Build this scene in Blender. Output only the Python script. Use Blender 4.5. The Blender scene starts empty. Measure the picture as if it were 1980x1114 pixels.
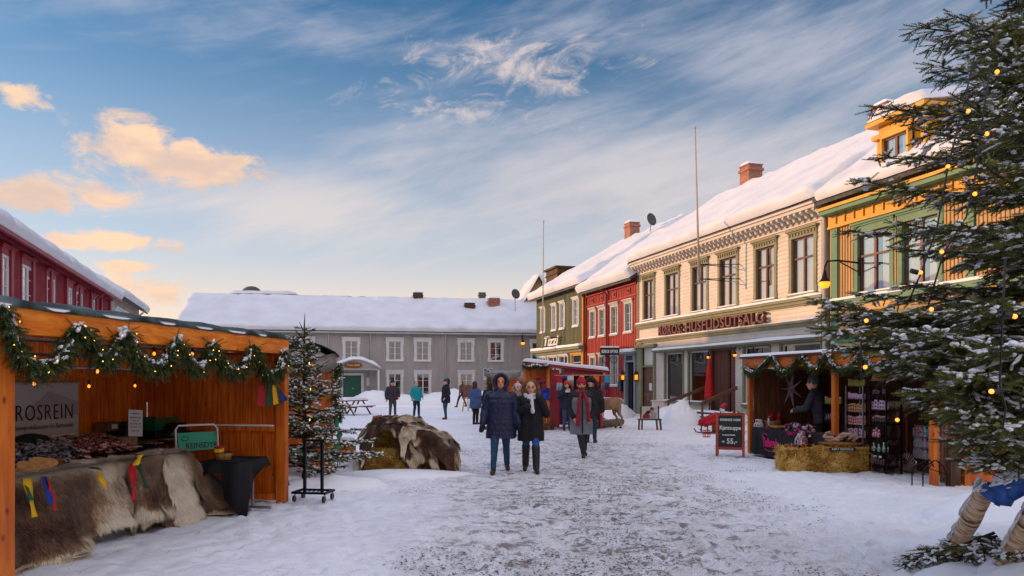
import bpy,bmesh,math,random
import numpy as np
from mathutils import Vector,Matrix
C = bpy.context.scene.collection
R = math.radians
# ---------------------------------------------------------------- camera, sky, sun, exposure
FPX,HOR,CX,EYE = 1450.0,738.0,990.0,1.70        # focal length and horizon measured on the photo
cam = bpy.data.cameras.new('camera'); camo = bpy.data.objects.new('camera',cam); C.objects.link(camo)
camo.location = (0,0,EYE); camo.rotation_euler = (R(90),0,0)
cam.sensor_width = 36; cam.lens = FPX/1980*36; cam.shift_y = (HOR-557)/1980
cam.clip_start = 0.05; cam.clip_end = 3000
sc = bpy.context.scene; sc.camera = camo
sc.view_settings.view_transform = 'Standard'; sc.view_settings.look = 'None'
sc.view_settings.gamma = 1; sc.view_settings.exposure = EXPO = 1.12
SUN_EL,SUN_AZ = 10.2,-76.0                          # azimuth from +Y, negative = left
sl = bpy.data.lights.new('sun','SUN'); so = bpy.data.objects.new('sun',sl); C.objects.link(so)
sl.energy = 1.85; sl.angle = R(0.6); sl.color = (1.0,0.55,0.23)
sv = Vector((math.cos(R(SUN_EL))*math.sin(R(SUN_AZ)),math.cos(R(SUN_EL))*math.cos(R(SUN_AZ)),math.sin(R(SUN_EL))))
so.rotation_euler = sv.to_track_quat('Z','Y').to_euler(); so.location = (-60,20,40)
W = bpy.data.worlds.new('World'); sc.world = W; W.use_nodes = True
def build_world():
    nt = W.node_tree; N = nt.nodes; L = nt.links; N.clear()
    def nd(t,**k):
        n = N.new(t)
        for a,b in k.items(): setattr(n,a,b)
        return n
    def inp(n,i,v):
        if hasattr(v,'links') or isinstance(v,bpy.types.NodeSocket): L.new(v,n.inputs[i])
        else: n.inputs[i].default_value = v
    def m(op,a,b=0.0,c=None):
        n = nd('ShaderNodeMath',operation=op); inp(n,0,a); inp(n,1,b)
        if c is not None: inp(n,2,c)
        return n.outputs[0]
    def mix(f,a,b,bt='MIX'):
        n = nd('ShaderNodeMix',data_type='RGBA',blend_type=bt); inp(n,0,f); inp(n,6,a); inp(n,7,b)
        return n.outputs[2]
    def sstep(x,lo,hi):
        n = nd('ShaderNodeMapRange',interpolation_type='SMOOTHSTEP'); inp(n,0,x)
        n.inputs[1].default_value = lo; n.inputs[2].default_value = hi
        return n.outputs[0]
    sky = nd('ShaderNodeTexSky',sky_type='NISHITA',sun_disc=False)
    sky.sun_elevation = R(SUN_EL); sky.sun_rotation = R(SUN_AZ) ; sky.altitude = 600; sky.air_density = 1.0; sky.dust_density = 1.2; sky.ozone_density = 2.0
    tc = nd('ShaderNodeTexCoord'); sp = nd('ShaderNodeSeparateXYZ'); L.new(tc.outputs['Generated'],sp.inputs[0])
    x,y,z = sp.outputs
    az = m('ARCTAN2',x,y); el = m('ARCSINE',z)
    cv = nd('ShaderNodeCombineXYZ'); L.new(az,cv.inputs[0]); L.new(el,cv.inputs[1])
    def noise(sx,sy,scale,det=6,dist=0.0,off=0.0,rough=.55):
        mp = nd('ShaderNodeMapping'); L.new(cv.outputs[0],mp.inputs[0])
        mp.inputs['Scale'].default_value = (sx,sy,1); mp.inputs['Location'].default_value = (off,off*.7,off)
        n = nd('ShaderNodeTexNoise'); L.new(mp.outputs[0],n.inputs[0]); n.inputs['Scale'].default_value = scale
        n.inputs['Detail'].default_value = det; n.inputs['Distortion'].default_value = dist; n.inputs['Roughness'].default_value = rough
        return n.outputs[0]
    # colour of the clear sky: physical sky, tinted, warmed near the horizon on all sides
    base = mix(1.0,sky.outputs[0],(0.50,.92,1.14,1),'MULTIPLY')
    hz = m('SUBTRACT',1.0,sstep(el,0.04,0.46))
    base = mix(m('MULTIPLY',hz,.72),base,(6.4,6.1,6.2,1))
    hz2 = m('SUBTRACT',1.0,sstep(el,0.0,0.19))
    base = mix(m('MULTIPLY',hz2,.85),base,(9.4,6.5,4.2,1))
    # high veil and wisps
    def ell(px,py,rx,ry):
        a0 = math.atan((px-CX)/FPX); e0 = math.atan((HOR-py)/FPX*math.cos(a0))
        dx = m('DIVIDE',m('SUBTRACT',az,a0),rx/FPX*math.cos(a0)**2); dy = m('DIVIDE',m('SUBTRACT',el,e0),ry/FPX*math.cos(a0))
        return m('SUBTRACT',1.0,m('SQRT',m('ADD',m('MULTIPLY',dx,dx),m('MULTIPLY',dy,dy))))
    mp = nd('ShaderNodeMapping'); L.new(cv.outputs[0],mp.inputs[0]); mp.inputs['Rotation'].default_value = (0,0,R(-14))
    def noise2(sx,sy,scale,det,dist,off,rough=.6):
        q = nd('ShaderNodeMapping'); L.new(mp.outputs[0],q.inputs[0]); q.inputs['Scale'].default_value = (sx,sy,1); q.inputs['Location'].default_value = (off,off,0)
        n = nd('ShaderNodeTexNoise'); L.new(q.outputs[0],n.inputs[0]); n.inputs['Scale'].default_value = scale
        n.inputs['Detail'].default_value = det; n.inputs['Distortion'].default_value = dist; n.inputs['Roughness'].default_value = rough
        return n.outputs[0]
    veil = noise2(1.0,3.2,2.3,7,.5,3.7)
    st = noise2(2.0,12.0,3.0,8,.35,9.1)
    vr = m('MAXIMUM',ell(1230,330,760,190),m('MAXIMUM',m('MULTIPLY',ell(1560,130,520,230),.6),m('MAXIMUM',ell(620,400,520,110),m('MULTIPLY',ell(640,60,700,90),.35))))
    v = sstep(m('ADD',m('ADD',m('MULTIPLY',veil,1.0),m('MULTIPLY',st,.5)),m('MULTIPLY',vr,.46)),.72,1.25)
    base = mix(m('MULTIPLY',v,.74),base,mix(sstep(el,.14,.42),(6.8,5.8,5.3,1),(4.8,4.7,5.3,1)))
    fine = noise2(3.2,7.0,4.2,10,.9,5.2,.68)
    wr = m('MAXIMUM',ell(1010,135,330,75),m('MAXIMUM',m('MULTIPLY',ell(1240,115,60,30),.8),m('MULTIPLY',ell(880,215,300,55),.6)))
    w = sstep(m('ADD',fine,m('MULTIPLY',wr,.34)),.60,.88)
    base = mix(m('MULTIPLY',w,.72),base,(7.0,5.7,5.2,1))
    # low clouds lit orange
    cn = noise(1.0,1.6,15.0,10,.35,2.3,.66)
    cum = None
    for (px,py,rx,ry,k) in [(30,178,95,42,1),(240,285,150,85,1),(360,318,210,62,1),(60,372,190,56,1),(190,385,120,46,.9),(190,466,200,30,1),(250,514,130,19,.95),(330,560,230,50,.75),(1000,590,380,40,.3)]:
        e = m('MULTIPLY',ell(px,py,rx,ry),k)
        cum = e if cum is None else m('MAXIMUM',cum,e)
    cd = m('MULTIPLY',sstep(m('ADD',cn,m('MULTIPLY',cum,.40)),.60,.80),sstep(cum,-.12,.22))
    sh = noise(1.0,2.2,7.0,5,.3,7.7)
    ccol = mix(sstep(sh,.38,.62),(8.8,5.8,3.7,1),(6.3,4.5,3.6,1))
    base = mix(m('MULTIPLY',cd,.90),base,ccol)
    # unseen sky overhead and behind the viewer, brightened as added fill light
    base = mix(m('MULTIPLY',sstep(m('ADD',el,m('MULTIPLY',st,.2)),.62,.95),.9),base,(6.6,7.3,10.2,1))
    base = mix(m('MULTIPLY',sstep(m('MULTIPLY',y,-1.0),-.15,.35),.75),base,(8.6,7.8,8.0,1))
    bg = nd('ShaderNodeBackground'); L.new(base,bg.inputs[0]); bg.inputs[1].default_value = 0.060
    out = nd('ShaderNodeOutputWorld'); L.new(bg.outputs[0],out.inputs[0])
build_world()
# ---------------------------------------------------------------- pixel -> place helpers
def PT(px,py,Y): return Vector(((px-CX)/FPX*Y,Y,EYE-(py-HOR)/FPX*Y))
def GR(px,py):
    Y = EYE*FPX/(py-HOR); return Vector(((px-CX)/FPX*Y,Y,0))
# ---------------------------------------------------------------- value noise
_rs = np.random.RandomState(7); _T = _rs.rand(256,256)
def vnoise(x,y,seed=0):
    x = np.asarray(x,float)+seed*17.31; y = np.asarray(y,float)+seed*9.73
    xi = np.floor(x).astype(int); yi = np.floor(y).astype(int); fx = x-xi; fy = y-yi
    fx = fx*fx*(3-2*fx); fy = fy*fy*(3-2*fy)
    a = _T[xi & 255,yi & 255]; b = _T[(xi+1) & 255,yi & 255]; c = _T[xi & 255,(yi+1) & 255]; d = _T[(xi+1) & 255,(yi+1) & 255]
    return (a*(1-fx)+b*fx)*(1-fy)+(c*(1-fx)+d*fx)*fy
def fbm(x,y,o=4,seed=0):
    s = 0; a = .5; t = 0
    for k in range(o):
        s = s+a*vnoise(x*2**k,y*2**k,seed+k); t += a; a *= .5
    return s/t
# ---------------------------------------------------------------- objects
def tag(o,label=None,cat=None,group=None,kind=None):
    if label: o['label'] = label
    if cat: o['category'] = cat
    if group: o['group'] = group
    if kind: o['kind'] = kind
    return o
def thing(name,label,cat,loc=(0,0,0),rz=0.0,group=None):
    o = bpy.data.objects.new(name,None); o.empty_display_size = .2; C.objects.link(o)
    o.location = loc; o.rotation_euler = (0,0,rz); return tag(o,label,cat,group)
def wloc(o):
    v = Vector((0,0,0))
    while o is not None: v += o.location; o = o.parent
    return v
def children(o): return [c for c in bpy.data.objects if c.parent == o]
def copy_tree(o,parent=None):
    c = o.copy(); C.objects.link(c); c.parent = parent
    for ch in children(o): copy_tree(ch,c)
    return c
def link_mesh(name,me,mat,parent=None,smooth=False):
    o = bpy.data.objects.new(name,me); C.objects.link(o)
    if mat is not None:
        for q in (mat if isinstance(mat,(list,tuple)) else [mat]): me.materials.append(q)
    if smooth: me.polygons.foreach_set('use_smooth',[True]*len(me.polygons))
    if parent is not None: o.parent = parent
    return o
def np_mesh(name,V,F,mat,parent=None,smooth=False,attr=None,mi=None):
    """V (n,3), F (m,k) with k = 3 or 4, all faces alike."""
    V = np.asarray(V,np.float32); F = np.asarray(F,np.int32); me = bpy.data.meshes.new(name)
    k = F.shape[1]; me.vertices.add(len(V)); me.vertices.foreach_set('co',V.ravel())
    me.loops.add(F.size); me.loops.foreach_set('vertex_index',F.ravel())
    me.polygons.add(len(F)); me.polygons.foreach_set('loop_start',np.arange(0,F.size,k,dtype=np.int32))
    if mi is not None: me.polygons.foreach_set('material_index',np.asarray(mi,np.int32))
    me.update(calc_edges=True); me.validate()
    if attr is not None:
        for an,av in attr.items():
            a = me.attributes.new(an,'FLOAT','POINT'); a.data.foreach_set('value',np.asarray(av,np.float32))
    return link_mesh(name,me,mat,parent,smooth)
class MB:
    def __init__(s): s.v = []; s.f = []; s.m = []
    def add(s,vs,fs,mi=0):
        b = len(s.v); s.v += [tuple(p) for p in vs]; s.f += [tuple(b+i for i in f) for f in fs]; s.m += [mi]*len(fs); return s
    def box(s,a,b,mi=0):
        x0,y0,z0 = [min(a[i],b[i]) for i in range(3)]; x1,y1,z1 = [max(a[i],b[i]) for i in range(3)]
        return s.add([(x0,y0,z0),(x1,y0,z0),(x1,y1,z0),(x0,y1,z0),(x0,y0,z1),(x1,y0,z1),(x1,y1,z1),(x0,y1,z1)],
                     [(0,3,2,1),(4,5,6,7),(0,1,5,4),(1,2,6,5),(2,3,7,6),(3,0,4,7)],mi)
    def fbox(s,F,s0,s1,z0,z1,o0,o1,mi=0):
        c = [F.pt(a,z,o) for z in (z0,z1) for (a,o) in ((s0,o0),(s1,o0),(s1,o1),(s0,o1))]
        return s.add(c,[(0,3,2,1),(4,5,6,7),(0,1,5,4),(1,2,6,5),(2,3,7,6),(3,0,4,7)],mi)
    def bar(s,p0,p1,w,h,up=(0,0,1),mi=0):
        p0 = Vector(p0); p1 = Vector(p1); d = (p1-p0).normalized(); u = Vector(up)
        x = d.cross(u)
        if x.length < 1e-4: x = d.cross(Vector((1,0,0)))
        x.normalize(); y = x.cross(d).normalized()
        c = [p+x*a*w/2+y*b*h/2 for p in (p0,p1) for (a,b) in ((-1,-1),(1,-1),(1,1),(-1,1))]
        return s.add(c,[(0,3,2,1),(4,5,6,7),(0,1,5,4),(1,2,6,5),(2,3,7,6),(3,0,4,7)],mi)
    def tube(s,pts,rad,n=10,caps=True,mi=0,flat=1.0):
        pts = [Vector(p) for p in pts]; k = len(pts)
        rad = [rad]*k if not isinstance(rad,(list,tuple)) else rad
        vs = []; ref = None
        for i,p in enumerate(pts):
            d = (pts[min(i+1,k-1)]-pts[max(i-1,0)]).normalized()
            if ref is None: ref = Vector((0,0,1)) if abs(d.z) < .9 else Vector((1,0,0))
            x = d.cross(ref).normalized(); y = x.cross(d).normalized(); ref = y if abs(d.dot(y)) < .9 else ref
            for j in range(n):
                a = 2*math.pi*j/n; vs.append(p+x*math.cos(a)*rad[i]+y*math.sin(a)*rad[i]*flat)
        fs = [(i*n+j,i*n+(j+1) % n,(i+1)*n+(j+1) % n,(i+1)*n+j) for i in range(k-1) for j in range(n)]
        if caps: fs += [tuple(range(n-1,-1,-1)),tuple(range((k-1)*n,k*n))]
        return s.add(vs,fs,mi)
    def rings(s,rs,n=20,mi=0,caps=True,pw=2.0):
        """rs: list of (cx, cy, z, rx, ry) -> lofted closed body"""
        vs = []
        for (cx,cy,z,rx,ry) in rs:
            for j in range(n):
                a = 2*math.pi*j/n; ca,sa = math.cos(a),math.sin(a)
                vs.append((cx+rx*abs(ca)**(2/pw)*(1 if ca > 0 else -1),cy+ry*abs(sa)**(2/pw)*(1 if sa > 0 else -1),z))
        k = len(rs)
        fs = [(i*n+j,i*n+(j+1) % n,(i+1)*n+(j+1) % n,(i+1)*n+j) for i in range(k-1) for j in range(n)]
        if caps: fs += [tuple(range(n-1,-1,-1)),tuple(range((k-1)*n,k*n))]
        return s.add(vs,fs,mi)
    def ball(s,c,r,nu=12,nv=8,mi=0):
        r = (r,r,r) if not isinstance(r,(list,tuple)) else r
        vs = [(c[0],c[1],c[2]-r[2])]
        for i in range(1,nv):
            a = math.pi*i/nv-math.pi/2
            for j in range(nu):
                b = 2*math.pi*j/nu; vs.append((c[0]+r[0]*math.cos(a)*math.cos(b),c[1]+r[1]*math.cos(a)*math.sin(b),c[2]+r[2]*math.sin(a)))
        vs.append((c[0],c[1],c[2]+r[2])); t = len(vs)-1; fs = []
        for j in range(nu):
            fs.append((0,1+(j+1) % nu,1+j)); fs.append((t,t-nu+j,t-nu+(j+1) % nu))
            for i in range(nv-2): fs.append((1+i*nu+j,1+i*nu+(j+1) % nu,1+(i+1)*nu+(j+1) % nu,1+(i+1)*nu+j))
        return s.add(vs,fs,mi)
    def cap(s,p0,p1,r0,r1,n=12,mi=0):
        """tapered capsule"""
        p0 = Vector(p0); p1 = Vector(p1); d = (p1-p0); L = d.length; d = d.normalized() if L > 1e-6 else Vector((0,0,1))
        pts = []; rr = []
        for a in (-85,-60,-30,0): pts.append(p0+d*r0*math.sin(R(a))); rr.append(r0*math.cos(R(a)))
        for a in (0,30,60,85): pts.append(p1+d*r1*math.sin(R(a))); rr.append(r1*math.cos(R(a)))
        return s.tube(pts,rr,n,True,mi)
    def build(s,name,mat,parent=None,world=False,smooth=False,bevel=0,origin=None):
        V = s.v
        if parent is None and origin is None and V:
            a = np.array(V); origin = ((a[:,0].min()+a[:,0].max())/2,(a[:,1].min()+a[:,1].max())/2,a[:,2].min())
        off = Vector((0,0,0))
        if world and parent is not None: off = wloc(parent)
        if parent is None and origin is not None: off = Vector(origin)
        me = bpy.data.meshes.new(name); me.from_pydata([(p[0]-off[0],p[1]-off[1],p[2]-off[2]) for p in V],[],s.f)
        if any(s.m): me.polygons.foreach_set('material_index',s.m)
        me.update()
        o = link_mesh(name,me,mat,parent,smooth)
        if parent is None: o.location = off
        if bevel:
            b = o.modifiers.new('bevel','BEVEL'); b.width = bevel; b.segments = 2; b.limit_method = 'ANGLE'; b.angle_limit = R(40)
        return o
class Fac:
    """a facade: s runs along it, z up, o out towards the square"""
    def __init__(s,O,U):
        s.O = Vector((O[0],O[1],0)); u = Vector((U[0],U[1],0)).normalized(); s.U = u; s.N = Vector((-u.y,u.x,0))
        if s.N.dot(-s.O) < 0 and s.O.length > 0: s.N = -s.N
    def pt(s,a,z,o=0.0): return s.O+s.U*a+s.N*o+Vector((0,0,z))
    def s(s,px,o=0.0):
        r = (px-CX)/FPX; b = s.O+s.N*o
        return (r*b.y-b.x)/(s.U.x-r*s.U.y)
    def z(s,px,py,o=0.0): return EYE+(HOR-py)/FPX*s.pt(s.s(px,o),0,o).y
# ---------------------------------------------------------------- materials
def srgb(h):
    h = h.lstrip('#'); c = [int(h[i:i+2],16)/255 for i in (0,2,4)]
    return tuple(((x/12.92) if x <= .04045 else ((x+.055)/1.055)**2.4) for x in c)+(1,)
def M(name,col,rough=.6,var=.18,scale=4.0,bump=0.0,bscale=40.0,metal=0.0,spec=.4,emit=None,estr=0,stretch=(1,1,1),sss=0,coat=0,det=5,col2=None,thr=(.35,.65)):
    if isinstance(col,str): col = srgb(col)
    if isinstance(col2,str): col2 = srgb(col2)
    m = bpy.data.materials.new(name); m.use_nodes = True; nt = m.node_tree; b = nt.nodes['Principled BSDF']; L = nt.links
    b.inputs['Roughness'].default_value = rough; b.inputs['Metallic'].default_value = metal; b.inputs['Specular IOR Level'].default_value = spec
    tc = nt.nodes.new('ShaderNodeTexCoord'); mp = nt.nodes.new('ShaderNodeMapping'); L.new(tc.outputs['Object'],mp.inputs[0]); mp.inputs['Scale'].default_value = stretch
    n = nt.nodes.new('ShaderNodeTexNoise'); L.new(mp.outputs[0],n.inputs[0]); n.inputs['Scale'].default_value = scale; n.inputs['Detail'].default_value = det
    cr = nt.nodes.new('ShaderNodeValToRGB'); L.new(n.outputs[0],cr.inputs[0])
    c = cr.color_ramp; c.elements[0].position = thr[0]; c.elements[1].position = thr[1]
    if col2 is None:
        c.elements[0].color = tuple(x*(1-var) for x in col[:3])+(1,); c.elements[1].color = tuple(min(1,x*(1+var)) for x in col[:3])+(1,)
    else: c.elements[0].color = col; c.elements[1].color = col2
    L.new(cr.outputs[0],b.inputs['Base Color'])
    if bump:
        n2 = nt.nodes.new('ShaderNodeTexNoise'); L.new(mp.outputs[0],n2.inputs[0]); n2.inputs['Scale'].default_value = bscale; n2.inputs['Detail'].default_value = 4
        bp = nt.nodes.new('ShaderNodeBump'); bp.inputs['Strength'].default_value = bump; bp.inputs['Distance'].default_value = .02; L.new(n2.outputs[0],bp.inputs['Height']); L.new(bp.outputs[0],b.inputs['Normal'])
    if emit is not None:
        if isinstance(emit,str): emit = srgb(emit)
        b.inputs['Emission Color'].default_value = emit; b.inputs['Emission Strength'].default_value = estr
    if sss: b.inputs['Subsurface Weight'].default_value = sss; b.inputs['Subsurface Radius'].default_value = (.05,.05,.06); b.inputs['Subsurface Scale'].default_value = .3
    if coat: b.inputs['Coat Weight'].default_value = coat
    return m
def glass(name,tint=(.6,.62,.62,1),refl=.32):
    m = bpy.data.materials.new(name); m.use_nodes = True; nt = m.node_tree; nt.nodes.clear(); L = nt.links
    o = nt.nodes.new('ShaderNodeOutputMaterial'); mx = nt.nodes.new('ShaderNodeMixShader'); t = nt.nodes.new('ShaderNodeBsdfTransparent'); g = nt.nodes.new('ShaderNodeBsdfGlossy')
    t.inputs[0].default_value = tint; g.inputs['Roughness'].default_value = .02; g.inputs['Color'].default_value = (.95,.95,.95,1)
    tc = nt.nodes.new('ShaderNodeTexCoord'); n = nt.nodes.new('ShaderNodeTexNoise'); n.inputs['Scale'].default_value = .9; n.inputs['Detail'].default_value = 1; L.new(tc.outputs['Object'],n.inputs[0])
    bp = nt.nodes.new('ShaderNodeBump'); bp.inputs['Strength'].default_value = .10; bp.inputs['Distance'].default_value = .1; L.new(n.outputs[0],bp.inputs['Height']); L.new(bp.outputs[0],g.inputs['Normal'])
    fr = nt.nodes.new('ShaderNodeFresnel'); fr.inputs[0].default_value = 1.5
    a = nt.nodes.new('ShaderNodeMath'); a.operation = 'ADD'; a.use_clamp = True; L.new(fr.outputs[0],a.inputs[0]); a.inputs[1].default_value = refl
    L.new(a.outputs[0],mx.inputs[0]); L.new(t.outputs[0],mx.inputs[1]); L.new(g.outputs[0],mx.inputs[2]); L.new(mx.outputs[0],o.inputs[0]); return m
def wood(name,c1,c2,rough=.45,plank=0.0,axis=2,spec=.4,scale=2.2,knots=True,bump=.15):
    """boards: grain stretched along `axis`, dark plank joints every `plank` metres across x+y, a few knots"""
    m = bpy.data.materials.new(name); m.use_nodes = True; nt = m.node_tree; b = nt.nodes['Principled BSDF']; L = nt.links; N = nt.nodes
    b.inputs['Roughness'].default_value = rough; b.inputs['Specular IOR Level'].default_value = spec
    tc = N.new('ShaderNodeTexCoord'); mp = N.new('ShaderNodeMapping'); L.new(tc.outputs['Object'],mp.inputs[0])
    s = [9,9,9]; s[axis] = .8; mp.inputs['Scale'].default_value = s
    n = N.new('ShaderNodeTexNoise'); n.inputs['Scale'].default_value = scale; n.inputs['Detail'].default_value = 6; n.inputs['Distortion'].default_value = .6; L.new(mp.outputs[0],n.inputs[0])
    cr = N.new('ShaderNodeValToRGB'); L.new(n.outputs[0],cr.inputs[0]); e = cr.color_ramp.elements; e[0].position = .3; e[0].color = srgb(c1) if isinstance(c1,str) else c1; e[1].position = .7; e[1].color = srgb(c2) if isinstance(c2,str) else c2
    col = cr.outputs[0]
    def mul(colr,fac,dark):
        q = N.new('ShaderNodeMix'); q.data_type = 'RGBA'; q.blend_type = 'MULTIPLY'; L.new(fac,q.inputs[0]); L.new(colr,q.inputs[6]); q.inputs[7].default_value = dark; return q.outputs[2]
    if knots:
        mk = N.new('ShaderNodeMapping'); L.new(tc.outputs['Object'],mk.inputs[0]); sk = [1,1,1]; sk[axis] = .55; mk.inputs['Scale'].default_value = sk
        vo = N.new('ShaderNodeTexVoronoi'); vo.inputs['Scale'].default_value = 5.5; L.new(mk.outputs[0],vo.inputs[0])
        r = N.new('ShaderNodeMapRange'); r.inputs[1].default_value = .05; r.inputs[2].default_value = .13; r.inputs[3].default_value = 1; r.inputs[4].default_value = 0; L.new(vo.outputs[0],r.inputs[0])
        col = mul(col,r.outputs[0],(.35,.22,.15,1))
    n3 = N.new('ShaderNodeTexNoise'); n3.inputs['Scale'].default_value = 1.3; L.new(tc.outputs['Object'],n3.inputs[0])
    r3 = N.new('ShaderNodeMapRange'); r3.inputs[1].default_value = .4; r3.inputs[2].default_value = .7; L.new(n3.outputs[0],r3.inputs[0]); col = mul(col,r3.outputs[0],(.72,.62,.55,1))
    if plank:
        sp = N.new('ShaderNodeSeparateXYZ'); L.new(tc.outputs['Object'],sp.inputs[0])
        a = N.new('ShaderNodeMath'); a.operation = 'ADD'
        if axis == 2: L.new(sp.outputs[0],a.inputs[0]); L.new(sp.outputs[1],a.inputs[1])
        else: L.new(sp.outputs[2],a.inputs[0]); a.inputs[1].default_value = 0
        md = N.new('ShaderNodeMath'); md.operation = 'PINGPONG'; L.new(a.outputs[0],md.inputs[0]); md.inputs[1].default_value = plank/2
        r2 = N.new('ShaderNodeMapRange'); r2.inputs[1].default_value = .0; r2.inputs[2].default_value = .006; r2.inputs[3].default_value = 1; r2.inputs[4].default_value = 0; L.new(md.outputs[0],r2.inputs[0]); col = mul(col,r2.outputs[0],(.25,.18,.14,1))
    L.new(col,b.inputs['Base Color'])
    bp = N.new('ShaderNodeBump'); bp.inputs['Strength'].default_value = bump; bp.inputs['Distance'].default_value = .01; L.new(n.outputs[0],bp.inputs['Height']); L.new(bp.outputs[0],b.inputs['Normal'])
    return m
def brick(name,c1='#8e4a34',c2='#b5664a',mortar='#8d8278',sc_=1.0):
    m = bpy.data.materials.new(name); m.use_nodes = True; nt = m.node_tree; b = nt.nodes['Principled BSDF']; L = nt.links; N = nt.nodes
    tc = N.new('ShaderNodeTexCoord'); sp = N.new('ShaderNodeSeparateXYZ'); L.new(tc.outputs['Object'],sp.inputs[0])
    a = N.new('ShaderNodeMath'); a.operation = 'ADD'; L.new(sp.outputs[0],a.inputs[0]); L.new(sp.outputs[1],a.inputs[1])
    cb = N.new('ShaderNodeCombineXYZ'); L.new(a.outputs[0],cb.inputs[0]); L.new(sp.outputs[2],cb.inputs[1])
    t = N.new('ShaderNodeTexBrick'); L.new(cb.outputs[0],t.inputs[0]); t.inputs['Color1'].default_value = srgb(c1); t.inputs['Color2'].default_value = srgb(c2); t.inputs['Mortar'].default_value = srgb(mortar)
    t.inputs['Scale'].default_value = 1.0*sc_; t.inputs['Brick Width'].default_value = .23; t.inputs['Row Height'].default_value = .075; t.inputs['Mortar Size'].default_value = .01
    L.new(t.outputs[0],b.inputs['Base Color']); b.inputs['Roughness'].default_value = .85
    bp = N.new('ShaderNodeBump'); bp.inputs['Strength'].default_value = .5; bp.inputs['Distance'].default_value = .01; L.new(t.outputs[1],bp.inputs['Height']); bp.invert = True; L.new(bp.outputs[0],b.inputs['Normal']); return m
MAT = {}
def snowmat(name,bump=.5,bs=9.0):
    m = M(name,(.80,.815,.84,1),.55,.03,2.0,bump,bs,spec=.25); return m
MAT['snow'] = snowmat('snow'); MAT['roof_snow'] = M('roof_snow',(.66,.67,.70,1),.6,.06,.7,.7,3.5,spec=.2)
MAT['cream'] = M('cream_paint','#c9bfb2',.55,.07,1.3,.06,60)
MAT['olive'] = M('olive_paint','#77755a',.5,.12,2,.06,60)
MAT['olive_dk'] = M('dark_olive_paint','#5b5a47',.5,.12,2)
MAT['maroon'] = M('maroon_paint','#5e2f2a',.45,.15,3)
MAT['brown_door'] = M('brown_door_paint','#6b4338',.5,.18,3,.1,30,stretch=(4,4,.6))
MAT['red'] = M('red_paint','#9c2a26',.55,.20,1.8,.1,50,stretch=(3,3,.6))
MAT['dkred'] = M('dark_red_paint','#8e2030',.5,.18,1.8,.08,50)
MAT['green'] = M('green_paint','#5e6145',.6,.2,1.6,.1,50,stretch=(3,3,.6))
MAT['yellow'] = M('yellow_paint','#b08a58',.55,.12,1.6,.08,50,stretch=(3,3,.6))
MAT['yellow_trim'] = M('yellow_trim_paint','#d0982c',.5,.10,2)
MAT['greentrim'] = M('green_trim_paint','#4d7a5c',.5,.12,2)
MAT['grey'] = M('grey_paint','#9c9692',.6,.09,1.0,.06,50,stretch=(3,3,.5))
MAT['white'] = M('white_paint','#cfcdcb',.5,.05,2)
MAT['greywhite'] = M('weathered_white_paint','#aaaaa4',.55,.1,2)
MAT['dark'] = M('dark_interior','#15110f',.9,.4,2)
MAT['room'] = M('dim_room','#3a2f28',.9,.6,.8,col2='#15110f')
MAT['roofing'] = M('roof_slate','#4c4c4a',.8,.25,5)
MAT['curtain'] = M('cream_curtain','#d8cdb4',.9,.06,3)
MAT['curtain_w'] = M('white_curtain','#cfcfd2',.9,.06,3)
MAT['pane'] = glass('window_pane',(.9,.9,.88,1),.36); MAT['pane_shop'] = glass('shop_window_pane',(.75,.78,.78,1),.10); MAT['pane_dk'] = glass('dark_window_pane',(.35,.36,.36,1),.10)
MAT['iron'] = M('black_iron','#16161a',.45,.2,6,.1,40,metal=.6)
MAT['steel'] = M('galvanised_steel','#8d9094',.35,.12,6,metal=.8)
MAT['brick'] = brick('chimney_brick'); MAT['orange_wood'] = wood('orange_stained_wood','#b8560f','#e8842a',.42,0.14,2)
MAT['orange_beam'] = wood('orange_stained_beam','#c25a10','#ea8426',.4,0,1)
MAT['orange_post'] = wood('orange_stained_post','#b85510','#dd7a20',.4,0,2)
MAT['orange_in'] = wood('orange_stained_panelling','#b44a0c','#ee7e22',.42,.14,2)
MAT['brown_wood'] = wood('dark_brown_wood','#553420','#865636',.6,.12,2)
MAT['old_wood'] = wood('weathered_brown_boards','#3c2a1e','#6e4c34',.75,.14,2)
MAT['raw_wood'] = wood('raw_pine_wood','#9a6a38','#c49356',.6,0,2)
MAT['gold_lamp'] = M('lit_lamp_glass','#ffa030',.3,.05,2,emit='#ff8a14',estr=1.0)
MAT['bulb'] = M('lit_bulb','#ffa040',.3,.05,2,emit='#ff9030',estr=1.1)
MAT['fairy'] = M('fairy_light','#ffd080',.3,.05,2,emit='#ffb040',estr=3.2)
MAT['text_black'] = M('black_lettering','#1b1a1a',.6,.1,3); MAT['text_white'] = M('white_lettering','#d8d6d2',.6,.05,3)
MAT['black_cloth'] = M('black_cloth','#121216',.85,.25,6,.2,90); MAT['black_plastic'] = M('black_plastic','#141416',.35,.2,4)
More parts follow.
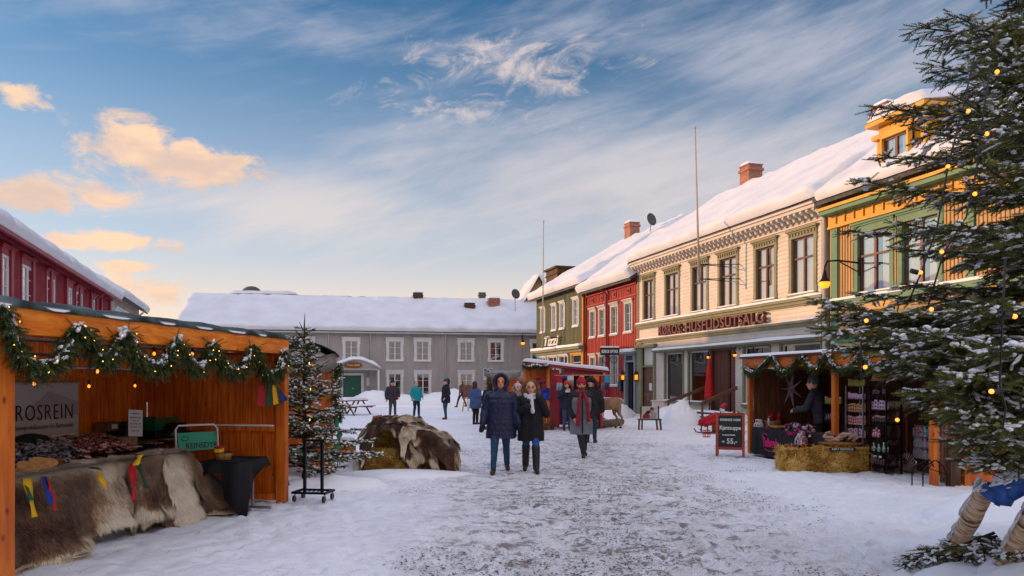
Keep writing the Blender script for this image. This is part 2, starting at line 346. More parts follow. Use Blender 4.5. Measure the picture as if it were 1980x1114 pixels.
# ---------------------------------------------------------------- text (built-in font) as solid mesh
def text(body,size,mat,parent,loc,rot,ext=.004,bold=0.0,sx=1.0,name='lettering',align='CENTER',shear=0.0,spacing=1.0):
    cu = bpy.data.curves.new(name,'FONT'); cu.body = body; cu.size = size; cu.extrude = ext; cu.offset = bold; cu.align_x = align; cu.align_y = 'CENTER'; cu.shear = shear; cu.space_character = spacing; cu.resolution_u = 3
    t = bpy.data.objects.new('tmp',cu); C.objects.link(t)
    me = bpy.data.meshes.new_from_object(t.evaluated_get(bpy.context.evaluated_depsgraph_get())); bpy.data.objects.remove(t); bpy.data.curves.remove(cu)
    me.transform(Matrix.Diagonal((sx,1,1,1))); me.materials.clear(); me.name = name
    o = link_mesh(name,me,mat,parent); o.location = loc; o.rotation_euler = rot; return o
def frot(F): return (R(90),0,math.atan2(F.N.y,F.N.x)+math.pi/2)    # text standing on a facade, read from the square
# ================================================================ GROUND
def build_ground():
    def lines(segs):
        out = []
        for a,b,st in segs: out += list(np.arange(a,b,st))
        return np.array(out+[segs[-1][1]])
    xs = lines([(-400,-100,60),(-100,-30,7),(-30,-9,.5),(-9,9,.055),(9,24,.4),(24,100,8),(100,400,60)])
    ys = lines([(-300,-40,40),(-40,0,4),(0,4,.4),(4,9,.035),(9,15,.05),(15,24,.09),(24,45,.25),(45,80,.8),(80,700,60)])
    X,Y = np.meshgrid(xs,ys); x = X.ravel(); y = Y.ravel()
    nx,ny = len(xs),len(ys)
    # trampled lane: runs from the camera's right foreground to the far square
    c0 = -.35+.02*y; half = np.clip(.6+.13*y,.9,6.5)
    path = np.clip(1.25-np.abs(x-(1.2+np.where(y < 14,(14-y)*(-.02),(y-14)*.03)))/(1.5+.10*np.clip(y,0,60)),0,1)
    path = np.clip(path+.35*(fbm(x*.6,y*.6,4,3)-.5),0,1)
    tramp = (fbm(x*5,y*3.2,4,11)-.5)*.085+(fbm(x*14,y*9,3,12)-.5)*.034
    foot = np.abs(fbm(x*3.1,y*2.3,3,15)-.5); foot = -np.clip(.07-foot,0,.07)*.6
    soft = (fbm(x*.9,y*.9,4,5)-.5)*.12
    z = (1-path)*(soft*.6+tramp*.55+foot)+path*((fbm(x*9,y*6,4,21)-.5)*.022+(fbm(x*2,y*2,2,22)-.5)*.03)
    # tyre ruts curling over the snow on the right
    for (k,r0) in ((0,3.0),(1,3.35),(2,4.3),(3,4.62)):
        d = np.abs(np.hypot(x-4.9,(y-4.4)*1.1)-r0-.12*np.sin(x*2+k)); g = np.exp(-(d/.07)**2)*.045-np.exp(-((d-.15)/.05)**2)*.02
        z -= np.where((x > 1.6) & (y < 12) & (y > 6.2),g*(.4+.9*fbm(x*1.5,y*1.5,2,31)),0)
    z += np.where(x > 1.5,np.clip((x-1.5)*.010,0,.07),0)*np.exp(-((y-8)/3.5)**2)
    Z = z.reshape(ny,nx); rf_ = np.random.RandomState(5)      # boot prints
    for _ in range(2600):
        fy = 5+rf_.rand()**1.5*15; fx = rf_.uniform(-.42,.52)*fy+.3; a = rf_.normal(0,.5); i0,i1 = np.searchsorted(xs,(fx-.22,fx+.22)); j0,j1 = np.searchsorted(ys,(fy-.22,fy+.22))
        if i1-i0 < 3 or j1-j0 < 3: continue
        gx,gy = np.meshgrid(xs[i0:i1]-fx,ys[j0:j1]-fy); u = gx*math.cos(a)+gy*math.sin(a); v = -gx*math.sin(a)+gy*math.cos(a); q = (u/.062)**2+(v/.15)**2; d_ = rf_.uniform(.010,.032)
        Z[j0:j1,i0:i1] += np.where(q < 1,-d_*(1-q*.5),d_*.5*np.exp(-(q-1)*1.6)*(q < 4))
    z = Z.ravel()
    fade = np.clip((70-y)/40,0,1)*np.clip((60-np.abs(x))/30,0,1); z = z*fade
    dirt = path*np.clip((34-y)/20,.0,1)
    cob = path*np.clip((y-13)/8,0,1)
    F = (np.arange(nx-1)[None,:]+nx*np.arange(ny-1)[:,None]).ravel(); F = np.stack([F,F+1,F+1+nx,F+nx],1)
    m = bpy.data.materials.new('trodden_snow'); m.use_nodes = True; nt = m.node_tree; N = nt.nodes; L = nt.links; b = N['Principled BSDF']; b.inputs['Roughness'].default_value = .6; b.inputs['Specular IOR Level'].default_value = .25
    tc = N.new('ShaderNodeTexCoord')
    def noi(scale,det,sx=(1,1,1),dist=0,rough=.5):
        mp = N.new('ShaderNodeMapping'); L.new(tc.outputs['Object'],mp.inputs[0]); mp.inputs['Scale'].default_value = sx
        n = N.new('ShaderNodeTexNoise'); n.inputs['Scale'].default_value = scale; n.inputs['Detail'].default_value = det; n.inputs['Distortion'].default_value = dist; n.inputs['Roughness'].default_value = rough; L.new(mp.outputs[0],n.inputs[0]); return n.outputs[0]
    def rng(x_,a,b_,c=0,d=1):
        r = N.new('ShaderNodeMapRange'); r.inputs[1].default_value = a; r.inputs[2].default_value = b_; r.inputs[3].default_value = c; r.inputs[4].default_value = d; L.new(x_,r.inputs[0]); return r.outputs[0]
    def mt(op,a,b_):
        q = N.new('ShaderNodeMath'); q.operation = op
        for i,v in enumerate((a,b_)):
            if isinstance(v,(int,float)): q.inputs[i].default_value = v
            else: L.new(v,q.inputs[i])
        return q.outputs[0]
    def mixc(f,a,b_):
        q = N.new('ShaderNodeMix'); q.data_type = 'RGBA'; L.new(f,q.inputs[0])
        for i,v in ((6,a),(7,b_)):
            if isinstance(v,tuple): q.inputs[i].default_value = v
            else: L.new(v,q.inputs[i])
        return q.outputs[2]
    at = N.new('ShaderNodeAttribute'); at.attribute_name = 'path'; pa = at.outputs['Fac']
    at2 = N.new('ShaderNodeAttribute'); at2.attribute_name = 'cobble'; ca = at2.outputs['Fac']
    base = mixc(rng(noi(.8,5),.35,.65),(.76,.775,.80,1),(.82,.83,.85,1))
    # packed grey-brown slush of the lane, then grit specks, then clods of straw and gravel
    slush = mt('MULTIPLY',pa,rng(noi(2.2,6,(1,.55,1),.4),.38,.66,.25,1)); base = mixc(mt('MULTIPLY',slush,.55),base,(.50,.43,.39,1))
    sl2 = mt('MULTIPLY',pa,rng(noi(12,6,(1,.9,1),.4,.7),.49,.62)); base = mixc(mt('MULTIPLY',sl2,.42),base,(.30,.23,.19,1))
    sp_ = mt('MULTIPLY',rng(noi(95,4,(1,.5,1),0,.8),.53,.62),rng(noi(3.0,4,(1,.6,1)),.32,.55)); sp_ = mt('MULTIPLY',sp_,mt('ADD',mt('MULTIPLY',pa,.95),.05)); base = mixc(sp_,base,(.10,.075,.05,1))
    cl = mt('MULTIPLY',rng(noi(4.2,8,(.8,1.3,1),.5,.78),.525,.575),rng(pa,.25,.75)); base = mixc(mt('MULTIPLY',cl,.80),base,(.13,.10,.07,1))
    # straw ends across the snow everywhere
    mp = N.new('ShaderNodeMapping'); L.new(tc.outputs['Object'],mp.inputs[0]); mp.inputs['Scale'].default_value = (1,3.6,1); mp.inputs['Rotation'].default_value = (0,0,.35)
    wv = N.new('ShaderNodeTexVoronoi'); wv.feature = 'DISTANCE_TO_EDGE'; wv.inputs['Scale'].default_value = 8; L.new(mp.outputs[0],wv.inputs[0])
    st = mt('MULTIPLY',rng(wv.outputs[0],.0,.022,1,0),rng(noi(2.6,3),.50,.64)); st = mt('MULTIPLY',st,rng(noi(9,3),.42,.60)); base = mixc(mt('MULTIPLY',st,.55),base,(.20,.15,.10,1))
    # setts showing through in the far square
    br = N.new('ShaderNodeTexBrick'); mp2 = N.new('ShaderNodeMapping'); L.new(tc.outputs['Object'],mp2.inputs[0]); L.new(mp2.outputs[0],br.inputs[0]); mp2.inputs['Rotation'].default_value = (0,0,.2)
    br.inputs['Scale'].default_value = 1; br.inputs['Brick Width'].default_value = .42; br.inputs['Row Height'].default_value = .26; br.inputs['Mortar Size'].default_value = .035; br.inputs['Mortar Smooth'].default_value = .4
    br.inputs['Color1'].default_value = (0,0,0,1); br.inputs['Color2'].default_value = (.15,.15,.15,1); br.inputs['Mortar'].default_value = (1,1,1,1)
    bf = mt('MULTIPLY',mt('MULTIPLY',br.outputs[0],ca),rng(noi(1.1,4),.35,.6,.2,1)); base = mixc(mt('MULTIPLY',bf,.62),base,(.22,.19,.18,1))
    L.new(base,b.inputs['Base Color'])
    hgt = mt('ADD',mt('MULTIPLY',noi(18,6,(1,.9,1),.2),.7),mt('MULTIPLY',noi(70,3),.25)); hgt = mt('ADD',hgt,mt('MULTIPLY',cl,.25))
    bp = N.new('ShaderNodeBump'); bp.inputs['Strength'].default_value = .6; bp.inputs['Distance'].default_value = .025; L.new(hgt,bp.inputs['Height']); L.new(bp.outputs[0],b.inputs['Normal'])
    g = np_mesh('snowy_square',np.stack([x,y,z],1),F,m,smooth=True,attr={'path': dirt,'cobble': cob}); tag(g,kind='structure')
build_ground()
def debris():
    r = np.random.RandomState(8); n = 150000; x = r.uniform(-4.5,9,n); y = 4.6+r.rand(n)**1.3*16; c = fbm(x*1.7+y*.5,y*1.1-x*.3,5,61)
    lane = np.clip(1.3-np.abs(x-1.2-.02*y)/(1.3+.12*y),0,1); k = (c+.10*r.rand(n)-.05 > .625-.085*lane+.006*np.clip(y-8,0,9)) & (lane > .12) & (r.rand(n) < .75); x,y = x[k],y[k]; m = len(x)
    T = np.array([[0,.5,0],[0,-.5,0],[1,-.3,0],[1,.4,0],[.4,0,.4]]); TF = np.array([[0,1,4],[1,2,4],[2,3,4],[3,0,4]]); D = r.randn(m,3)*[1,.5,.06]; L = .006+.024*r.rand(m)**2
    o = scatter('gravel_grit',T,TF,np.stack([x,y,np.full(m,.010)],1),D,L,L*.6,leafmat('grit','#1c140c','#3a2a1a','#6a543c'),None,roll=False); tag(o,'dark gravel and straw grit trodden into the snowy lane','grit',kind='stuff')
    n = 2600; x = r.uniform(-4.2,7,n); y = 5+r.rand(n)**1.4*13; k = (fbm(x*.8,y*.8,3,67) > .48); x,y = x[k],y[k]; m = len(x); D = r.randn(m,3)*[1,1,.04]
    o = scatter('straw_litter',np.array([[0,.5,0],[0,-.5,0],[1,-.4,0],[1,.4,0]]),np.array([[0,1,2],[0,2,3]]),np.stack([x,y,np.full(m,.030)],1),D,.03+.10*r.rand(m)**2,np.full(m,.004),leafmat('litter','#3a2a1c','#6e5434','#9a7c50'),None,roll=False); tag(o,'loose straw ends lying scattered on the trodden snow','straw',kind='stuff')
def mound(name,c,rx,ry,h,seed,rot=0,label=None,n=44):
    u = np.linspace(-1,1,n); A,B = np.meshgrid(u,u); a = A.ravel(); b = B.ravel(); r = np.sqrt(a*a+b*b)
    z = np.clip(1-r**2,0,1)**.8*h*(.65+.7*fbm(a*2.2+seed,b*2.2,4,seed))+(fbm(a*9,b*9,3,seed+3)-.5)*.09*h*(r < 1)-.05*(r > .97)
    ca,sa = math.cos(rot),math.sin(rot); X = c[0]+a*rx*ca-b*ry*sa; Y = c[1]+a*rx*sa+b*ry*ca
    F = (np.arange(n-1)[None,:]+n*np.arange(n-1)[:,None]).ravel(); F = np.stack([F,F+1,F+1+n,F+n],1)
    V = np.stack([X-c[0],Y-c[1],z-.01],1); o = np_mesh(name,V,F,MAT['snow'],smooth=True); o.location = (c[0],c[1],0); tag(o,kind='structure'); return o
for k,(px,py,rx,ry,h) in enumerate([(735,778,2.0,2.2,1.0),(700,782,1.4,1.6,.5),(880,778,3.6,2.2,.95),(800,776,2.6,1.6,.8),(1000,778,3,2,.8),(645,790,2.4,1.4,.5),(940,774,3.4,2,1.0)]):
    c = GR(px,py); mound('snow_bank',(c.x,min(c.y,58),0),rx,ry,h,k+1,.2)
for k,(px,py,rx,ry,h) in enumerate([(1296,818,1.1,1.0,.72),(1318,822,.8,.8,.95),(1275,812,.9,1.2,.5),(1190,806,.9,2.0,.75),(1172,800,1.0,1.4,.5),(1212,803,.5,1.0,.35),(1428,835,.7,1.2,.6)]):
    c = GR(px,py); mound('snow_bank',(c.x,c.y,0),rx,ry,h,k+21,-.3)
for k,(x,y,rx,ry,h) in enumerate([(-3.6,14.6,1.2,.7,.20),(-2.2,13.4,1.6,.5,.14),(-2.9,11.9,1.0,.45,.22),(6.6,9.4,1.7,.9,.35),(5.6,7.9,1.2,1.0,.18),(-3.4,11.2,.7,.4,.14),(4.3,6.3,.8,.6,.14)]):
    mound('snow_bank',(x,y,0),rx,ry,h,k+41,.3)
# ================================================================ FACADES
def spans(a,b,cuts):
    out = [(a,b)]
    for c0,c1 in cuts:
        nx_ = []
        for p,q in out:
            if c1 <= p or c0 >= q: nx_.append((p,q)); continue
            if c0 > p: nx_.append((p,c0))
            if c1 < q: nx_.append((c1,q))
        out = nx_
    return [(p,q) for p,q in out if q-p > .004]
def hwall(mb,F,s0,s1,z0,z1,ops,board=.15,lap=.018):
    zs = []; z = z0
    while z < z1-1e-3: zs.append(z); z += board
    for zb in zs:
        zt = min(zb+board,z1); cuts = sorted({zb,zt}|{q for o in ops for q in (o[2],o[3]) if zb < q < zt})
        for a,b in zip(cuts[:-1],cuts[1:]):
            mid = (a+b)/2; la = lap*(1-(a-zb)/board); lb = lap*(1-(b-zb)/board)
            for p,q in spans(s0,s1,[(o[0],o[1]) for o in ops if o[2] < mid < o[3]]):
                mb.add([F.pt(p,a,la),F.pt(q,a,la),F.pt(q,b,lb),F.pt(p,b,lb)],[(0,1,2,3)])
                if a == zb: mb.add([F.pt(p,a,0),F.pt(q,a,0),F.pt(q,a,la),F.pt(p,a,la)],[(0,1,2,3)])
def vwall(mb,F,s0,s1,z0,z1,ops,pitch=.2,bw=.055,bt=.028):
    xs = sorted({s0,s1}|{q for o in ops for q in (o[0],o[1]) if s0 < q < s1})
    for a,b in zip(xs[:-1],xs[1:]):
        mid = (a+b)/2
        for p,q in spans(z0,z1,[(o[2],o[3]) for o in ops if o[0] < mid < o[1]]): mb.add([F.pt(a,p),F.pt(b,p),F.pt(b,q),F.pt(a,q)],[(0,1,2,3)])
    n = int((s1-s0)/pitch)
    for i in range(n+1):
        c = s0+.03+i*(s1-s0-.06)/n
        for p,q in spans(z0,z1,[(o[2],o[3]) for o in ops if o[0]-bw < c < o[1]+bw]): mb.fbox(F,c-bw/2,c+bw/2,p,q,0,bt)
def building(name,label,F,s0,s1,zt,depth,ridge,ops,wallmat,style,z0=-.1,pitch=.2,board=.15,gable=None,cat='building',roofmat='roofing',ov=.45,side_ov=.15,snow=.4,seed=1,rear=True,group=None,zwall=None,ridge_o=None):
    """gabled house behind facade F between s0 and s1, eave at zt, ridge parallel to the facade"""
    c = F.pt((s0+s1)/2,0,-depth/2); t = thing(name,label,cat,(c.x,c.y,0),0,group)
    mb = MB(); (hwall if style == 'h' else vwall)(mb,F,s0,s1,z0,zt,ops,*((board,) if style == 'h' else (pitch,))); mb.build('wall',MAT[wallmat],t,True)
    ro = -depth/2 if ridge_o is None else ridge_o
    g = MB()
    for s_,fl in ((s0,0),(s1,1)):
        v = [F.pt(s_,z0,0),F.pt(s_,z0,-depth),F.pt(s_,zt,-depth),F.pt(s_,ridge,ro),F.pt(s_,zt,0)]
        g.add(v,[(0,1,2,3,4) if fl else (4,3,2,1,0)])
    g.add([F.pt(s0,z0,-depth),F.pt(s1,z0,-depth),F.pt(s1,zt,-depth),F.pt(s0,zt,-depth)],[(0,1,2,3)])
    g.build('gable_walls',MAT[gable or wallmat],t,True)
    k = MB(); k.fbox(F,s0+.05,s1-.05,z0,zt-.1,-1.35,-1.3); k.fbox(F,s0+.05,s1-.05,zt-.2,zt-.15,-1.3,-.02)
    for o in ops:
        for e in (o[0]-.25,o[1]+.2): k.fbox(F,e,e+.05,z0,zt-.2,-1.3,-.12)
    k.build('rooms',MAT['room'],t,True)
    slope = (ridge-zt)/(-ro); e0 = zt-slope*ov
    r = MB(); th = .14
    for (oa,za,ob,zb) in ((ov,e0,ro,ridge),(-depth-ov,zt-slope*ov if ridge_o is None else zt-(ridge-zt)/(depth+ro)*ov,ro,ridge)):
        v = [F.pt(a,z_,o_) for z_,o_ in ((za,oa),(zb,ob)) for a in (s0-side_ov,s1+side_ov)]
        v += [p+Vector((0,0,th)) for p in v]
        r.add(v,[(0,1,3,2),(4,6,7,5),(0,4,5,1),(2,3,7,6),(0,2,6,4),(1,5,7,3)])
    rf = r.build('roof',MAT[roofmat],t,True)
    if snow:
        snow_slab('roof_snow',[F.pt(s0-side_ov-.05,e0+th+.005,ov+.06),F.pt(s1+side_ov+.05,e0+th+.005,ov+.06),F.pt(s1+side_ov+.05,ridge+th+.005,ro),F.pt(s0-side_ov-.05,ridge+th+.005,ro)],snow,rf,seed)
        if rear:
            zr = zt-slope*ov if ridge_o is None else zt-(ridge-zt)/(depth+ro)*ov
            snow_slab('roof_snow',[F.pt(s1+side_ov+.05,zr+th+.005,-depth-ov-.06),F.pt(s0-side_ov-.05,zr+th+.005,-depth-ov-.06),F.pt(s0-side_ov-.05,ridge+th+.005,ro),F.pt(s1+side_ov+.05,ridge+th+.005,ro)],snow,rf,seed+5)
    return t
def snow_slab(name,P,thick,parent,seed=1,step=.22,edge=.35,rough=.24,top_open=True,mat='roof_snow',lump=.25,jag=.07):
    """snow lying on a quad P0,P1 (eave) - P2,P3 (ridge); rounded rims, uneven lower edge"""
    P = [Vector(p) for p in P]; Lu = (P[1]-P[0]).length; Lv = (P[3]-P[0]).length
    nu = max(6,min(260,int(Lu/step))); nv = max(5,min(60,int(Lv/step)))
    u = np.linspace(0,1,nu+1); v = np.linspace(0,1,nv+1); rr = min(edge/Lu*2,.3); u = .5-.5*np.cos(np.pi*u)*1.0 if Lu < 2 else u
    v = v**1.25
    U,V_ = np.meshgrid(u,v); p = [np.array(q) for q in P]
    B = (p[0][None,None]*(1-U)[...,None]+p[1][None,None]*U[...,None])*(1-V_)[...,None]+(p[3][None,None]*(1-U)[...,None]+p[2][None,None]*U[...,None])*V_[...,None]
    n = (P[1]-P[0]).cross(P[3]-P[0]).normalized()
    if n.z < 0: n = -n
    dn = (P[0]-P[3]).normalized()
    du = np.minimum(U,1-U)*Lu; dv = V_*Lv; dv2 = (1-V_)*Lv if not top_open else dv*0+9
    d = np.minimum(np.minimum(du,dv),dv2); e = np.clip(d/edge,0,1); e = np.sqrt(1-(1-e)**2)
    sx = U*Lu; sy = V_*Lv
    t = thick*e*(1-lump/2+lump*fbm(sx*.35,sy*.5,3,seed))+e*rough*(fbm(sx*1.6,sy*1.1,4,seed+2)-.5)
    jd = (fbm(sx*1.3,sy*0,3,seed+4)-.5)*2*jag*np.clip(1-dv/1.2,0,1)
    T = B+np.array(n)[None,None]*t[...,None]+np.array(dn)[None,None]*(jd+.10*thick*4*np.sqrt(np.clip(e,0,1))*np.clip(1-dv/.8,0,1))[...,None]
    V = T.reshape(-1,3); w = nu+1
    F = (np.arange(nu)[None,:]+w*np.arange(nv)[:,None]).ravel(); F = np.stack([F,F+1,F+1+w,F+w],1)
    off = np.array(wloc(parent)) if parent else np.array(P[0])
    bot = np.array([[*p[0]],[*p[1]],[*p[2]],[*p[3]]]); k = len(V)
    V = np.vstack([V,bot]); F = np.vstack([F,[[k+3,k+2,k+1,k]]])
    nf = np.array(n)
    # close the ridge side
    rim = np.arange(nv*w,nv*w+nu); F = np.vstack([F,np.stack([rim,rim+1,np.full(nu,k+2),np.full(nu,k+2)],1)[:0]])
    o = np_mesh(name,V-off,F,MAT[mat],parent,smooth=True)
    if not parent: o.location = off
    return o
def window(par,F,s0,s1,z0,z1,case='olive',sash='maroon',cw=.14,head=.22,grid=(2,(.38,)),curtain='curtain',pane='pane',sill=.1,flare=0.0,depth=.10,snow=True,bars=(),name='window',ftw=.055,cap=True,dent=False):
    m = MB(); p = .05
    m.fbox(F,s0-cw,s0,z0-sill*.5,z1,-depth,p); m.fbox(F,s1,s1+cw,z0-sill*.5,z1,-depth,p)
    if flare: m.fbox(F,s0-cw-flare,s0-cw,z0-sill,z0+.22,0,p-.01); m.fbox(F,s1+cw,s1+cw+flare,z0-sill,z0+.22,0,p-.01); m.fbox(F,s0-cw-flare,s0-cw,z1-.25,z1+head,0,p-.01); m.fbox(F,s1+cw,s1+cw+flare,z1-.25,z1+head,0,p-.01)
    m.fbox(F,s0-cw,s1+cw,z1,z1+head,-depth,p+.012)
    if cap: m.fbox(F,s0-cw-.09,s1+cw+.09,z1+head,z1+head+.07,0,p+.10); m.fbox(F,s0-cw-.04,s1+cw+.04,z1+head-.06,z1+head,0,p+.05)
    m.fbox(F,s0-cw-.03,s1+cw+.03,z0-sill,z0,-depth,p+.06)
    if dent:
        for i in range(9): c = s0-cw+(s1-s0+2*cw)*(i+.5)/9; m.fbox(F,c-.02,c+.02,z1+.08,z1+.18,p+.012,p+.05)
    w = m.build(name,MAT[case],par,True)
    f = MB(); a,b,zz0,zz1 = s0,s1,z0,z1; o0,o1 = -depth-.01,-depth+.045
    f.fbox(F,a,a+ftw,zz0,zz1,o0,o1); f.fbox(F,b-ftw,b,zz0,zz1,o0,o1); f.fbox(F,a+ftw,b-ftw,zz0,zz0+ftw,o0,o1); f.fbox(F,a+ftw,b-ftw,zz1-ftw,zz1,o0,o1)
    for i in range(1,grid[0]): c = a+(b-a)*i/grid[0]; f.fbox(F,c-ftw*.8,c+ftw*.8,zz0+ftw,zz1-ftw,o0,o1+.008)
    for q in grid[1]: c = zz1-(zz1-zz0)*q; f.fbox(F,a+ftw,b-ftw,c-ftw*.6,c+ftw*.6,o0,o1+.004)
    for q in bars: c = zz1-(zz1-zz0)*q; f.fbox(F,a+ftw,b-ftw,c-.014,c+.014,o0+.01,o1-.01)
    f.build('sash',MAT[sash],w,True)
    g = MB(); o = -depth+.01; g.add([F.pt(a+.02,zz0+.02,o),F.pt(b-.02,zz0+.02,o),F.pt(b-.02,zz1-.02,o),F.pt(a+.02,zz1-.02,o)],[(0,1,2,3) if F.U.cross(Vector((0,0,1))).dot(F.N) > 0 else (3,2,1,0)]); g.build('pane',MAT[pane],w,True)
    if curtain:
        c = MB(); wd = (b-a)*(.47 if curtain == 'curtain' else .36)
        for (x0,x1) in ((a+.01,a+wd),(b-wd,b-.01)):
            n = 18; vs = []
            for i in range(n+1):
                sx = x0+(x1-x0)*i/n; oo = -depth-.06-.02*math.sin(i*1.9)
                vs += [F.pt(sx,zz0,oo),F.pt(sx,zz1,oo)]
            c.add(vs,[(2*i,2*i+2,2*i+3,2*i+1) for i in range(n)])
        c.fbox(F,a+.01,b-.01,zz1-.28,zz1,-depth-.09,-depth-.08)
        c.build('curtain',MAT[curtain],w,True,smooth=True)
    if snow: snow_slab('sill_snow',[F.pt(s0-cw*.6,z0+.002,p+.06),F.pt(s1+cw*.6,z0+.002,p+.06),F.pt(s1+cw*.6,z0+.002,-.03),F.pt(s0-cw*.6,z0+.002,-.03)],.05,w,int(s0*7),.06,.05,.02,False,'snow',.5,.015)
    return w
# ---------------------------------------------------------------- right row
FR = Fac((18.5,0),(-.2962,1.0))
sR = FR.s
def winr(px0,px1): return sorted((FR.s(px0),FR.s(px1)))
# cream shop building
s_c0,s_c1 = sR(1597),sR(1234)
up = [winr(1246,1264.5),winr(1288.5,1312),winr(1340,1367),winr(1393,1424.5),winr(1463,1498.5),winr(1532,1575)]
ops = [(a,b,4.87,6.92) for a,b in up]
shop = [winr(1287,1321),winr(1333,1372),winr(1440,1488),winr(1512,1588)]
ops += [(a,b,.78,3.08) for a,b in shop]
dr = winr(1377,1422); ops.append((dr[0],dr[1],.42,3.1))
bd = winr(1243.5,1265.5); ops.append((bd[0],bd[1],.15,3.45))
cream = building('shop_house','long cream clapboard shop house with maroon framed windows and raised maroon lettering',FR,s_c0,s_c1,8.22,10,11.5,ops,'cream','h',snow=.38,seed=3,ov=.55,board=.16)
for a,b in up: window(cream,FR,a,b,4.87,6.92,'olive','maroon',cw=.15,head=.26,grid=(2,(.36,)),flare=.035,dent=True)
m = MB()   # string courses
m.fbox(FR,s_c0,s_c1,4.62,4.72,0,.20); m.fbox(FR,s_c0,s_c1,4.50,4.62,0,.13); m.fbox(FR,s_c0,s_c1,4.44,4.50,0,.08)
m.fbox(FR,s_c0,s_c1,3.82,3.90,0,.17); m.fbox(FR,s_c0,s_c1,3.70,3.82,0,.09)
m.fbox(FR,s_c0,bd[0]-.5,3.18,3.24,0,.42); m.fbox(FR,s_c0,bd[0]-.5,3.12,3.18,0,.30)
m.build('string_course',MAT['olive'],cream,True)
m = MB(); m.fbox(FR,s_c0-.01,s_c0+.16,0,7.6,0,.05); m.fbox(FR,s_c1-.14,s_c1+.01,3.9,7.6,0,.05); m.build('corner_board',MAT['olive'],cream,True)
m = MB(); m.fbox(FR,bd[1],s_c1,0,3.7,0,.10); m.fbox(FR,bd[0]-.18,bd[0],0,3.45,0,.10); m.fbox(FR,bd[0]-.3,s_c1+.1,3.45,3.62,0,.2); m.fbox(FR,bd[0],bd[1],2.45,2.55,-.1,.05); m.build('door_surround',MAT['olive'],cream,True)
m = MB(); m.fbox(FR,bd[0],bd[1],2.55,3.45,-.10,-.06); m.build('transom_panel',MAT['cream'],cream,True)
m = MB(); m.fbox(FR,bd[0],bd[1],.15,2.45,-.10,-.06)
w = bd[1]-bd[0]
for i in range(8): c = bd[0]+w*(i+.5)/8; m.fbox(FR,c-w/20,c+w/20,.4,2.3,-.06,-.045)
m.fbox(FR,bd[0],bd[1],.95,1.1,-.045,-.03)
bdo = m.build('door',MAT['brown_door'],cream,True)
m = MB(); m.fbox(FR,bd[0]+.32,bd[0]+.62,1.25,1.62,-.03,-.022); m.build('notice',MAT['white'],bdo,True)
for k,(a,b) in enumerate(shop):
    window(cream,FR,a,b,.78,3.08,'olive','white',cw=.10,head=.04,grid=(1,()),curtain=None,pane='pane_shop',sill=.12,ftw=.05,cap=False)
# shop entrance: slatted maroon leaves folded inwards
m = MB(); n = 11
for i in range(n):
    a0 = dr[1]-.02-i*.105; m.fbox(FR,a0-.05,a0,.42,3.1,-.16,-.09); m.fbox(FR,a0-.10,a0-.05,.42,3.1,-.15,-.12)
m.build('entrance_door',MAT['brown_door'],cream,True)
m = MB(); m.fbox(FR,dr[0],dr[0]+.28,.42,3.1,-.10,.03); m.fbox(FR,dr[0]-.08,dr[1]+.08,3.02,3.12,-.12,.03); m.fbox(FR,dr[1],dr[1]+.09,.42,3.1,-.1,.03); m.build('entrance_frame',MAT['maroon'],cream,True)
m = MB(); m.fbox(FR,dr[0]-.7,dr[1]+.6,.30,.42,.0,1.1); m.fbox(FR,dr[0]-1.2,dr[1]+1.2,.16,.28,.0,1.5); m.fbox(FR,dr[0]-1.4,dr[1]+1.5,.02,.14,.0,1.9)
stp = m.build('steps',MAT['old_wood'],cream,True)
for (z_,o_) in ((.42,1.1),(.28,1.5),(.14,1.9)): snow_slab('step_snow',[FR.pt(dr[0]-1.1,z_+.002,o_),FR.pt(dr[1]+1.1,z_+.002,o_),FR.pt(dr[1]+1.1,z_+.002,o_-.35),FR.pt(dr[0]-1.1,z_+.002,o_-.35)],.07,stp,int(o_*9),.08,.08,.04,False,'snow',.8,.04)
for sgn,sc_ in ((1,dr[1]+.28),(-1,dr[0]-.25)):
    m = MB(); m.bar(FR.pt(sc_,1.45,.1),FR.pt(sc_+sgn*.25,.80,1.9),.09,.14); m.bar(FR.pt(sc_+sgn*.25,.0,1.85),FR.pt(sc_+sgn*.25,.85,1.85),.08,.08); m.bar(FR.pt(sc_+sgn*.1,.45,.9),FR.pt(sc_+sgn*.1,1.15,.9),.05,.05); m.build('handrail',MAT['brown_door'],stp,True)
snow_slab('ledge_snow',[FR.pt(s_c0,4.725,.21),FR.pt(s_c1,4.725,.21),FR.pt(s_c1,4.725,0.02),FR.pt(s_c0,4.725,0.02)],.07,cream,8,.10,.07,.05,False,'snow',1.0,.02)
snow_slab('ledge_snow',[FR.pt(s_c0,3.905,.18),FR.pt(s_c1,3.905,.18),FR.pt(s_c1,3.905,0.02),FR.pt(s_c0,3.905,0.02)],.05,cream,9,.10,.06,.03,False,'snow',1.0,.02)
snow_slab('ledge_snow',[FR.pt(s_c0,3.245,.44),FR.pt(bd[0]-.5,3.245,.44),FR.pt(bd[0]-.5,3.28,0.02),FR.pt(s_c0,3.28,0.02)],.09,cream,10,.10,.08,.05,False,'snow',.8,.03)
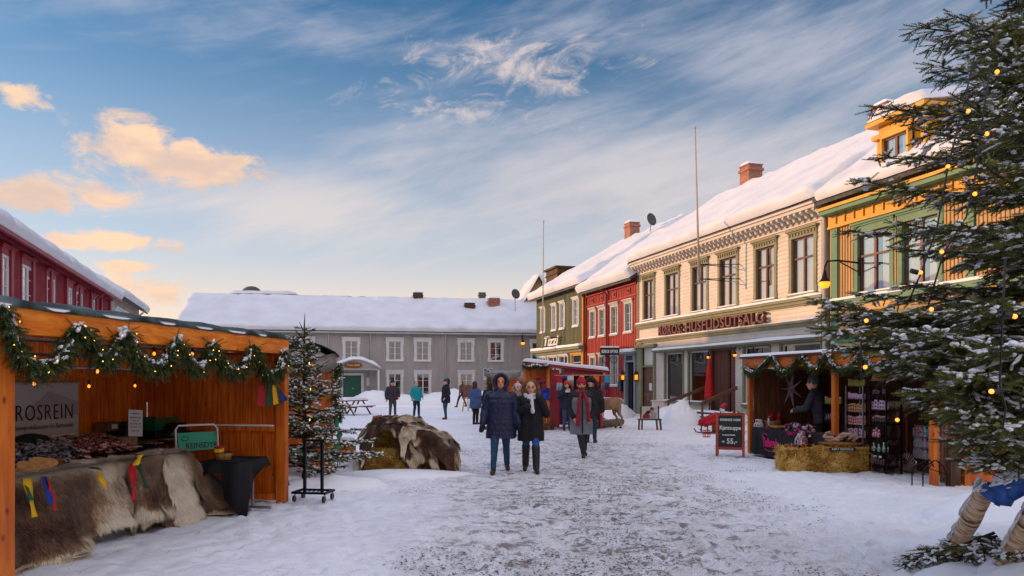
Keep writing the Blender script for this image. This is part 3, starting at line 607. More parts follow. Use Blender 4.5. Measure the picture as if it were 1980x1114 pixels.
# cornice with carved brackets
m = MB(); m.fbox(FR,s_c0,s_c1,7.72,7.84,0,.48); m.fbox(FR,s_c0,s_c1,7.84,7.92,.3,.56); m.fbox(FR,s_c0,s_c1,7.32,7.38,0,.07); m.fbox(FR,s_c0,s_c1,7.58,7.72,0,.10); co = m.build('cornice',MAT['cream'],cream,True)
m = MB(); nb = 44
for i in range(nb):
    c = s_c0+.12+(s_c1-s_c0-.24)*i/(nb-1); w = .055
    prof = [(a_,b_+.22) for a_,b_ in [(0,7.50),(.44,7.50),(.46,7.42),(.36,7.36),(.30,7.40),(.24,7.36),(.20,7.26),(.10,7.24),(.05,7.14),(0,7.12)]]
    vs = [FR.pt(c-w,z_,o_) for o_,z_ in prof]+[FR.pt(c+w,z_,o_) for o_,z_ in prof]; k = len(prof)
    m.add(vs,[tuple(range(k-1,-1,-1)),tuple(range(k,2*k))]+[(i_,(i_+1) % k,k+(i_+1) % k,k+i_) for i_ in range(k)])
m.build('bracket_row',MAT['cream'],co,True)
# raised lettering RØROS: HUSFLIDSUTSALG
def letters(txt,pxa,pxb,zc,size,sx,depth=.16,out=.10):
    sa,sb = sR(pxa),sR(pxb); p = FR.pt((sa+sb)/2,zc,out+depth/2); L0 = wloc(cream)
    o = text(txt,size,MAT['maroon'],cream,p-L0,frot(FR),depth/2,.016,sx,'lettering',spacing=1.10)
    wd = o.dimensions.x if o.dimensions.x else 1; bb = [v.co.x for v in o.data.vertices]; wd = max(bb)-min(bb)
    k = abs(sa-sb)/wd; o.data.transform(Matrix.Diagonal((k,1,1,1)))
letters('RØROS:',1281.5,1328,4.17,.60,.8); letters('HUSFLIDSUTSALG',1335,1487,4.17,.60,.8)
# chimney, downpipe, meter box on the wall
def chimney(par,F,s,o,z0,z1,w=.75,d=.75,mat='brick',snow=True):
    m = MB(); m.fbox(F,s-w/2,s+w/2,z0,z1,o-d/2,o+d/2); m.fbox(F,s-w/2-.06,s+w/2+.06,z1-.28,z1-.14,o-d/2-.06,o+d/2+.06); m.fbox(F,s-w/2-.03,s+w/2+.03,z1,z1+.06,o-d/2-.03,o+d/2+.03)
    c = m.build('chimney',MAT[mat],par,True)
    if snow: snow_slab('chimney_snow',[F.pt(s-w/2,z1+.062,o+d/2),F.pt(s+w/2,z1+.062,o+d/2),F.pt(s+w/2,z1+.062,o-d/2),F.pt(s-w/2,z1+.062,o-d/2)],.14,c,4,.12,.2,.04,False,'snow')
    return c
chimney(cream,FR,FR.s(1452,-5),-5,11.0,12.75,.8,.8)
chimney(cream,FR,FR.s(1716,-5.2),-5.2,11.0,12.7,.8,.8)
m = MB(); m.tube([FR.pt(s_c0-.06,.1,.12),FR.pt(s_c0-.06,7.3,.12),FR.pt(s_c0-.06,7.6,.45)],.06,10); m.build('downpipe',MAT['cream'],cream,True,True)
# green house
s_g0,s_g1 = sR(1133.5),sR(1038)
gw = [winr(1047,1054),winr(1068.5,1076),winr(1084,1092),winr(1109.5,1119)]
ops = [(a,b,5.32,7.0) for a,b in gw]; gl = [winr(1040.5,1056),winr(1060,1077),winr(1081,1098),winr(1106,1125)]; ops += [(a,b,.9,3.45) for a,b in gl]
green = building('green_house','narrow green board-and-batten house with white windows and a tall snowy roof',FR,s_g0,s_g1,7.95,14,12.1,ops,'green','v',pitch=.24,snow=.45,seed=9,ov=.5,side_ov=.3)
for a,b in gw: window(green,FR,a,b,5.32,7.0,'white','white',cw=.10,head=.12,grid=(2,()),bars=(.33,.66),pane='pane',curtain='curtain_w',ftw=.05)
for k,(a,b) in enumerate(gl): window(green,FR,a,b,.9,3.45,'yellow_trim' if k == 3 else 'white','white',cw=.10,head=.1,grid=(1 if k == 3 else 2,()),bars=(.2,),pane='pane_shop',curtain=None)
m = MB(); m.fbox(FR,s_g0+.05,s_g1,3.78,3.95,0,.5); m.fbox(FR,s_g0+.05,s_g1,3.6,3.78,0,.3); m.build('shop_cornice',MAT['olive'],green,True)
snow_slab('ledge_snow',[FR.pt(s_g0+.05,3.955,.52),FR.pt(s_g1,3.955,.52),FR.pt(s_g1,4.0,0.02),FR.pt(s_g0+.05,4.0,0.02)],.16,green,12,.12,.12,.06,False,'snow',.6,.05)
p = FR.pt((sR(1061.5)+sR(1076.5))/2,4.52,.2)-wloc(green); o = text('Tizzi',.95,MAT['text_white'],green,p,frot(FR),.02,.02,1.75,'lettering',shear=.25)
m = MB(); m.fbox(FR,s_g0+.15,s_g0+.27,.1,7.6,.06,.18); m.build('corner_board',MAT['yellow_trim'],green,True)
m = MB(); m.tube([FR.pt(s_g0-.02,.1,.16),FR.pt(s_g0-.02,6.9,.16),FR.pt(s_g0-.02,7.3,.4)],.07,10); m.build('downpipe',M('orange_red_pipe','#a8401c',.4,.1,3),green,True,True)
chimney(green,FR,FR.s(1222,-7),-7,11.9,13.6,.95,.8)
cc = FR.s(1080,-3.2); m = MB(); m.fbox(FR,cc-1.35,cc+1.35,9.2,10.75,-4.2,-2.6); m.fbox(FR,cc-1.5,cc+1.5,10.75,10.9,-4.4,-2.4); m.fbox(FR,cc-1.5,cc+1.5,10.3,10.36,-4.25,-2.5); m.build('roof_hatch',MAT['old_wood'],green,True)
# red house
s_r0,s_r1 = sR(1233),sR(1134.5)
rw = [winr(1142.5,1151.5),winr(1160,1170),winr(1183,1194.5),winr(1209.5,1222)]
rl = [winr(1142.5,1151.5),winr(1160,1170),winr(1183,1194.5)]; rd = winr(1212,1228)
ops = [(a,b,4.42,5.95) for a,b in rw]+[(a,b,1.5,3.15) for a,b in rl]+[(rd[0],rd[1],.15,2.75)]
red = building('red_house','red board-and-batten house with pale window frames and an open grey doorway',FR,s_r0+.02,s_r1-.02,7.4,10,10.8,ops,'red','v',pitch=.22,snow=.5,seed=15,ov=.5)
for a,b in rw: window(red,FR,a,b,4.42,5.95,'greywhite','greywhite',cw=.13,head=.20,grid=(2,()),bars=(.33,.66),pane='pane',curtain='curtain_w',ftw=.045)
for a,b in rl: window(red,FR,a,b,1.5,3.15,'greywhite','greywhite',cw=.13,head=.20,grid=(2,()),bars=(.33,.66),pane='pane',curtain=None,ftw=.045)
m = MB(); m.fbox(FR,s_r0,s_r1,6.32,6.40,0,.06); m.fbox(FR,s_r0,s_r1,6.92,7.0,0,.12); m.build('frieze',MAT['red'],red,True)
for px in (1147,1165,1190,1217): c = sR(px); m = MB(); m.fbox(FR,c-.16,c+.16,6.5,6.8,.01,.06); v_ = m.build('vent_frame',MAT['red'],red,True); m = MB(); m.fbox(FR,c-.09,c+.09,6.57,6.73,.06,.065); m.build('vent_opening',MAT['dark'],v_,True)
m = MB(); c = sR(1176); m.fbox(FR,c-.15,c+.15,.1,7,.01,.07); m.tube([FR.pt(c,.1,.14),FR.pt(c,6.8,.14),FR.pt(c,7.05,.5)],.05,8); m.build('downpipe',MAT['dkred'],red,True)
m = MB(); m.fbox(FR,rd[0]-.2,rd[0],0,3.2,-.1,.10); m.fbox(FR,rd[1],rd[1]+.2,0,3.2,-.1,.10); m.fbox(FR,rd[0],rd[1],2.75,3.2,-.1,.10); m.fbox(FR,rd[0]-.3,rd[1]+.3,3.2,3.3,-.1,.35)
ds = m.build('door_surround',M('blue_grey_paint','#7b838c',.5,.1,2),red,True)
m = MB(); m.fbox(FR,rd[0]+.12,rd[1]-.12,2.85,3.1,.10,.11); m.build('transom_window',MAT['text_black'],ds,True)
m = MB(); m.fbox(FR,rd[1]-.5,rd[1]-.02,.15,2.75,-.12,-.08); m.build('door',MAT['dark'],red,True)
snow_slab('ledge_snow',[FR.pt(rd[0]-.32,3.305,.37),FR.pt(rd[1]+.32,3.305,.37),FR.pt(rd[1]+.32,3.33,0.0),FR.pt(rd[0]-.32,3.33,0.0)],.16,ds,13,.08,.1,.06,False,'snow',.6,.03)
m = MB(); m.fbox(FR,rd[1]+.3,s_r1,.0,.55,0,.3); m.build('plinth',MAT['old_wood'],red,True); snow_slab('plinth_snow',[FR.pt(rd[1]+.3,.552,.4),FR.pt(s_r1,.552,.4),FR.pt(s_r1,.6,0),FR.pt(rd[1]+.3,.6,0)],.22,red,17,.1,.14,.05,False,'snow')
# yellow house
s_y1 = sR(1606); s_y0 = 4.0
yw = [winr(1660,1722),winr(1746,1815),(12.4,14.0),(9.0,10.6)]
ops = [(a,b,4.55,6.5) for a,b in yw]
ylw = building('yellow_house','ochre panelled house with green trim and a yellow dormer behind the big spruce',FR,s_y0,s_y1,8.05,10,11.6,ops,'yellow','v',pitch=.13,snow=.32,seed=23,ov=.5)
for a,b in yw: window(ylw,FR,a,b,4.55,6.5,'greentrim','maroon',cw=.16,head=.28,grid=(2,(.38,)),flare=.04,curtain='curtain_w')
m = MB(); m.fbox(FR,s_y0,s_y1,4.25,4.42,0,.16); m.fbox(FR,s_y0,s_y1,3.0,3.16,0,.12); m.fbox(FR,s_y1-.42,s_y1-.12,0,7.1,0,.09); m.fbox(FR,s_y0,s_y1,7.32,7.44,0,.5)
for q in (sR(1880)-.12,11.4): m.fbox(FR,q,q+.25,0,7.0,0,.09)
m.build('trim',MAT['greentrim'],ylw,True)
m = MB(); m.fbox(FR,s_y0,s_y1,6.95,7.32,0,.10); m.fbox(FR,s_y0,s_y1,6.88,6.95,0,.15)
for i in range(40): c = s_y1-.4-i*.42; m.fbox(FR,c-.025,c+.025,7.02,7.3,.10,.15)
m.fbox(FR,s_y0,s_y1,7.46,7.56,.42,.54); m.build('frieze',MAT['yellow_trim'],ylw,True)
m = MB(); hwall(m,FR,s_y0,s_y1-.45,3.16,4.25,[],.12); hwall(m,FR,s_y0,s_y1-.45,.1,3.0,[],.12); lw = m.build('lower_cladding',M('straw_paint','#c9a468',.55,.08,2),ylw,True)
for v in lw.data.vertices: v.co += FR.N*.035
snow_slab('ledge_snow',[FR.pt(s_y0,4.425,.18),FR.pt(s_y1,4.425,.18),FR.pt(s_y1,4.425,0.02),FR.pt(s_y0,4.425,0.02)],.09,ylw,31,.10,.08,.04,False,'snow',.6,.02)
# dormer
d0,d1 = sorted((FR.s(1700,-.25),FR.s(1790,-.25)))
def dormer(par,F,d0,d1,z0,z1,of,ob,wm,tm,snow=.35):
    m = MB(); wc = (d0+d1)/2; rz = z1+(d1-d0)*.18; a,b = wc-.55,wc+.55
    for p,q in ((d0,a),(b,d1)): m.fbox(F,p,q,z0,z1,of-.1,of)
    m.fbox(F,a,b,z1-.12,z1,of-.1,of); m.fbox(F,d0,d0+.08,z0,z1,ob,of-.1); m.fbox(F,d1-.08,d1,z0,z1,ob,of-.1); m.fbox(F,d0,d1,z1,rz,ob,of+.02)
    for p in (d0-.04,d1-.08,a-.12,b): m.fbox(F,p,p+.12,z0,z1-.05,of,of+.05)
    m.fbox(F,d0-.12,d1+.12,z1-.1,z1+.05,of,of+.2); m.fbox(F,d0-.25,d1+.25,rz,rz+.14,ob,of+.32)
    d = m.build('dormer',MAT[wm],par,True)
    window(d,F,a+.06,b-.06,z0+.5,z1-.2,tm,'maroon',cw=.06,head=.06,grid=(2,()),curtain='curtain_w',cap=False,snow=False)
    m = MB(); m.fbox(F,a,b,z0,z1-.1,of-.9,of-.85); m.build('room',MAT['room'],d,True)
    snow_slab('dormer_snow',[F.pt(d0-.3,rz+.145,of+.36),F.pt(d1+.3,rz+.145,of+.36),F.pt(d1+.3,rz+.6,ob),F.pt(d0-.3,rz+.6,ob)],snow,d,51)
    return d
dormer(ylw,FR,d0,d1,8.0,9.45,-.25,-2.6,'yellow_trim','yellow_trim')
dormer(ylw,FR,d0-6,d1-6,8.0,9.45,-.25,-2.6,'yellow_trim','yellow_trim')
# the row goes on behind the camera's right
F_ = FR
# ---------------------------------------------------------------- grey building closing the square
FG = Fac((0,63.18),(1.0,.193))
gs0,gs1 = FG.s(348),13.0
gu = [(516,554),(574,610),(660.6,697.7),(745,782),(799,835),(883.5,918.5),(942,975.5),(1023,1058)]
def ing(a,b,k=.17): a,b = FG.s(a),FG.s(b); return (a+(b-a)*k,b-(b-a)*k)
GU = [ing(*q) for q in gu]; GL = [ing(745,782),ing(799.5,836),ing(884,919.5),ing(965,1000)]
gd = (FG.s(663.5),FG.s(698.5))
ops = [(a,b,3.45,5.0) for a,b in GU]+[(a,b,.65,2.35) for a,b in GL]+[(gd[0],gd[1],.05,2.2)]
grey = building('grey_building','long two-storey grey boarded building with white windows and a green door',FG,gs0,gs1,5.85,10.5,8.75,ops,'grey','v',pitch=.26,snow=.35,seed=33,ov=.35,side_ov=.45)
for a,b in GU: window(grey,FG,a,b,3.45,5.0,'white','white',cw=.17,head=.24,grid=(2,()),bars=(.33,.66),curtain='curtain_w',flare=.05,ftw=.06,pane='pane_dk')
for a,b in GL: window(grey,FG,a,b,.65,2.35,'white','white',cw=.17,head=.24,grid=(2,()),bars=(.33,.66),curtain='curtain_w',flare=.05,ftw=.06,pane='pane_dk')
m = MB(); m.fbox(FG,gs0,gs1,5.68,5.8,0,.12); m.fbox(FG,gs0,gs1,-.1,.35,0,.05)
for px in (483,630,718,858,1006): c = FG.s(px); m.fbox(FG,c-.13,c+.13,.1,5.7,.0,.05)
m.build('trim_boards',MAT['grey'],grey,True)
for px in (635,716,861): m = MB(); c = FG.s(px); m.tube([FG.pt(c,.1,.12),FG.pt(c,5.3,.12),FG.pt(c,5.65,.35)],.05,8); m.build('downpipe',MAT['greywhite'],grey,True,True)
m = MB(); m.fbox(FG,gs0-.4,gs1,5.60,5.72,.30,.42); m.build('gutter',MAT['greywhite'],grey,True)
m = MB(); m.fbox(FG,gd[0],gd[1],.05,2.2,-.1,-.05)
for q in (0,1):
    a = gd[0]+q*(gd[1]-gd[0])/2; w = (gd[1]-gd[0])/2
    m.fbox(FG,a+.03,a+w-.03,.2,2.1,-.05,-.03); m.fbox(FG,a+.12,a+w-.12,1.4,1.95,-.03,-.02); m.fbox(FG,a+.12,a+w-.12,.35,1.2,-.03,-.02)
gdo = m.build('door',M('dark_green_paint','#0f5a44',.4,.1,2),grey,True)
m = MB(); m.ball(FG.pt((gd[0]+gd[1])/2+.05,1.15,.0),.05); m.build('door_handle',MAT['white'],gdo,True)
m = MB(); m.fbox(FG,gd[0]-.2,gd[0],.05,2.4,0,.08); m.fbox(FG,gd[1],gd[1]+.2,.4,2.4,0,.08); m.fbox(FG,gd[0]-.2,gd[1]+.2,2.2,2.4,0,.10); m.build('door_frame',MAT['white'],grey,True)
# porch with curved gable
pc = (gd[0]+gd[1])/2+.35; pw = 1.95; m = MB(); n = 16; out = 1.7
prof = [(pc-pw+2*pw*i/n,2.75+.72*math.cos((i/n-.5)*math.pi*.92)**1.3) for i in range(n+1)]
for (o0,o1,dz) in ((0,out,0),):
    vs = []
    for s_,z_ in prof: vs += [FG.pt(s_,z_-.07,o0),FG.pt(s_,z_-.07,o1),FG.pt(s_,z_,o0),FG.pt(s_,z_,o1)]
    fs = []
    for i in range(n): a = 4*i; b = a+4; fs += [(a,a+1,b+1,b),(a+2,b+2,b+3,a+3),(a+1,a+3,b+3,b+1)]
    m.add(vs,fs)
pr = m.build('porch_roof',MAT['white'],grey,True)
m = MB(); vs = []
for s_,z_ in prof[1:-1]: vs += [FG.pt(s_,2.78,out-.1),FG.pt(s_,z_-.07,out-.1)]
m.add(vs,[(2*i,2*i+2,2*i+3,2*i+1) for i in range(n-2)]); m.fbox(FG,pc-pw+.05,pc+pw-.05,2.6,2.78,out-.15,out-.03); m.build('porch_gable',MAT['grey'],grey,True)
m = MB()
for q in (pc-pw+.15,pc+pw-.3): m.fbox(FG,q,q+.15,0,2.65,out-.2,out-.05); m.bar(FG.pt(q+.07,2.0,out-.12),FG.pt(q+.07,2.6,out-.6),.08,.08)
m.build('porch_post',MAT['white'],grey,True)
vs = []; m = MB()
for i,(s_,z_) in enumerate(prof):
    e = min(1,min(i,n-i)/2+.15)
    for j in range(6): t = j/5; ee = math.sqrt(max(0,1-(2*t-1)**8)); vs.append(FG.pt(s_,z_+.005+.24*e*ee*(.9+.2*math.sin(i*1.7+j)),.02+t*(out+.12)))
m.add(vs,[(i*6+j,(i+1)*6+j,(i+1)*6+j+1,i*6+j+1) for i in range(n) for j in range(5)]); m.build('porch_snow',MAT['snow'],pr,True,True)
sgn = MB(); k = 20; cz = 3.0; c0 = pc-.25; sgn.add([FG.pt(c0+.72*math.cos(2*math.pi*i/k),cz+.22*math.sin(2*math.pi*i/k),out+.0) for i in range(k)]+[FG.pt(c0+.72*math.cos(2*math.pi*i/k),cz+.22*math.sin(2*math.pi*i/k),out+.03) for i in range(k)],[tuple(range(k,2*k))]+[(i,(i+1) % k,k+(i+1) % k,k+i) for i in range(k)])
sg = sgn.build('oval_sign',M('brown_sign','#6a3c22',.5,.1,2),grey,True)
o = text('Fruen Kaffe',.22,M('gold_lettering','#e0a848',.4,.1,3),sg,FG.pt(c0,cz,out+.035)-wloc(sg),frot(FG),.004,.004,1,'lettering',shear=.3); sg_o = o
m = MB(); m.fbox(FG,gd[1]+.42,gd[1]+.82,1.35,2.05,.0,.03); m.build('notice_board',MAT['white'],grey,True)
for px in (808,): chimney(grey,FG,FG.s(px,-5.2),-5.2,8.4,9.55,.8,.8,'old_wood',True)
chimney(grey,FG,FG.s(908,-3.4),-3.4,7.4,8.55,.85,.6,'old_wood'); chimney(grey,FG,FG.s(954.5,-3.9),-3.9,7.8,9.05,1.0,.7,'brick'); chimney(grey,FG,FG.s(932,-6),-6,8.3,9.8,.6,.5,'olive_dk',False)
# barn-like gable and big glazed roof behind it
def gable_house(name,label,x,y,w,dep,h,rz,rot,mat,snow=.3,seed=70):
    F = Fac((x,y),(math.cos(rot),math.sin(rot)));
    t = thing(name,label,'building',(x,y,0)); m = MB(); n = int(w/.24)
    m.add([F.pt(-w/2,0,0),F.pt(w/2,0,0),F.pt(w/2,h,0),F.pt(0,rz,0),F.pt(-w/2,h,0)],[(0,1,2,3,4)])
    for i in range(n+1):
        q = -w/2+.03+(w-.06)*i/n; zt = h+(rz-h)*(1-abs(q)/(w/2)); m.fbox(F,q-.03,q+.03,0,zt-.02,0,.03)
    m.add([F.pt(-w/2,0,0),F.pt(-w/2,h,0),F.pt(-w/2,h,-dep),F.pt(-w/2,0,-dep)],[(0,1,2,3)]); m.add([F.pt(w/2,0,0),F.pt(w/2,h,0),F.pt(w/2,h,-dep),F.pt(w/2,0,-dep)],[(3,2,1,0)]); m.build('wall',MAT[mat],t,True)
    r = MB()
    for sg_ in (-1,1):
        e = sg_*(w/2+.4); ze = h-(rz-h)/(w/2)*.4
        v = [F.pt(e,ze,.4),F.pt(0,rz,.4),F.pt(0,rz,-dep),F.pt(e,ze,-dep)]; v += [p+Vector((0,0,.12)) for p in v]; r.add(v,[(0,1,2,3),(4,7,6,5),(0,4,5,1),(0,3,7,4)])
    rf = r.build('roof',MAT['roofing'],t,True)
    for sg_ in (-1,1):
        e = sg_*(w/2+.45); ze = h-(rz-h)/(w/2)*.45
        snow_slab('roof_snow',[F.pt(e,ze+.13,.45),F.pt(e,ze+.13,-dep),F.pt(0,rz+.13,-dep),F.pt(0,rz+.13,.45)],snow,rf,seed)
    return t
gable_house('barn','small brown boarded gable rising behind the right end of the grey roof',2.4,68.5,3.6,8,8.0,11.2,.12,'yellow',.35)
# glazed hall behind the grey roof
FH = Fac((-18,84),(1.0,.10)); t = thing('glazed_hall','low hall roof with snowed-over glazing behind the left of the grey roof','building',(-27,84,0)); m = MB()
a0,a1,a2,a3 = FH.s(388),FH.s(445),FH.s(572),FH.s(655)
m.fbox(FH,a0,a3+1,0,10.3,-12,0); m.fbox(FH,a1,a2,10.3,10.55,-6,.2); m.fbox(FH,a1,a2,11.2,11.4,-6,.3)
for q in (a1,(a1+a2)/2-.1,a2-.3): m.fbox(FH,q,q+.3,10.5,11.25,-6,.25)
m.build('wall',MAT['greywhite'],t,True); m = MB(); m.fbox(FH,a1+.3,a2-.3,10.55,11.2,-.15,-.1); m.build('pane',MAT['dark'],t,True)
snow_slab('roof_snow',[FH.pt(a1,11.41,.4),FH.pt(a2,11.41,.4),FH.pt(a2,11.6,-6),FH.pt(a1,11.6,-6)],.35,t,61,.5)
snow_slab('roof_snow',[FH.pt(a0,10.31,.2),FH.pt(a1-.2,10.31,.2),FH.pt(a1-.2,10.9,-6),FH.pt(a0,10.9,-6)],.5,t,62,.5); snow_slab('roof_snow',[FH.pt(a2+.1,10.31,.2),FH.pt(a3+1,10.31,.2),FH.pt(a3+.6,10.9,-6),FH.pt(a2+.1,10.9,-6)],.5,t,63,.5)
m = MB(); m.ball(FH.pt(FH.s(478),11.7,-2),(1.1,1.1,.8),14,8); m.build('roof_dome',MAT['roofing'],t,True,True)
# ---------------------------------------------------------------- left row
FL = Fac((-8.4,0),(-.3455,1.0))
ls1 = FL.s(212); ls0 = -9.0
lw_ = [(1.5,22.5),(40.5,61),(88.5,104),(124.5,137),(146,157.5),(176.5,187)]
LW = [tuple(sorted((FL.s(a),FL.s(b)))) for a,b in lw_]+[(FL.s(1.5)-3.2*k-.2,FL.s(1.5)-3.2*k+1.0) for k in range(1,9)]
ops = [(a,b,4.35,6.0) for a,b in LW]
lred = building('red_town_house','dark red panelled house with white windows rising behind the left orange stall',FL,ls0,ls1,6.75,10.5,10.2,ops,'dkred','v',pitch=.17,snow=.4,seed=41,ov=.55)
for a,b in LW: window(lred,FL,a,b,4.35,5.98,'dkred','white',cw=.12,head=.28,grid=(2,()),bars=(.30,.65),flare=.05,curtain='curtain_w',ftw=.10,snow=False,pane='pane',depth=.0)
m = MB(); m.fbox(FL,ls0,ls1,6.42,6.55,0,.2); m.fbox(FL,ls0,ls1+.3,6.38,6.5,.5,.64); m.build('gutter',MAT['dkred'],lred,True)
m = MB()
for k in range(22):
    c = ls1-.3-k*2.7; m.fbox(FL,c-.15,c+.15,0,6.4,0,.12)
m.build('pilaster_row',MAT['dkred'],lred,True)
m = MB(); q = FL.s(178); m.tube([FL.pt(q,6.35,.6),FL.pt(q,6.0,.2),FL.pt(q,.1,.2)],.06,8); m.build('downpipe',MAT['dkred'],lred,True,True)
cs1 = FL.s(268); CW_ = [(203.5,212.5),(222.5,231.5),(235.5,244),(250,256)]
CW2 = [tuple(sorted((FL.s(a),FL.s(b)))) for a,b in CW_[1:]]
ops = [(a,b,4.6,6.1) for a,b in CW2]
lcr = building('cream_town_house','pale cream house with white windows at the far end of the left row',FL,ls1+.6,cs1,7.0,10.5,10.0,ops,'cream','v',pitch=.25,snow=.4,seed=45,ov=.6)
for a,b in CW2: window(lcr,FL,a,b,4.6,6.1,'white','white',cw=.13,head=.12,grid=(2,()),bars=(.4,),curtain=None,ftw=.08,snow=False,pane='pane',depth=.0)
m = MB(); m.tube([FL.pt(cs1-2.2,6.6,.6),FL.pt(cs1-2.2,6.2,.12),FL.pt(cs1-2.2,.1,.12)],.06,8); m.build('downpipe',MAT['greywhite'],lcr,True,True)
# low outhouse beyond the left row
F2 = Fac((-40,76),(-.3455,1)); building('low_house','low snow-covered roof just past the end of the left row',F2,-3,9,5.6,8,8.4,[],'cream','v',snow=.4,seed=48)
# ================================================================ FOLIAGE
RG = np.random.RandomState(11)
def shoot_template(n=26,flen=.22,w=.022,seed=0):
    """needles round a unit-long twig along +X"""
    r = np.random.RandomState(seed); V = []; F = []
    for i in range(n):
        t = (i+.5)/n; a = i*2.399+r.rand()*.6; L = flen*(1-.35*t)*(.8+.4*r.rand())
        ra = np.array([0,math.cos(a),math.sin(a)]); f = np.array([.62+.25*t,0,0]); tip = np.array([t,0,0])+(f+ra*.78)*L; tn = np.array([0,-math.sin(a),math.cos(a)])*w
        b = len(V); V += [np.array([t,0,0])+tn,np.array([t,0,0])-tn,tip]; F.append((b,b+1,b+2))
    b = len(V)
    for t,q in ((0,.02),(1.04,.006)):
        for k in range(3): a = k*2.09; V.append(np.array([t,q*math.cos(a),q*math.sin(a)]))
    for k in range(3): F += [(b+k,b+(k+1) % 3,b+3+(k+1) % 3),(b+k,b+3+(k+1) % 3,b+3+k)]
    return np.array(V),np.array(F)
def frames(D):
    D = D/np.maximum(np.linalg.norm(D,axis=1,keepdims=True),1e-9); up = np.tile([0,0,1.],(len(D),1)); up[np.abs(D[:,2]) > .95] = [1,0,0]
    A = np.cross(D,up); A /= np.linalg.norm(A,axis=1,keepdims=True); B = np.cross(A,D); return D,A,B
def scatter(name,TV,TF,Pp,D,L,Wd,mat,parent,attr=True,roll=True,off=(0,0,0),seed=1,shade=None):
    Pp = np.asarray(Pp,float); D = np.asarray(D,float); L = np.asarray(L,float); Wd = np.asarray(Wd,float); n = len(Pp)
    D,A,B = frames(D); r = np.random.RandomState(seed)
    if roll:
        a = r.rand(n)*6.28; ca,sa = np.cos(a)[:,None],np.sin(a)[:,None]; A,B = A*ca+B*sa,B*ca-A*sa
    V = Pp[:,None]+TV[None,:,0:1]*(D*L[:,None])[:,None]+TV[None,:,1:2]*(A*Wd[:,None])[:,None]+TV[None,:,2:3]*(B*Wd[:,None])[:,None]
    F = TF[None]+(np.arange(n)*len(TV))[:,None,None]
    at = {'shade': np.repeat(r.rand(n) if shade is None else shade,len(TV))} if attr else None
    return np_mesh(name,V.reshape(-1,3)-np.array(off),F.reshape(-1,TF.shape[1]),mat,parent,attr=at)
def leafmat(name,c0,c1,c2):
    m = bpy.data.materials.new(name); m.use_nodes = True; nt = m.node_tree; b = nt.nodes['Principled BSDF']; b.inputs['Roughness'].default_value = .55; b.inputs['Specular IOR Level'].default_value = .3
    a = nt.nodes.new('ShaderNodeAttribute'); a.attribute_name = 'shade'; cr = nt.nodes.new('ShaderNodeValToRGB'); e = cr.color_ramp.elements; e[0].color = srgb(c0); e[1].color = srgb(c2); k = e.new(.5); k.color = srgb(c1)
    nt.links.new(a.outputs['Fac'],cr.inputs[0]); nt.links.new(cr.outputs[0],b.inputs['Base Color']); return m
MAT['needle'] = leafmat('spruce_needles','#303615','#4e5624','#86803e'); MAT['needle_g'] = leafmat('cut_spruce_needles','#28381a','#42542a','#6a6c34')
MAT['bark'] = M('spruce_bark','#3a2c22',.9,.35,12,.5,30); MAT['straw'] = leafmat('straw','#8a6426','#c4963f','#ecc878')
def blob_template(seed=0):
    m = MB(); m.ball((0,0,0),1,7,5); V = np.array(m.v); r = np.random.RandomState(seed); V *= (1+.25*(r.rand(len(V),1)-.5))
    F = [f if len(f) == 4 else (*f,f[2]) for f in m.f]; T = []
    for f in m.f:
        T.append(f[:3]);
        if len(f) == 4: T.append((f[0],f[2],f[3]))
    return V,np.array(T)
BT = blob_template(3)
def snow_blobs(name,P_,D_,L_,W_,parent,off,flat=.45,seed=5):
    """flattened lumps of snow lying along twigs"""
    P_ = np.asarray(P_,float); D_ = np.asarray(D_,float); n = len(P_)
    if n == 0: return
    r3 = np.random.RandomState(seed+1); L_ = np.repeat(np.asarray(L_),3); W_ = np.repeat(np.asarray(W_),3); P_ = np.repeat(P_,3,0); D_ = np.repeat(D_,3,0); dn_ = D_/np.linalg.norm(D_,axis=1,keepdims=True)
    P_ = P_+dn_*((r3.rand(3*n)-.5)*L_*1.5)[:,None]+(r3.rand(3*n,3)-.5)*(W_*1.1)[:,None]; s3 = .45+.5*r3.rand(3*n); L_ = L_*s3*.75; W_ = W_*s3; n = 3*n
    D = D_/np.linalg.norm(D_,axis=1,keepdims=True); A = np.cross(D,[0,0,1.]); A /= np.maximum(np.linalg.norm(A,axis=1,keepdims=True),1e-6); B = np.cross(A,D)
    TV,TF = BT; L_ = np.asarray(L_)[:,None]; W_ = np.asarray(W_)[:,None]
    V = P_[:,None]+TV[None,:,0:1]*(D*L_)[:,None]+TV[None,:,1:2]*(A*W_)[:,None]+TV[None,:,2:3]*(B*W_*flat)[:,None]
    rr = np.random.RandomState(seed); V += (rr.rand(*V.shape)-.5)*(W_*.45)[:,None]
    F = TF[None]+(np.arange(n)*len(TV))[:,None,None]
    return np_mesh(name,V.reshape(-1,3)-np.array(off),F.reshape(-1,3),MAT['snow'],parent,smooth=True)
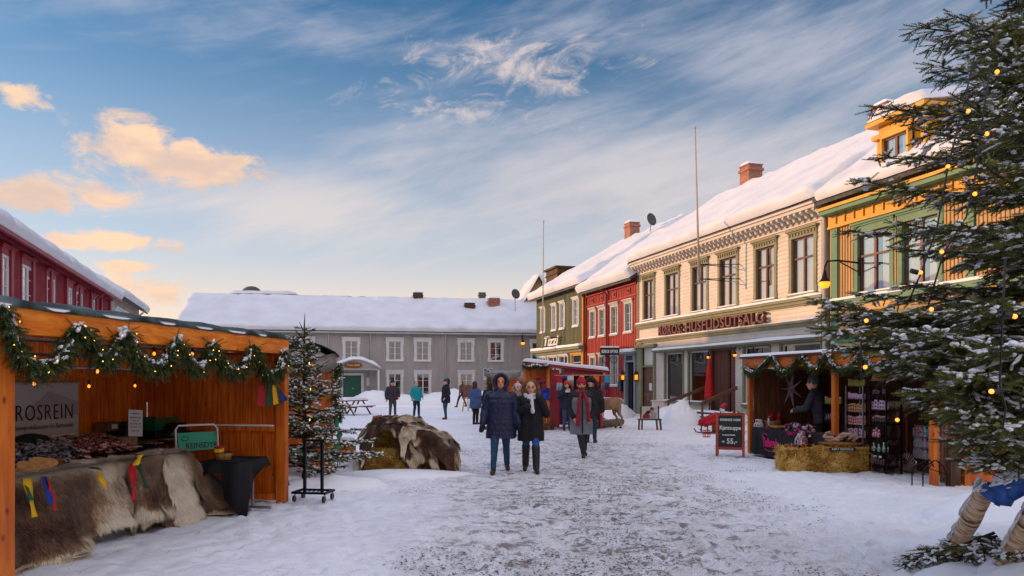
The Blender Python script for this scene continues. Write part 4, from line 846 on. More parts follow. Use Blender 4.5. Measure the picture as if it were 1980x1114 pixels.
def grow_branch(base,az,L,el0,tip_up,rnd,sh,sn,st,sub=.085,sl=.42,shl=(.07,.12),snow=.35,droop=.0,detail=1.0):
    """one spruce bough; appends shoots (p, d, len), snow spots and woody segments"""
    n = max(5,int(L/.12)); p = np.array(base,float); pts = [p.copy()]; hd = np.array([math.sin(az),math.cos(az),0.])
    for i in range(n):
        t = i/n; e = el0+(tip_up-el0)*t**1.6-droop*math.sin(t*3.1); az2 = rnd.uniform(-.06,.06)
        h = np.array([math.sin(az+az2),math.cos(az+az2),0.]); p = p+(h*math.cos(e)+np.array([0,0,math.sin(e)]))*L/n; pts.append(p.copy())
    st.append((pts,.010+.012*L,.004)); pts = np.array(pts); lat = np.array([hd[1],-hd[0],0.])
    s = .10*L; k = 0
    while s < L:
        t = s/L; f = t*n; i = min(int(f),n-1); q = pts[i]+(pts[i+1]-pts[i])*(f-i); d = pts[i+1]-pts[i]; d /= np.linalg.norm(d)
        side = 1 if k % 2 else -1; k += 1
        l2 = sl*L*(1-t)**.75*rnd.uniform(.65,1.1)+.06; l2 = min(l2,.85)
        ang = rnd.uniform(.75,1.05); d2 = d*math.cos(ang)+lat*side*math.sin(ang)+np.array([0,0,rnd.uniform(-.30,.10)]); d2 /= np.linalg.norm(d2)
        m2 = max(1,int(l2/.065)); e2 = q+d2*l2; st.append(([q,e2-np.array([0,0,.04*l2])],.005,.002))
        for j in range(m2+1):
            u = (j+.3)/(m2+1); w = q+d2*l2*u-np.array([0,0,.10*l2*u*u]); ls = rnd.uniform(*shl)
            for s2 in (-1,1):
                if rnd.random() > detail: continue
                a3 = rnd.uniform(.55,.95); lt = np.cross(d2,[0,0,1.]); lt /= max(1e-6,np.linalg.norm(lt)); d3 = d2*math.cos(a3)+lt*s2*math.sin(a3)+np.array([0,0,rnd.uniform(-.35,.25)])
                rem = l2*(1-u)*.45; L3 = ls+rem*rnd.uniform(.3,1)
                m3 = max(1,int(L3/.08))
                for q3 in range(m3):
                    a = w+d3*(L3*q3/m3); sh.append((a,d3+rnd.uniform(-.15,.15)*d2,L3/m3*1.15))
                if rnd.random() < snow: sn.append((w+d3*L3*.5+np.array([0,0,.013]),d3,L3*rnd.uniform(.12,.50),rnd.uniform(.010,.030)))
            sh.append((w,d2,l2/(m2+1)*1.3))
        if rnd.random() < snow*1.1: sn.append((q+d2*l2*.55+np.array([0,0,.014]),d2,l2*rnd.uniform(.10,.30),rnd.uniform(.012,.028)))
        s += sub*rnd.uniform(.7,1.3)
    for i in range(n):
        d = pts[i+1]-pts[i]; sh.append((pts[i],d,np.linalg.norm(d)*1.3))
    dl = pts[-1]-pts[-2]; sh.append((pts[-1],dl,.09))
def finish_tree(root,sh,sn,st,trunk,tmpl,ww=1.0,off=(0,0,0),needle='needle'):
    P_ = np.array([a for a,_,_ in sh]); D_ = np.array([b for _,b,_ in sh]); L_ = np.array([c for _,_,c in sh])
    scatter('needles',tmpl[0],tmpl[1],P_,D_,L_,np.full(len(L_),.10*ww),MAT[needle],root,off=off)
    m = MB()
    for pts,r0,r1 in st: k = len(pts); m.tube(pts,[r0+(r1-r0)*i/(k-1) for i in range(k)],4,False)
    V = m.v; m.v = [(p[0]-off[0],p[1]-off[1],p[2]-off[2]) for p in V]; m.build('branches',MAT['bark'],root,smooth=True)
    if trunk: trunk.build('trunk',MAT['bark'],root,True,smooth=True)
    if sn: snow_blobs('branch_snow',[a for a,_,_,_ in sn],[b for _,b,_,_ in sn],[c for _,_,c,_ in sn],[d for _,_,_,d in sn],root,off)
TN = shoot_template(26,.20,.030,1); TNs = shoot_template(14,.26,.05,2)
# ---------------------------------------------------------------- garlands
def garland(label,P3,parent_off,n_sh=1500,rad=.13,seed=3,down=.9,lights=40,snow=.5,slen=(.08,.17),group='spruce garlands on the market stalls',outn=None,dens=None):
    rnd = random.Random(seed); P3 = [np.array(p,float) for p in P3]; seg = np.array([np.linalg.norm(P3[i+1]-P3[i]) for i in range(len(P3)-1)]); cum = np.concatenate([[0],np.cumsum(seg)]); tot = cum[-1]
    def at(s):
        i = min(len(seg)-1,max(0,int(np.searchsorted(cum,s)-1))); return P3[i]+(P3[i+1]-P3[i])*((s-cum[i])/max(seg[i],1e-6)),(P3[i+1]-P3[i])/max(seg[i],1e-6)
    off = np.mean(P3,0); off[2] = min(p[2] for p in P3)-.1
    t = thing('spruce_garland',label,'garland',off,0,group); sh = []; sn = []
    for i in range(n_sh):
        q,d = at(rnd.uniform(0,tot)); a = rnd.uniform(0,6.283); r = rnd.uniform(0,rad*.5); x = np.cross(d,[0,0,1.]); nx_ = np.linalg.norm(x); x = x/nx_ if nx_ > .2 else np.array([1.,0,0]); y = np.cross(x,d)
        ra = x*math.cos(a)+y*math.sin(a); dd = ra*.6+d*rnd.uniform(-.5,.5)+np.array([0,0,-down*rnd.uniform(.3,1.3)]); dd /= np.linalg.norm(dd)
        L = rnd.uniform(*slen); p = q+ra*r; sh.append((p,dd,L*.5)); sh.append((p+dd*L*.5,dd+np.array([0,0,-.15]),L*.55))
    k = int(tot/.022*snow*1.4)
    for i in range(k):
        q,d = at(rnd.uniform(0,tot)); sw = .5+.5*math.sin(q[0]*7+q[1]*5+q[2]*9+seed)
        if rnd.random() > .35+sw: continue
        nx2 = np.array([rnd.uniform(-.05,.05),rnd.uniform(-.05,.05),0])*(rad/.13); vert = abs(d[2])
        sn.append((q+nx2+np.array([0,0,rad*.42+rnd.uniform(-.02,.012)-.02*vert]),d,rnd.uniform(.02,.05),rnd.uniform(.016,.034)))
    finish_tree(t,sh,sn,[(P3,.008,.008)],None,TNs,1.15,off,'needle_g')
    b = MB()
    for i in range(lights):
        q,d = at(tot*(i+.5)/lights+rnd.uniform(-.03,.03)); q = q+np.array([rnd.uniform(-1,1),rnd.uniform(-1,1),rnd.uniform(-1,.7)])*rad*.6-off+(np.array(outn)*rad*.5 if outn is not None else 0); b.ball(q,.0048,5,4)
    if lights: b.build('fairy_lights',MAT['fairy'],t)
    return t
# ---------------------------------------------------------------- hides
def furmat():
    m = bpy.data.materials.new('reindeer_fur'); m.use_nodes = True; nt = m.node_tree; b = nt.nodes['Principled BSDF']; b.inputs['Roughness'].default_value = .75; b.inputs['Specular IOR Level'].default_value = .15; b.inputs['Sheen Weight'].default_value = .2
    a = nt.nodes.new('ShaderNodeAttribute'); a.attribute_name = 'fur'; cr = nt.nodes.new('ShaderNodeValToRGB'); e = cr.color_ramp.elements
    e[0].position = 0; e[0].color = srgb('#33211a'); e[1].position = 1; e[1].color = srgb('#f4ead8')
    for p,c in ((.22,'#5e4232'),(.45,'#8c6a52'),(.66,'#b4946f'),(.84,'#dcc6a0')): k = e.new(p); k.color = srgb(c)
    nt.links.new(a.outputs['Fac'],cr.inputs[0]); nt.links.new(cr.outputs[0],b.inputs['Base Color'])
    tc = nt.nodes.new('ShaderNodeTexCoord'); n = nt.nodes.new('ShaderNodeTexNoise'); n.inputs['Scale'].default_value = 70; n.inputs['Detail'].default_value = 5; nt.links.new(tc.outputs['Object'],n.inputs[0]); bp = nt.nodes.new('ShaderNodeBump'); bp.inputs['Strength'].default_value = .7; bp.inputs['Distance'].default_value = .01; nt.links.new(n.outputs[0],bp.inputs['Height']); nt.links.new(bp.outputs[0],b.inputs['Normal']); return m
MAT['fur'] = furmat()
def hide(label,fn,mask,fur,nu=90,nv=80,hairs=16000,hl=.05,seed=1,group='reindeer hides',parent=None,name='reindeer_hide',flow=(0,0,-1),cat='hide'):
    """fn(u,v)->(n,3) surface, mask(u,v)->keep value > 0, fur(u,v)->0 dark .. 1 cream"""
    u,v = np.meshgrid(np.linspace(0,1,nu),np.linspace(0,1,nv)); u = u.ravel(); v = v.ravel(); P_ = fn(u,v); k = mask(u,v); f = np.clip(fur(u,v),0,1)
    G_ = P_.reshape(nv,nu,3); N_ = np.cross(np.gradient(G_,axis=1),np.gradient(G_,axis=0)).reshape(-1,3); N_ /= np.maximum(np.linalg.norm(N_,axis=1,keepdims=True),1e-9)
    camv = np.array([0,0,EYE+1.5])-P_
    if np.mean(np.sum(N_*camv,1)) < 0: N_ = -N_
    P_ = P_+N_*((fbm(u*30,v*30,3,seed)-.5)*.012)[:,None]
    idx = (np.arange(nu-1)[None,:]+nu*np.arange(nv-1)[:,None]).ravel(); F = np.stack([idx,idx+1,idx+1+nu,idx+nu],1); keep = (k[F] > 0).all(1); F = F[keep]
    th = .014; V = np.vstack([P_,P_-N_*th]); n0 = len(P_)
    ed = {}
    for q in F:
        for i in range(4):
            a,b = int(q[i]),int(q[(i+1) % 4]); kk = (min(a,b),max(a,b)); ed[kk] = None if kk in ed else (a,b)
    side = np.array([(e[1],e[0],e[0]+n0,e[1]+n0) for e in ed.values() if e])
    Fall = np.vstack([F,F[:,::-1]+n0,side]); used = np.unique(Fall); re = np.full(2*n0,-1); re[used] = np.arange(len(used)); Fall = re[Fall]; Vu = V[used]; fa = np.concatenate([f,f*0+.8])[used]
    rr = np.random.RandomState(seed); ci = rr.randint(0,len(F),hairs); w = rr.rand(hairs,2); q = F[ci]
    Pq = (P_[q[:,0]]*(1-w[:,:1])+P_[q[:,1]]*w[:,:1])*(1-w[:,1:])+(P_[q[:,3]]*(1-w[:,:1])+P_[q[:,2]]*w[:,:1])*w[:,1:]; Nq = N_[q[:,0]]; fq = f[q[:,0]]
    fl = np.tile(np.array(flow,float),(hairs,1)); fl = fl-Nq*np.sum(fl*Nq,1,keepdims=True); wav = fbm(u[q[:,0]]*7,v[q[:,0]]*7,3,seed+4)-.5
    side_ = np.cross(Nq,fl); fl = fl+side_*wav[:,None]*2.2; fl /= np.maximum(np.linalg.norm(fl,axis=1,keepdims=True),1e-6)
    d = fl+Nq*(.22+.25*rr.rand(hairs,1)); d /= np.linalg.norm(d,axis=1,keepdims=True); s_ = np.cross(d,Nq); s_ /= np.maximum(np.linalg.norm(s_,axis=1,keepdims=True),1e-6)
    ll = hl*(.6+.8*rr.rand(hairs,1))*(1+.6*(fq[:,None] > .75)); tri = np.stack([Pq+s_*.0036,Pq-s_*.0036,Pq+d*ll],1).reshape(-1,3); tf = np.arange(len(tri)).reshape(-1,3)
    fh = np.repeat(np.clip(fq+(rr.rand(hairs)-.5)*.42,0,1),3)
    F3 = np.vstack([Fall[:,[0,1,2]],Fall[:,[0,2,3]],tf+len(Vu)]); VV = np.vstack([Vu,tri]); c = Vu.mean(0); c[2] = Vu[:,2].min()
    o = np_mesh(name,VV-c,F3,MAT['fur'],parent,smooth=True,attr={'fur': np.concatenate([fa,fh])})
    if parent is None: o.location = c; tag(o,label,cat,group)
    return o
# ---------------------------------------------------------------- straw bales
_st = np.array([[0,.5,0],[0,-.5,0],[1,-.35,0],[1,.35,0]]); _sf = np.array([[0,1,2],[0,2,3]])
MAT['bale'] = M('straw_bale_core','#96702e',.95,.4,14,.8,60)
def bale(label,c,dims,rz=0,n=6500,seed=1,group=None,parent=None,name='straw_bale'):
    r = np.random.RandomState(seed); dx,dy,dz = dims; t = thing(name,label,'straw bale',c,rz,group) if parent is None else parent
    m = MB(); m.box((-dx/2+.02,-dy/2+.02,.01),(dx/2-.02,dy/2-.02,dz-.02)); m.build('bale_core',MAT['bale'],t)
    ax = r.choice(3,n,p=np.array([dy*dz,dx*dz,dx*dy])/(dy*dz+dx*dz+dx*dy)); sg = np.where(r.rand(n) < .5,-1,1); P_ = (r.rand(n,3)-.5)*np.array([dx,dy,dz])*np.array([.98,.98,.98])
    for k,h in enumerate((dx,dy,dz)): P_[ax == k,k] = (sg*h/2*(.93+.1*r.rand(n)))[ax == k]
    P_[:,2] += dz/2; D = r.randn(n,3); N_ = np.zeros((n,3)); N_[np.arange(n),ax] = sg; D = D-N_*np.sum(D*N_,1,keepdims=True)*.85+N_*.12; D[:,2] *= .7
    D = D/np.linalg.norm(D,axis=1,keepdims=True); L = .05+.13*r.rand(n)**2; P_ = P_-D*L[:,None]*.5; P_[:,2] = np.maximum(P_[:,2],.01)
    bul = 1+.05*np.sin(P_[:,0:1]*14+seed); P_[:,1:2] *= bul
    scatter('straw',_st,_sf,P_,D,L,np.full(n,.008)*(.6+.8*r.rand(n)),MAT['straw'],t,seed=seed,shade=np.clip(.5+2.2*(fbm(P_[:,0]*5+P_[:,1]*5,P_[:,2]*6,3,seed)-.5)+.5*(r.rand(n)-.5),0,1))
    s = MB()
    for y in (-dy*.2,dy*.2): s.box((-dx/2-.006,y-.004,.0),(dx/2+.006,y+.004,dz+.006))
    s.build('twine',MAT['bale'],t); return t
# ================================================================ LEFT STALL
S1 = Fac((-5.104,0),(.178,1.0)); a0,a1 = S1.s(21)-.15,S1.s(553); D1 = 2.16
def slant_roof(name,F,s0,s1,o0,z0_,o1,z1_,mat,parent,th=.03):
    m = MB(); v = [F.pt(s0,z0_,o0),F.pt(s1,z0_,o0),F.pt(s1,z1_,o1),F.pt(s0,z1_,o1)]; v += [p+Vector((0,0,th)) for p in v]
    m.add(v,[(3,2,1,0),(4,5,6,7),(0,1,5,4),(1,2,6,5),(2,3,7,6),(3,0,4,7)]); return m.build(name,MAT[mat],parent,True)
MAT['tarp'] = M('dark_green_tarpaulin','#1c2824',.6,.3,3,.6,9,spec=.3,col2='#5c706c',thr=(.45,.75)); MAT['pale_sheet'] = M('pale_roof_sheet','#8d8483',.6,.12,2)
def rolled_tarp(name,F,s0,s1,z,o,parent,h=.14,seed=1,mat='tarp',over=.25):
    n = int((s1-s0)/.05); k = 12; ss = np.linspace(s0,s1,n); V = []
    for i,s_ in enumerate(ss):
        w = .7+.6*float(fbm(s_*1.6,3,3,seed)); hh = h*w
        for j in range(k):
            a = j/(k-1); oo = o+.10-(over+.10)*a; zz = z-.03+hh*math.sin(min(1,a*1.7)*math.pi/2)*(1-.15*a)+.030*math.sin(s_*9+a*5+2*float(vnoise(s_*3,a*3,seed)))
            if j == 0: zz = z-.045-.012*float(vnoise(s_*5,0,seed+2)); oo = o+.085
            V.append(F.pt(s_,zz,oo))
    m = MB(); m.add(V,[(i*k+j,(i+1)*k+j,(i+1)*k+j+1,i*k+j+1) for i in range(n-1) for j in range(k-1)]); o_ = m.build(name,MAT[mat],parent,True,True)
    sd = o_.modifiers.new('thick','SOLIDIFY'); sd.thickness = .006; return o_
c = S1.pt((a0+a1)/2,0,-D1/2); st1 = thing('market_stall','large orange wooden market stall in the left foreground, selling reindeer meat and hides','market stall',c)
m = MB(); m.fbox(S1,a0-.16,a1,2.085,2.30,-.02,.045); m.build('front_beam',wood('orange_fascia_board','#d8660f','#ff9d34',.38,0,1),st1,True,bevel=.006)
for (q,w) in ((a0,.15),(a1-.11,.11)):
    m = MB(); m.fbox(S1,q,q+w,0,2.086,-.10,.04); m.build('post',MAT['orange_post'],st1,True,bevel=.005)
m = MB(); m.fbox(S1,a1-.04,a1+.005,.02,2.12,-D1,-.10)
sw = m.build('side_wall',MAT['orange_in'],st1,True)
m = MB(); m.fbox(S1,a0,a1-.05,.02,1.86,-D1-.04,-D1); m.build('back_wall',MAT['orange_in'],st1,True)
m = MB(); m.fbox(S1,a1-.12,a1-.045,1.0,1.07,-D1+.02,-.12); m.fbox(S1,a1-.10,a1-.045,1.4,2.1,-D1+.02,-D1+.12); m.fbox(S1,a1-.10,a1-.045,.03,.12,-D1+.02,-.12); m.fbox(S1,a1-.10,a1-.045,1.95,2.08,-D1+.1,-.12); m.build('rail',MAT['orange_in'],st1,True)
snow_slab('rail_snow',[S1.pt(a1-.125,1.071,-1.5),S1.pt(a1-.125,1.071,-.13),S1.pt(a1-.045,1.071,-.13),S1.pt(a1-.045,1.071,-1.5)],.022,st1,3,.05,.04,.012,False,'snow',.9,.005)
slant_roof('roof_sheet',S1,a0-.3,a1+.02,.03,2.305,-D1-.15,1.86,'pale_sheet',st1)
m = MB()
for (o_,z_) in ((-.42,2.10),(-.95,1.99),(-1.5,1.88),(-2.05,1.76)): m.fbox(S1,a0-.2,a1-.02,z_,z_+.105,o_-.05,o_)
m.build('purlins',MAT['orange_in'],st1,True)
snow_slab('beam_snow',[S1.pt(a0-.16,2.302,.05),S1.pt(a1,2.302,.05),S1.pt(a1,2.302,-.03),S1.pt(a0-.16,2.302,-.03)],.020,st1,5,.05,.03,.01,False,'snow',.6,.006)
rolled_tarp('tarpaulin',S1,a0-.4,a1+.05,2.345,-.02,st1,.055,4)
m = MB(); m.add([S1.pt(a1-.03,2.3,-.1),S1.pt(a1+.10,2.24,-.1),S1.pt(a1+.18,1.92,-.3),S1.pt(a1+.04,2.28,-.9),S1.pt(a1+.02,2.34,-.5)],[(0,1,2,4),(2,3,4)]); q = m.build('tarp_corner',MAT['tarp'],st1,True); q.modifiers.new('s','SOLIDIFY').thickness = .02
# garland on the left stall
GP = [(-4,590),(8,600),(22,640),(42,690),(72,708),(104,700),(130,670),(143,632),(160,632),(172,655),(190,682),(203,694),(218,688),(230,660),(240,640),(252,652),(262,685),(285,704),(312,706),(328,684),(342,656),(356,684),(370,702),(386,712),(400,690),(411,662),(424,690),(440,712),(462,716),(478,696),(489,665),(500,692),(512,718),(528,726),(541,712),(549,690),(552,668)]
P3 = []
for i in range(len(GP)-1):
    for k in range(3):
        t = k/3; px,py = GP[i][0]*(1-t)+GP[i+1][0]*t,GP[i][1]*(1-t)+GP[i+1][1]*t; s_ = S1.s(px,.10); z_ = S1.z(px,py,.10); P3.append(S1.pt(s_,z_-.015,.10))
garland('snow-dusted spruce garland with tiny lights swagged along the front of the large left stall',P3,None,2900,.095,5,.9,62,1.0,(.06,.16),outn=S1.N)
# warm bulbs hanging in the stall
for (px,py,o_,lb) in ((52,706,-.9,'leftmost lit bulb under the left stall roof, above the banner edge'),(188,718,-.5,'lit bulb under the left stall roof hanging above the gap beside the banner'),(66,742,-1.3,'lit bulb hanging in front of the top of the grey banner'),(172,747,-1.6,'lit bulb hanging just right of the grey banner'),(261,746,-1.8,'lit bulb hanging near the back right corner of the left stall'),(298,684,-.5,'lit bulb high under the roof near the middle of the left stall'),(372,684,-.4,'rightmost lit bulb under the roof of the left stall')):
    s_ = S1.s(px,o_); p = S1.pt(s_,S1.z(px,py,o_),o_); t = thing('stall_bulb',lb,'light bulb',p,0,'bulbs under the left stall roof'); m = MB(); m.ball((0,0,0),(.016,.016,.021),10,7); m.build('bulb',MAT['bulb'],t,smooth=True); m = MB(); m.tube([(0,0,.028),(0,0,.075)],.016,8); m.tube([(0,0,.075),(0,0,.25)],.003,5); m.build('socket',MAT['black_plastic'],t)
# banner
bo = -D1+.03; bs = [S1.s(150,bo),S1.s(150,bo)-1.75]; z0b,z1b = S1.z(150,842,bo)-.01,S1.z(150,741,bo)
t = thing('banner','pale grey cloth banner with thin black capitals on the back wall of the left stall','banner',S1.pt((bs[0]+bs[1])/2,z0b,bo)); m = MB(); n = 30; vs = []
for i in range(n+1):
    s_ = bs[1]+(bs[0]-bs[1])*i/n; w = .008*math.sin(i*.9); vs += [S1.pt(s_,z0b,bo+w+.01),S1.pt(s_,z1b,bo+w*.3+.01)]
m.add(vs,[(2*i,2*i+2,2*i+3,2*i+1) for i in range(n)]); m.build('cloth',M('grey_banner_cloth','#b5a9a6',.8,.05,2,.1,20),t,True,True)
L0 = wloc(t); sc_ = abs(bs[1]-bs[0]); hh = z1b-z0b
cb = (bs[0]+bs[1])/2+.02
o = text('RØROSREIN',.27,MAT['text_black'],t,S1.pt(cb-.02,z0b+hh*.47,bo+.025)-L0,frot(S1),.002,-.003,.95,'lettering',spacing=1.15)
xs_ = [v.co.x for v in o.data.vertices]; ea,eb = S1.s(22,bo),S1.s(137,bo); k_ = (eb-ea)/.765/(max(xs_)-min(xs_)); o.data.transform(Matrix.Translation((-max(xs_)*k_,0,0)) @ Matrix.Diagonal((k_,1,1,1))); o.location = S1.pt(eb,z0b+hh*.47,bo+.025)-L0
o = text('Reinsdyrdelikatesser fra Rørosvidda',.085,MAT['text_black'],t,S1.pt((ea+eb)/2,z0b+hh*.23,bo+.025)-L0,frot(S1),.001,-.001,1,'lettering',shear=.4); wd = max(v.co.x for v in o.data.vertices)-min(v.co.x for v in o.data.vertices); o.data.transform(Matrix.Diagonal(((eb-ea)*1.02/wd,1,1,1)))
m = MB(); m.add([S1.pt(bs[0]-.9+dx,z0b+hh*zz,bo+.021) for dx,zz in ((0,.40),(.28,.70),(.42,.86),(.55,.80),(.88,.66),(.88,.40))],[(0,1,2,3,4,5)]); m.build('mountain_print',M('banner_print','#a09390',.8,.05,2),t,True)
for k,cl in enumerate(('#3c8aa0','#58a070','#c8b040','#d8d0c0')):
    m = MB(); e = [bs[1]+(bs[0]-bs[1])*(k*.22+.08),bs[1]+(bs[0]-bs[1])*(k*.22+.30)]; m.fbox(S1,e[0],e[1],z0b+.025,z0b+.045,bo+.018,bo+.022); m.build('stripe_print',M('stripe_'+'abcd'[k],cl,.8,.05,2),t,True)
m = MB(); m.tube([S1.pt(bs[1],z1b,bo+.02),S1.pt(bs[0]+.01,z1b,bo+.02)],.012,8); m.tube([S1.pt(bs[1],z0b,bo+.02),S1.pt(bs[0]+.01,z0b,bo+.02)],.012,8); m.build('banner_rod',MAT['greywhite'],t,True)
# pennant of red, green, yellow and blue cloth
t = thing('cloth_pennant','hanging cloth in red, green, yellow and blue near the right post of the left stall','flag',S1.pt(a1-.6,1.55,-.02));
pp = [(500,735),(514,739),(521,742),(528,746),(548,770)]; bb = [(497,785),(512,786),(524,783),(534,780),(549,773)]
for k,cl in enumerate(('#a01a1c','#16442c','#d8a21c','#182a5c')):
    m = MB(); q = [S1.pt(S1.s(x,0),S1.z(x,y,0),.0+.02*k) for x,y in (pp[k],pp[k+1],bb[k+1],bb[k])]; q2 = [p-S1.N*.006 for p in q]; m.add(q+q2,[(0,1,2,3),(7,6,5,4),(0,4,5,1),(1,5,6,2),(2,6,7,3),(3,7,4,0)]); m.build('cloth_strip',M('felt_'+'abcd'[k],cl,.9,.1,8,.3,60),t,True)
# long table under the hides
t_s0,t_s1,t_o0,t_o1,TZ = S1.s(-40,-.7),S1.s(352,-.7),-.70,-1.45,.80
t = thing('trestle_table','long folding table hidden under reindeer hides in the left stall','table',S1.pt((t_s0+t_s1)/2,0,-1.05)); m = MB(); m.fbox(S1,t_s0,t_s1,TZ-.04,TZ,t_o1,t_o0); m.build('table_top',MAT['old_wood'],t,True)
for (s_,o_) in ((t_s0+.3,t_o0-.1),(t_s1-1.1,t_o0-.08),(t_s1-.15,t_o0-.1),(t_s0+.3,t_o1+.1),(t_s1-.15,t_o1+.1)): m = MB(); m.tube([S1.pt(s_,0,o_),S1.pt(s_,TZ-.04,o_)],.016,8); m.build('leg',MAT['steel'],t,True)
m = MB(); m.fbox(S1,t_s0+.1,t_s1-.3,.03,.70,t_o0-.5,t_o0-.3); o = m.build('dark_box',MAT['black_cloth'],None,True); tag(o,'black covered boxes stored under the long hide-draped table','box')
def drape(s0,s1,top_o,len_v,flare=.28,endslope=None,seed=1,back=.35,amp=.03):
    """cloth running from the table top over its front edge to the ground"""
    def fn(u,v):
        s_ = s0+(s1-s0)*u; d = v*len_v; fold = (amp*np.sin(u*13+seed)+.16*(fbm(u*3.2,v*3.2,3,seed)-.5))*np.clip((d-back)*2,0,1)
        over = np.clip(d-back,0,None); r = .10
        zt = TZ+.03+.012*fbm(u*6,v*6,2,seed+3)
        if endslope is not None:
            ex = np.clip(s_-endslope,0,None); zt = zt-ex*.62-.05*(ex > 0)*np.sin(ex*4); zt = np.maximum(zt,.10)
        a = np.clip(over/(r*1.57),0,1)*1.57; rest = np.clip(over-r*1.57,0,None)
        o_ = top_o-back+np.minimum(d,back)+r*np.sin(a)+rest*flare+fold; z_ = zt-r*(1-np.cos(a))-rest*.96
        under = np.clip(.03-z_,0,None); z_ = np.maximum(z_,.03+.01*fbm(u*9,v*9,2,seed)); o_ = o_+under*.8
        return np.array(S1.O)[None]+np.outer(s_,S1.U)+np.outer(o_,S1.N)+np.outer(z_,[0,0,1])
    return fn
def edge(u,v): return np.minimum(np.minimum(u,1-u),np.minimum(v,1-v))
def hmask(seed,cut=.05,lobes=()):
    def fn(u,v):
        e = edge(u,v)-cut*(.3+1.6*fbm(u*5,v*5,3,seed))
        for (cu,cv,ru,rv) in lobes: e = np.minimum(e,np.hypot((u-cu)/ru,(v-cv)/rv)-1)
        return e
    return fn
def hfur(seed,base=.36,rim=.55,w=.14,contrast=.7,wx=2.2):
    def fn(u,v):
        e = edge(u,v); n = fbm(u*wx,v*2.6,3,seed)-.5; return base+contrast*n+rim*np.clip(1-(e+.06*(fbm(u*7,v*7,3,seed+3)-.5))/w,0,1)**1.2+.16*(fbm(u*16,v*10,3,seed+6)-.5)
    return fn
se = t_s1
ss = lambda x,a,b: np.clip((x-a)/(b-a),0,1)
def h1f(u,v):
    n = fbm(u*5,v*4,4,3)-.5; w = .12*n; return .38+.9*n+.75*ss(v+w,.30,.20)+.75*ss(v+w+.25*(u-.3),.80,.92)+.40*ss(u+w,.70,.86)+.2*(fbm(u*30,v*9,3,4)-.5)
def h2f(u,v):
    n = fbm(u*5,v*4,4,13)-.5; w = .16*n; return .30+.9*n+.55*ss(v+w,.32,.20)+.8*ss(u+w,.16,.04)+.75*np.exp(-((v+w-.76)/.05)**2)+.45*ss(v+w,.80,.9)+.2*(fbm(u*30,v*9,3,5)-.5)
def h3f(u,v):
    n = fbm(u*4,v*4,4,23)-.5; w = .35*n; return .36+.9*n+.62*ss(u+w+.12*v,.46,.28)+.7*ss(u+v+w,1.66,1.84)+.6*ss(v+w-.5*u,.62,.74)*ss(u,.6,.45)+.25*np.exp(-((u-v*.5-.35)/.07)**2)+.2*(fbm(u*25,v*9,3,6)-.5)
se = t_s1
hide('dark brown reindeer hide with cream edges, nearest the left post of the stall',drape(S1.s(-30,-.6),se-1.22,t_o0,1.26,.22,None,2,.24,.05),hmask(2,.05,[(.86,1.0,.30,.24),(.30,1.06,.16,.16),(.58,1.04,.10,.14)]),h1f,130,90,52000,.055,2,'reindeer hides over the stall table')
hide('grey-brown reindeer hide between the two others on the stall table',drape(se-1.42,se-.42,t_o0+.03,1.20,.20,None,7,.22,.06),hmask(9,.06,[(0.10,.97,.16,.3),(.55,1.02,.20,.20),(.97,.5,.06,.2),(.36,1.03,.07,.25)]),h2f,110,90,44000,.055,8,'reindeer hides over the stall table')
hide('large cream and mid-brown reindeer hide sloping off the right end of the stall table',drape(se-.66,se+.90,t_o0+.07,1.30,.24,se-.05,5,.32,.05),hmask(15,.06,[(1.0,1.02,.30,.34),(.42,1.03,.10,.14),(1.0,0,.25,.12),(.72,1.03,.08,.12)]),h3f,120,90,60000,.06,15,'reindeer hides over the stall table')
def ribbon(label,px0,py0,px1,py1,col,w=.035,o_=-.42,sway=.02,seed=1):
    n = 14; vs = []; m = MB()
    for i in range(n+1):
        t = i/n; px = px0+(px1-px0)*t; py = py0+(py1-py0)*t; oo = o_+.17*(t**.8)+.008*math.sin(t*9+seed); c_ = S1.pt(S1.s(px,oo),S1.z(px,py,oo),oo); dx = S1.U*(w/2)*(1+.2*math.sin(t*5)); tw = S1.N*.012*math.sin(t*6+seed); vs += [c_-dx-tw,c_+dx+tw]
    m.add(vs,[(2*i,2*i+1,2*i+3,2*i+2) for i in range(n)]); o = m.build('felt_ribbon',M('felt_ribbon_'+str(seed),col,.85,.1,9,.3,80),None,True,True); tag(o,label,'ribbon','felt ribbons on the hides'); sd = o.modifiers.new('s','SOLIDIFY'); sd.thickness = .004
ribbon('mustard yellow felt ribbon, leftmost on the hides',51,925,67,1000,'#e0ac12',.065,-.50,.02,1)
ribbon('dark green felt ribbon just behind the leftmost yellow one',47,926,60,968,'#1c5a34',.045,-.52,.02,2)
ribbon('royal blue felt ribbon beside a thin red one on the dark hide',84,922,99,975,'#1c3c90',.06,-.50,.02,3)
ribbon('thin red felt ribbon beside the royal blue one',92,922,107,988,'#c81c24',.035,-.48,.02,4)
ribbon('short yellow felt ribbon tipped with red, in the gap between two hides',188,912,207,948,'#e0ac12',.055,-.46,.02,5)
ribbon('green felt ribbon tied over the short yellow one',174,904,196,908,'#1c5a34',.07,-.42,.02,6)
ribbon('broad red felt ribbon hanging on the middle hide',256,898,259,966,'#c4161c',.075,-.44,.02,7)
ribbon('dark green felt ribbon right of the broad red one',266,898,284,944,'#17482c',.05,-.43,.02,8)
ribbon('yellow felt bow on top of the broad red ribbon',272,880,262,900,'#f0b810',.09,-.40,.02,9)
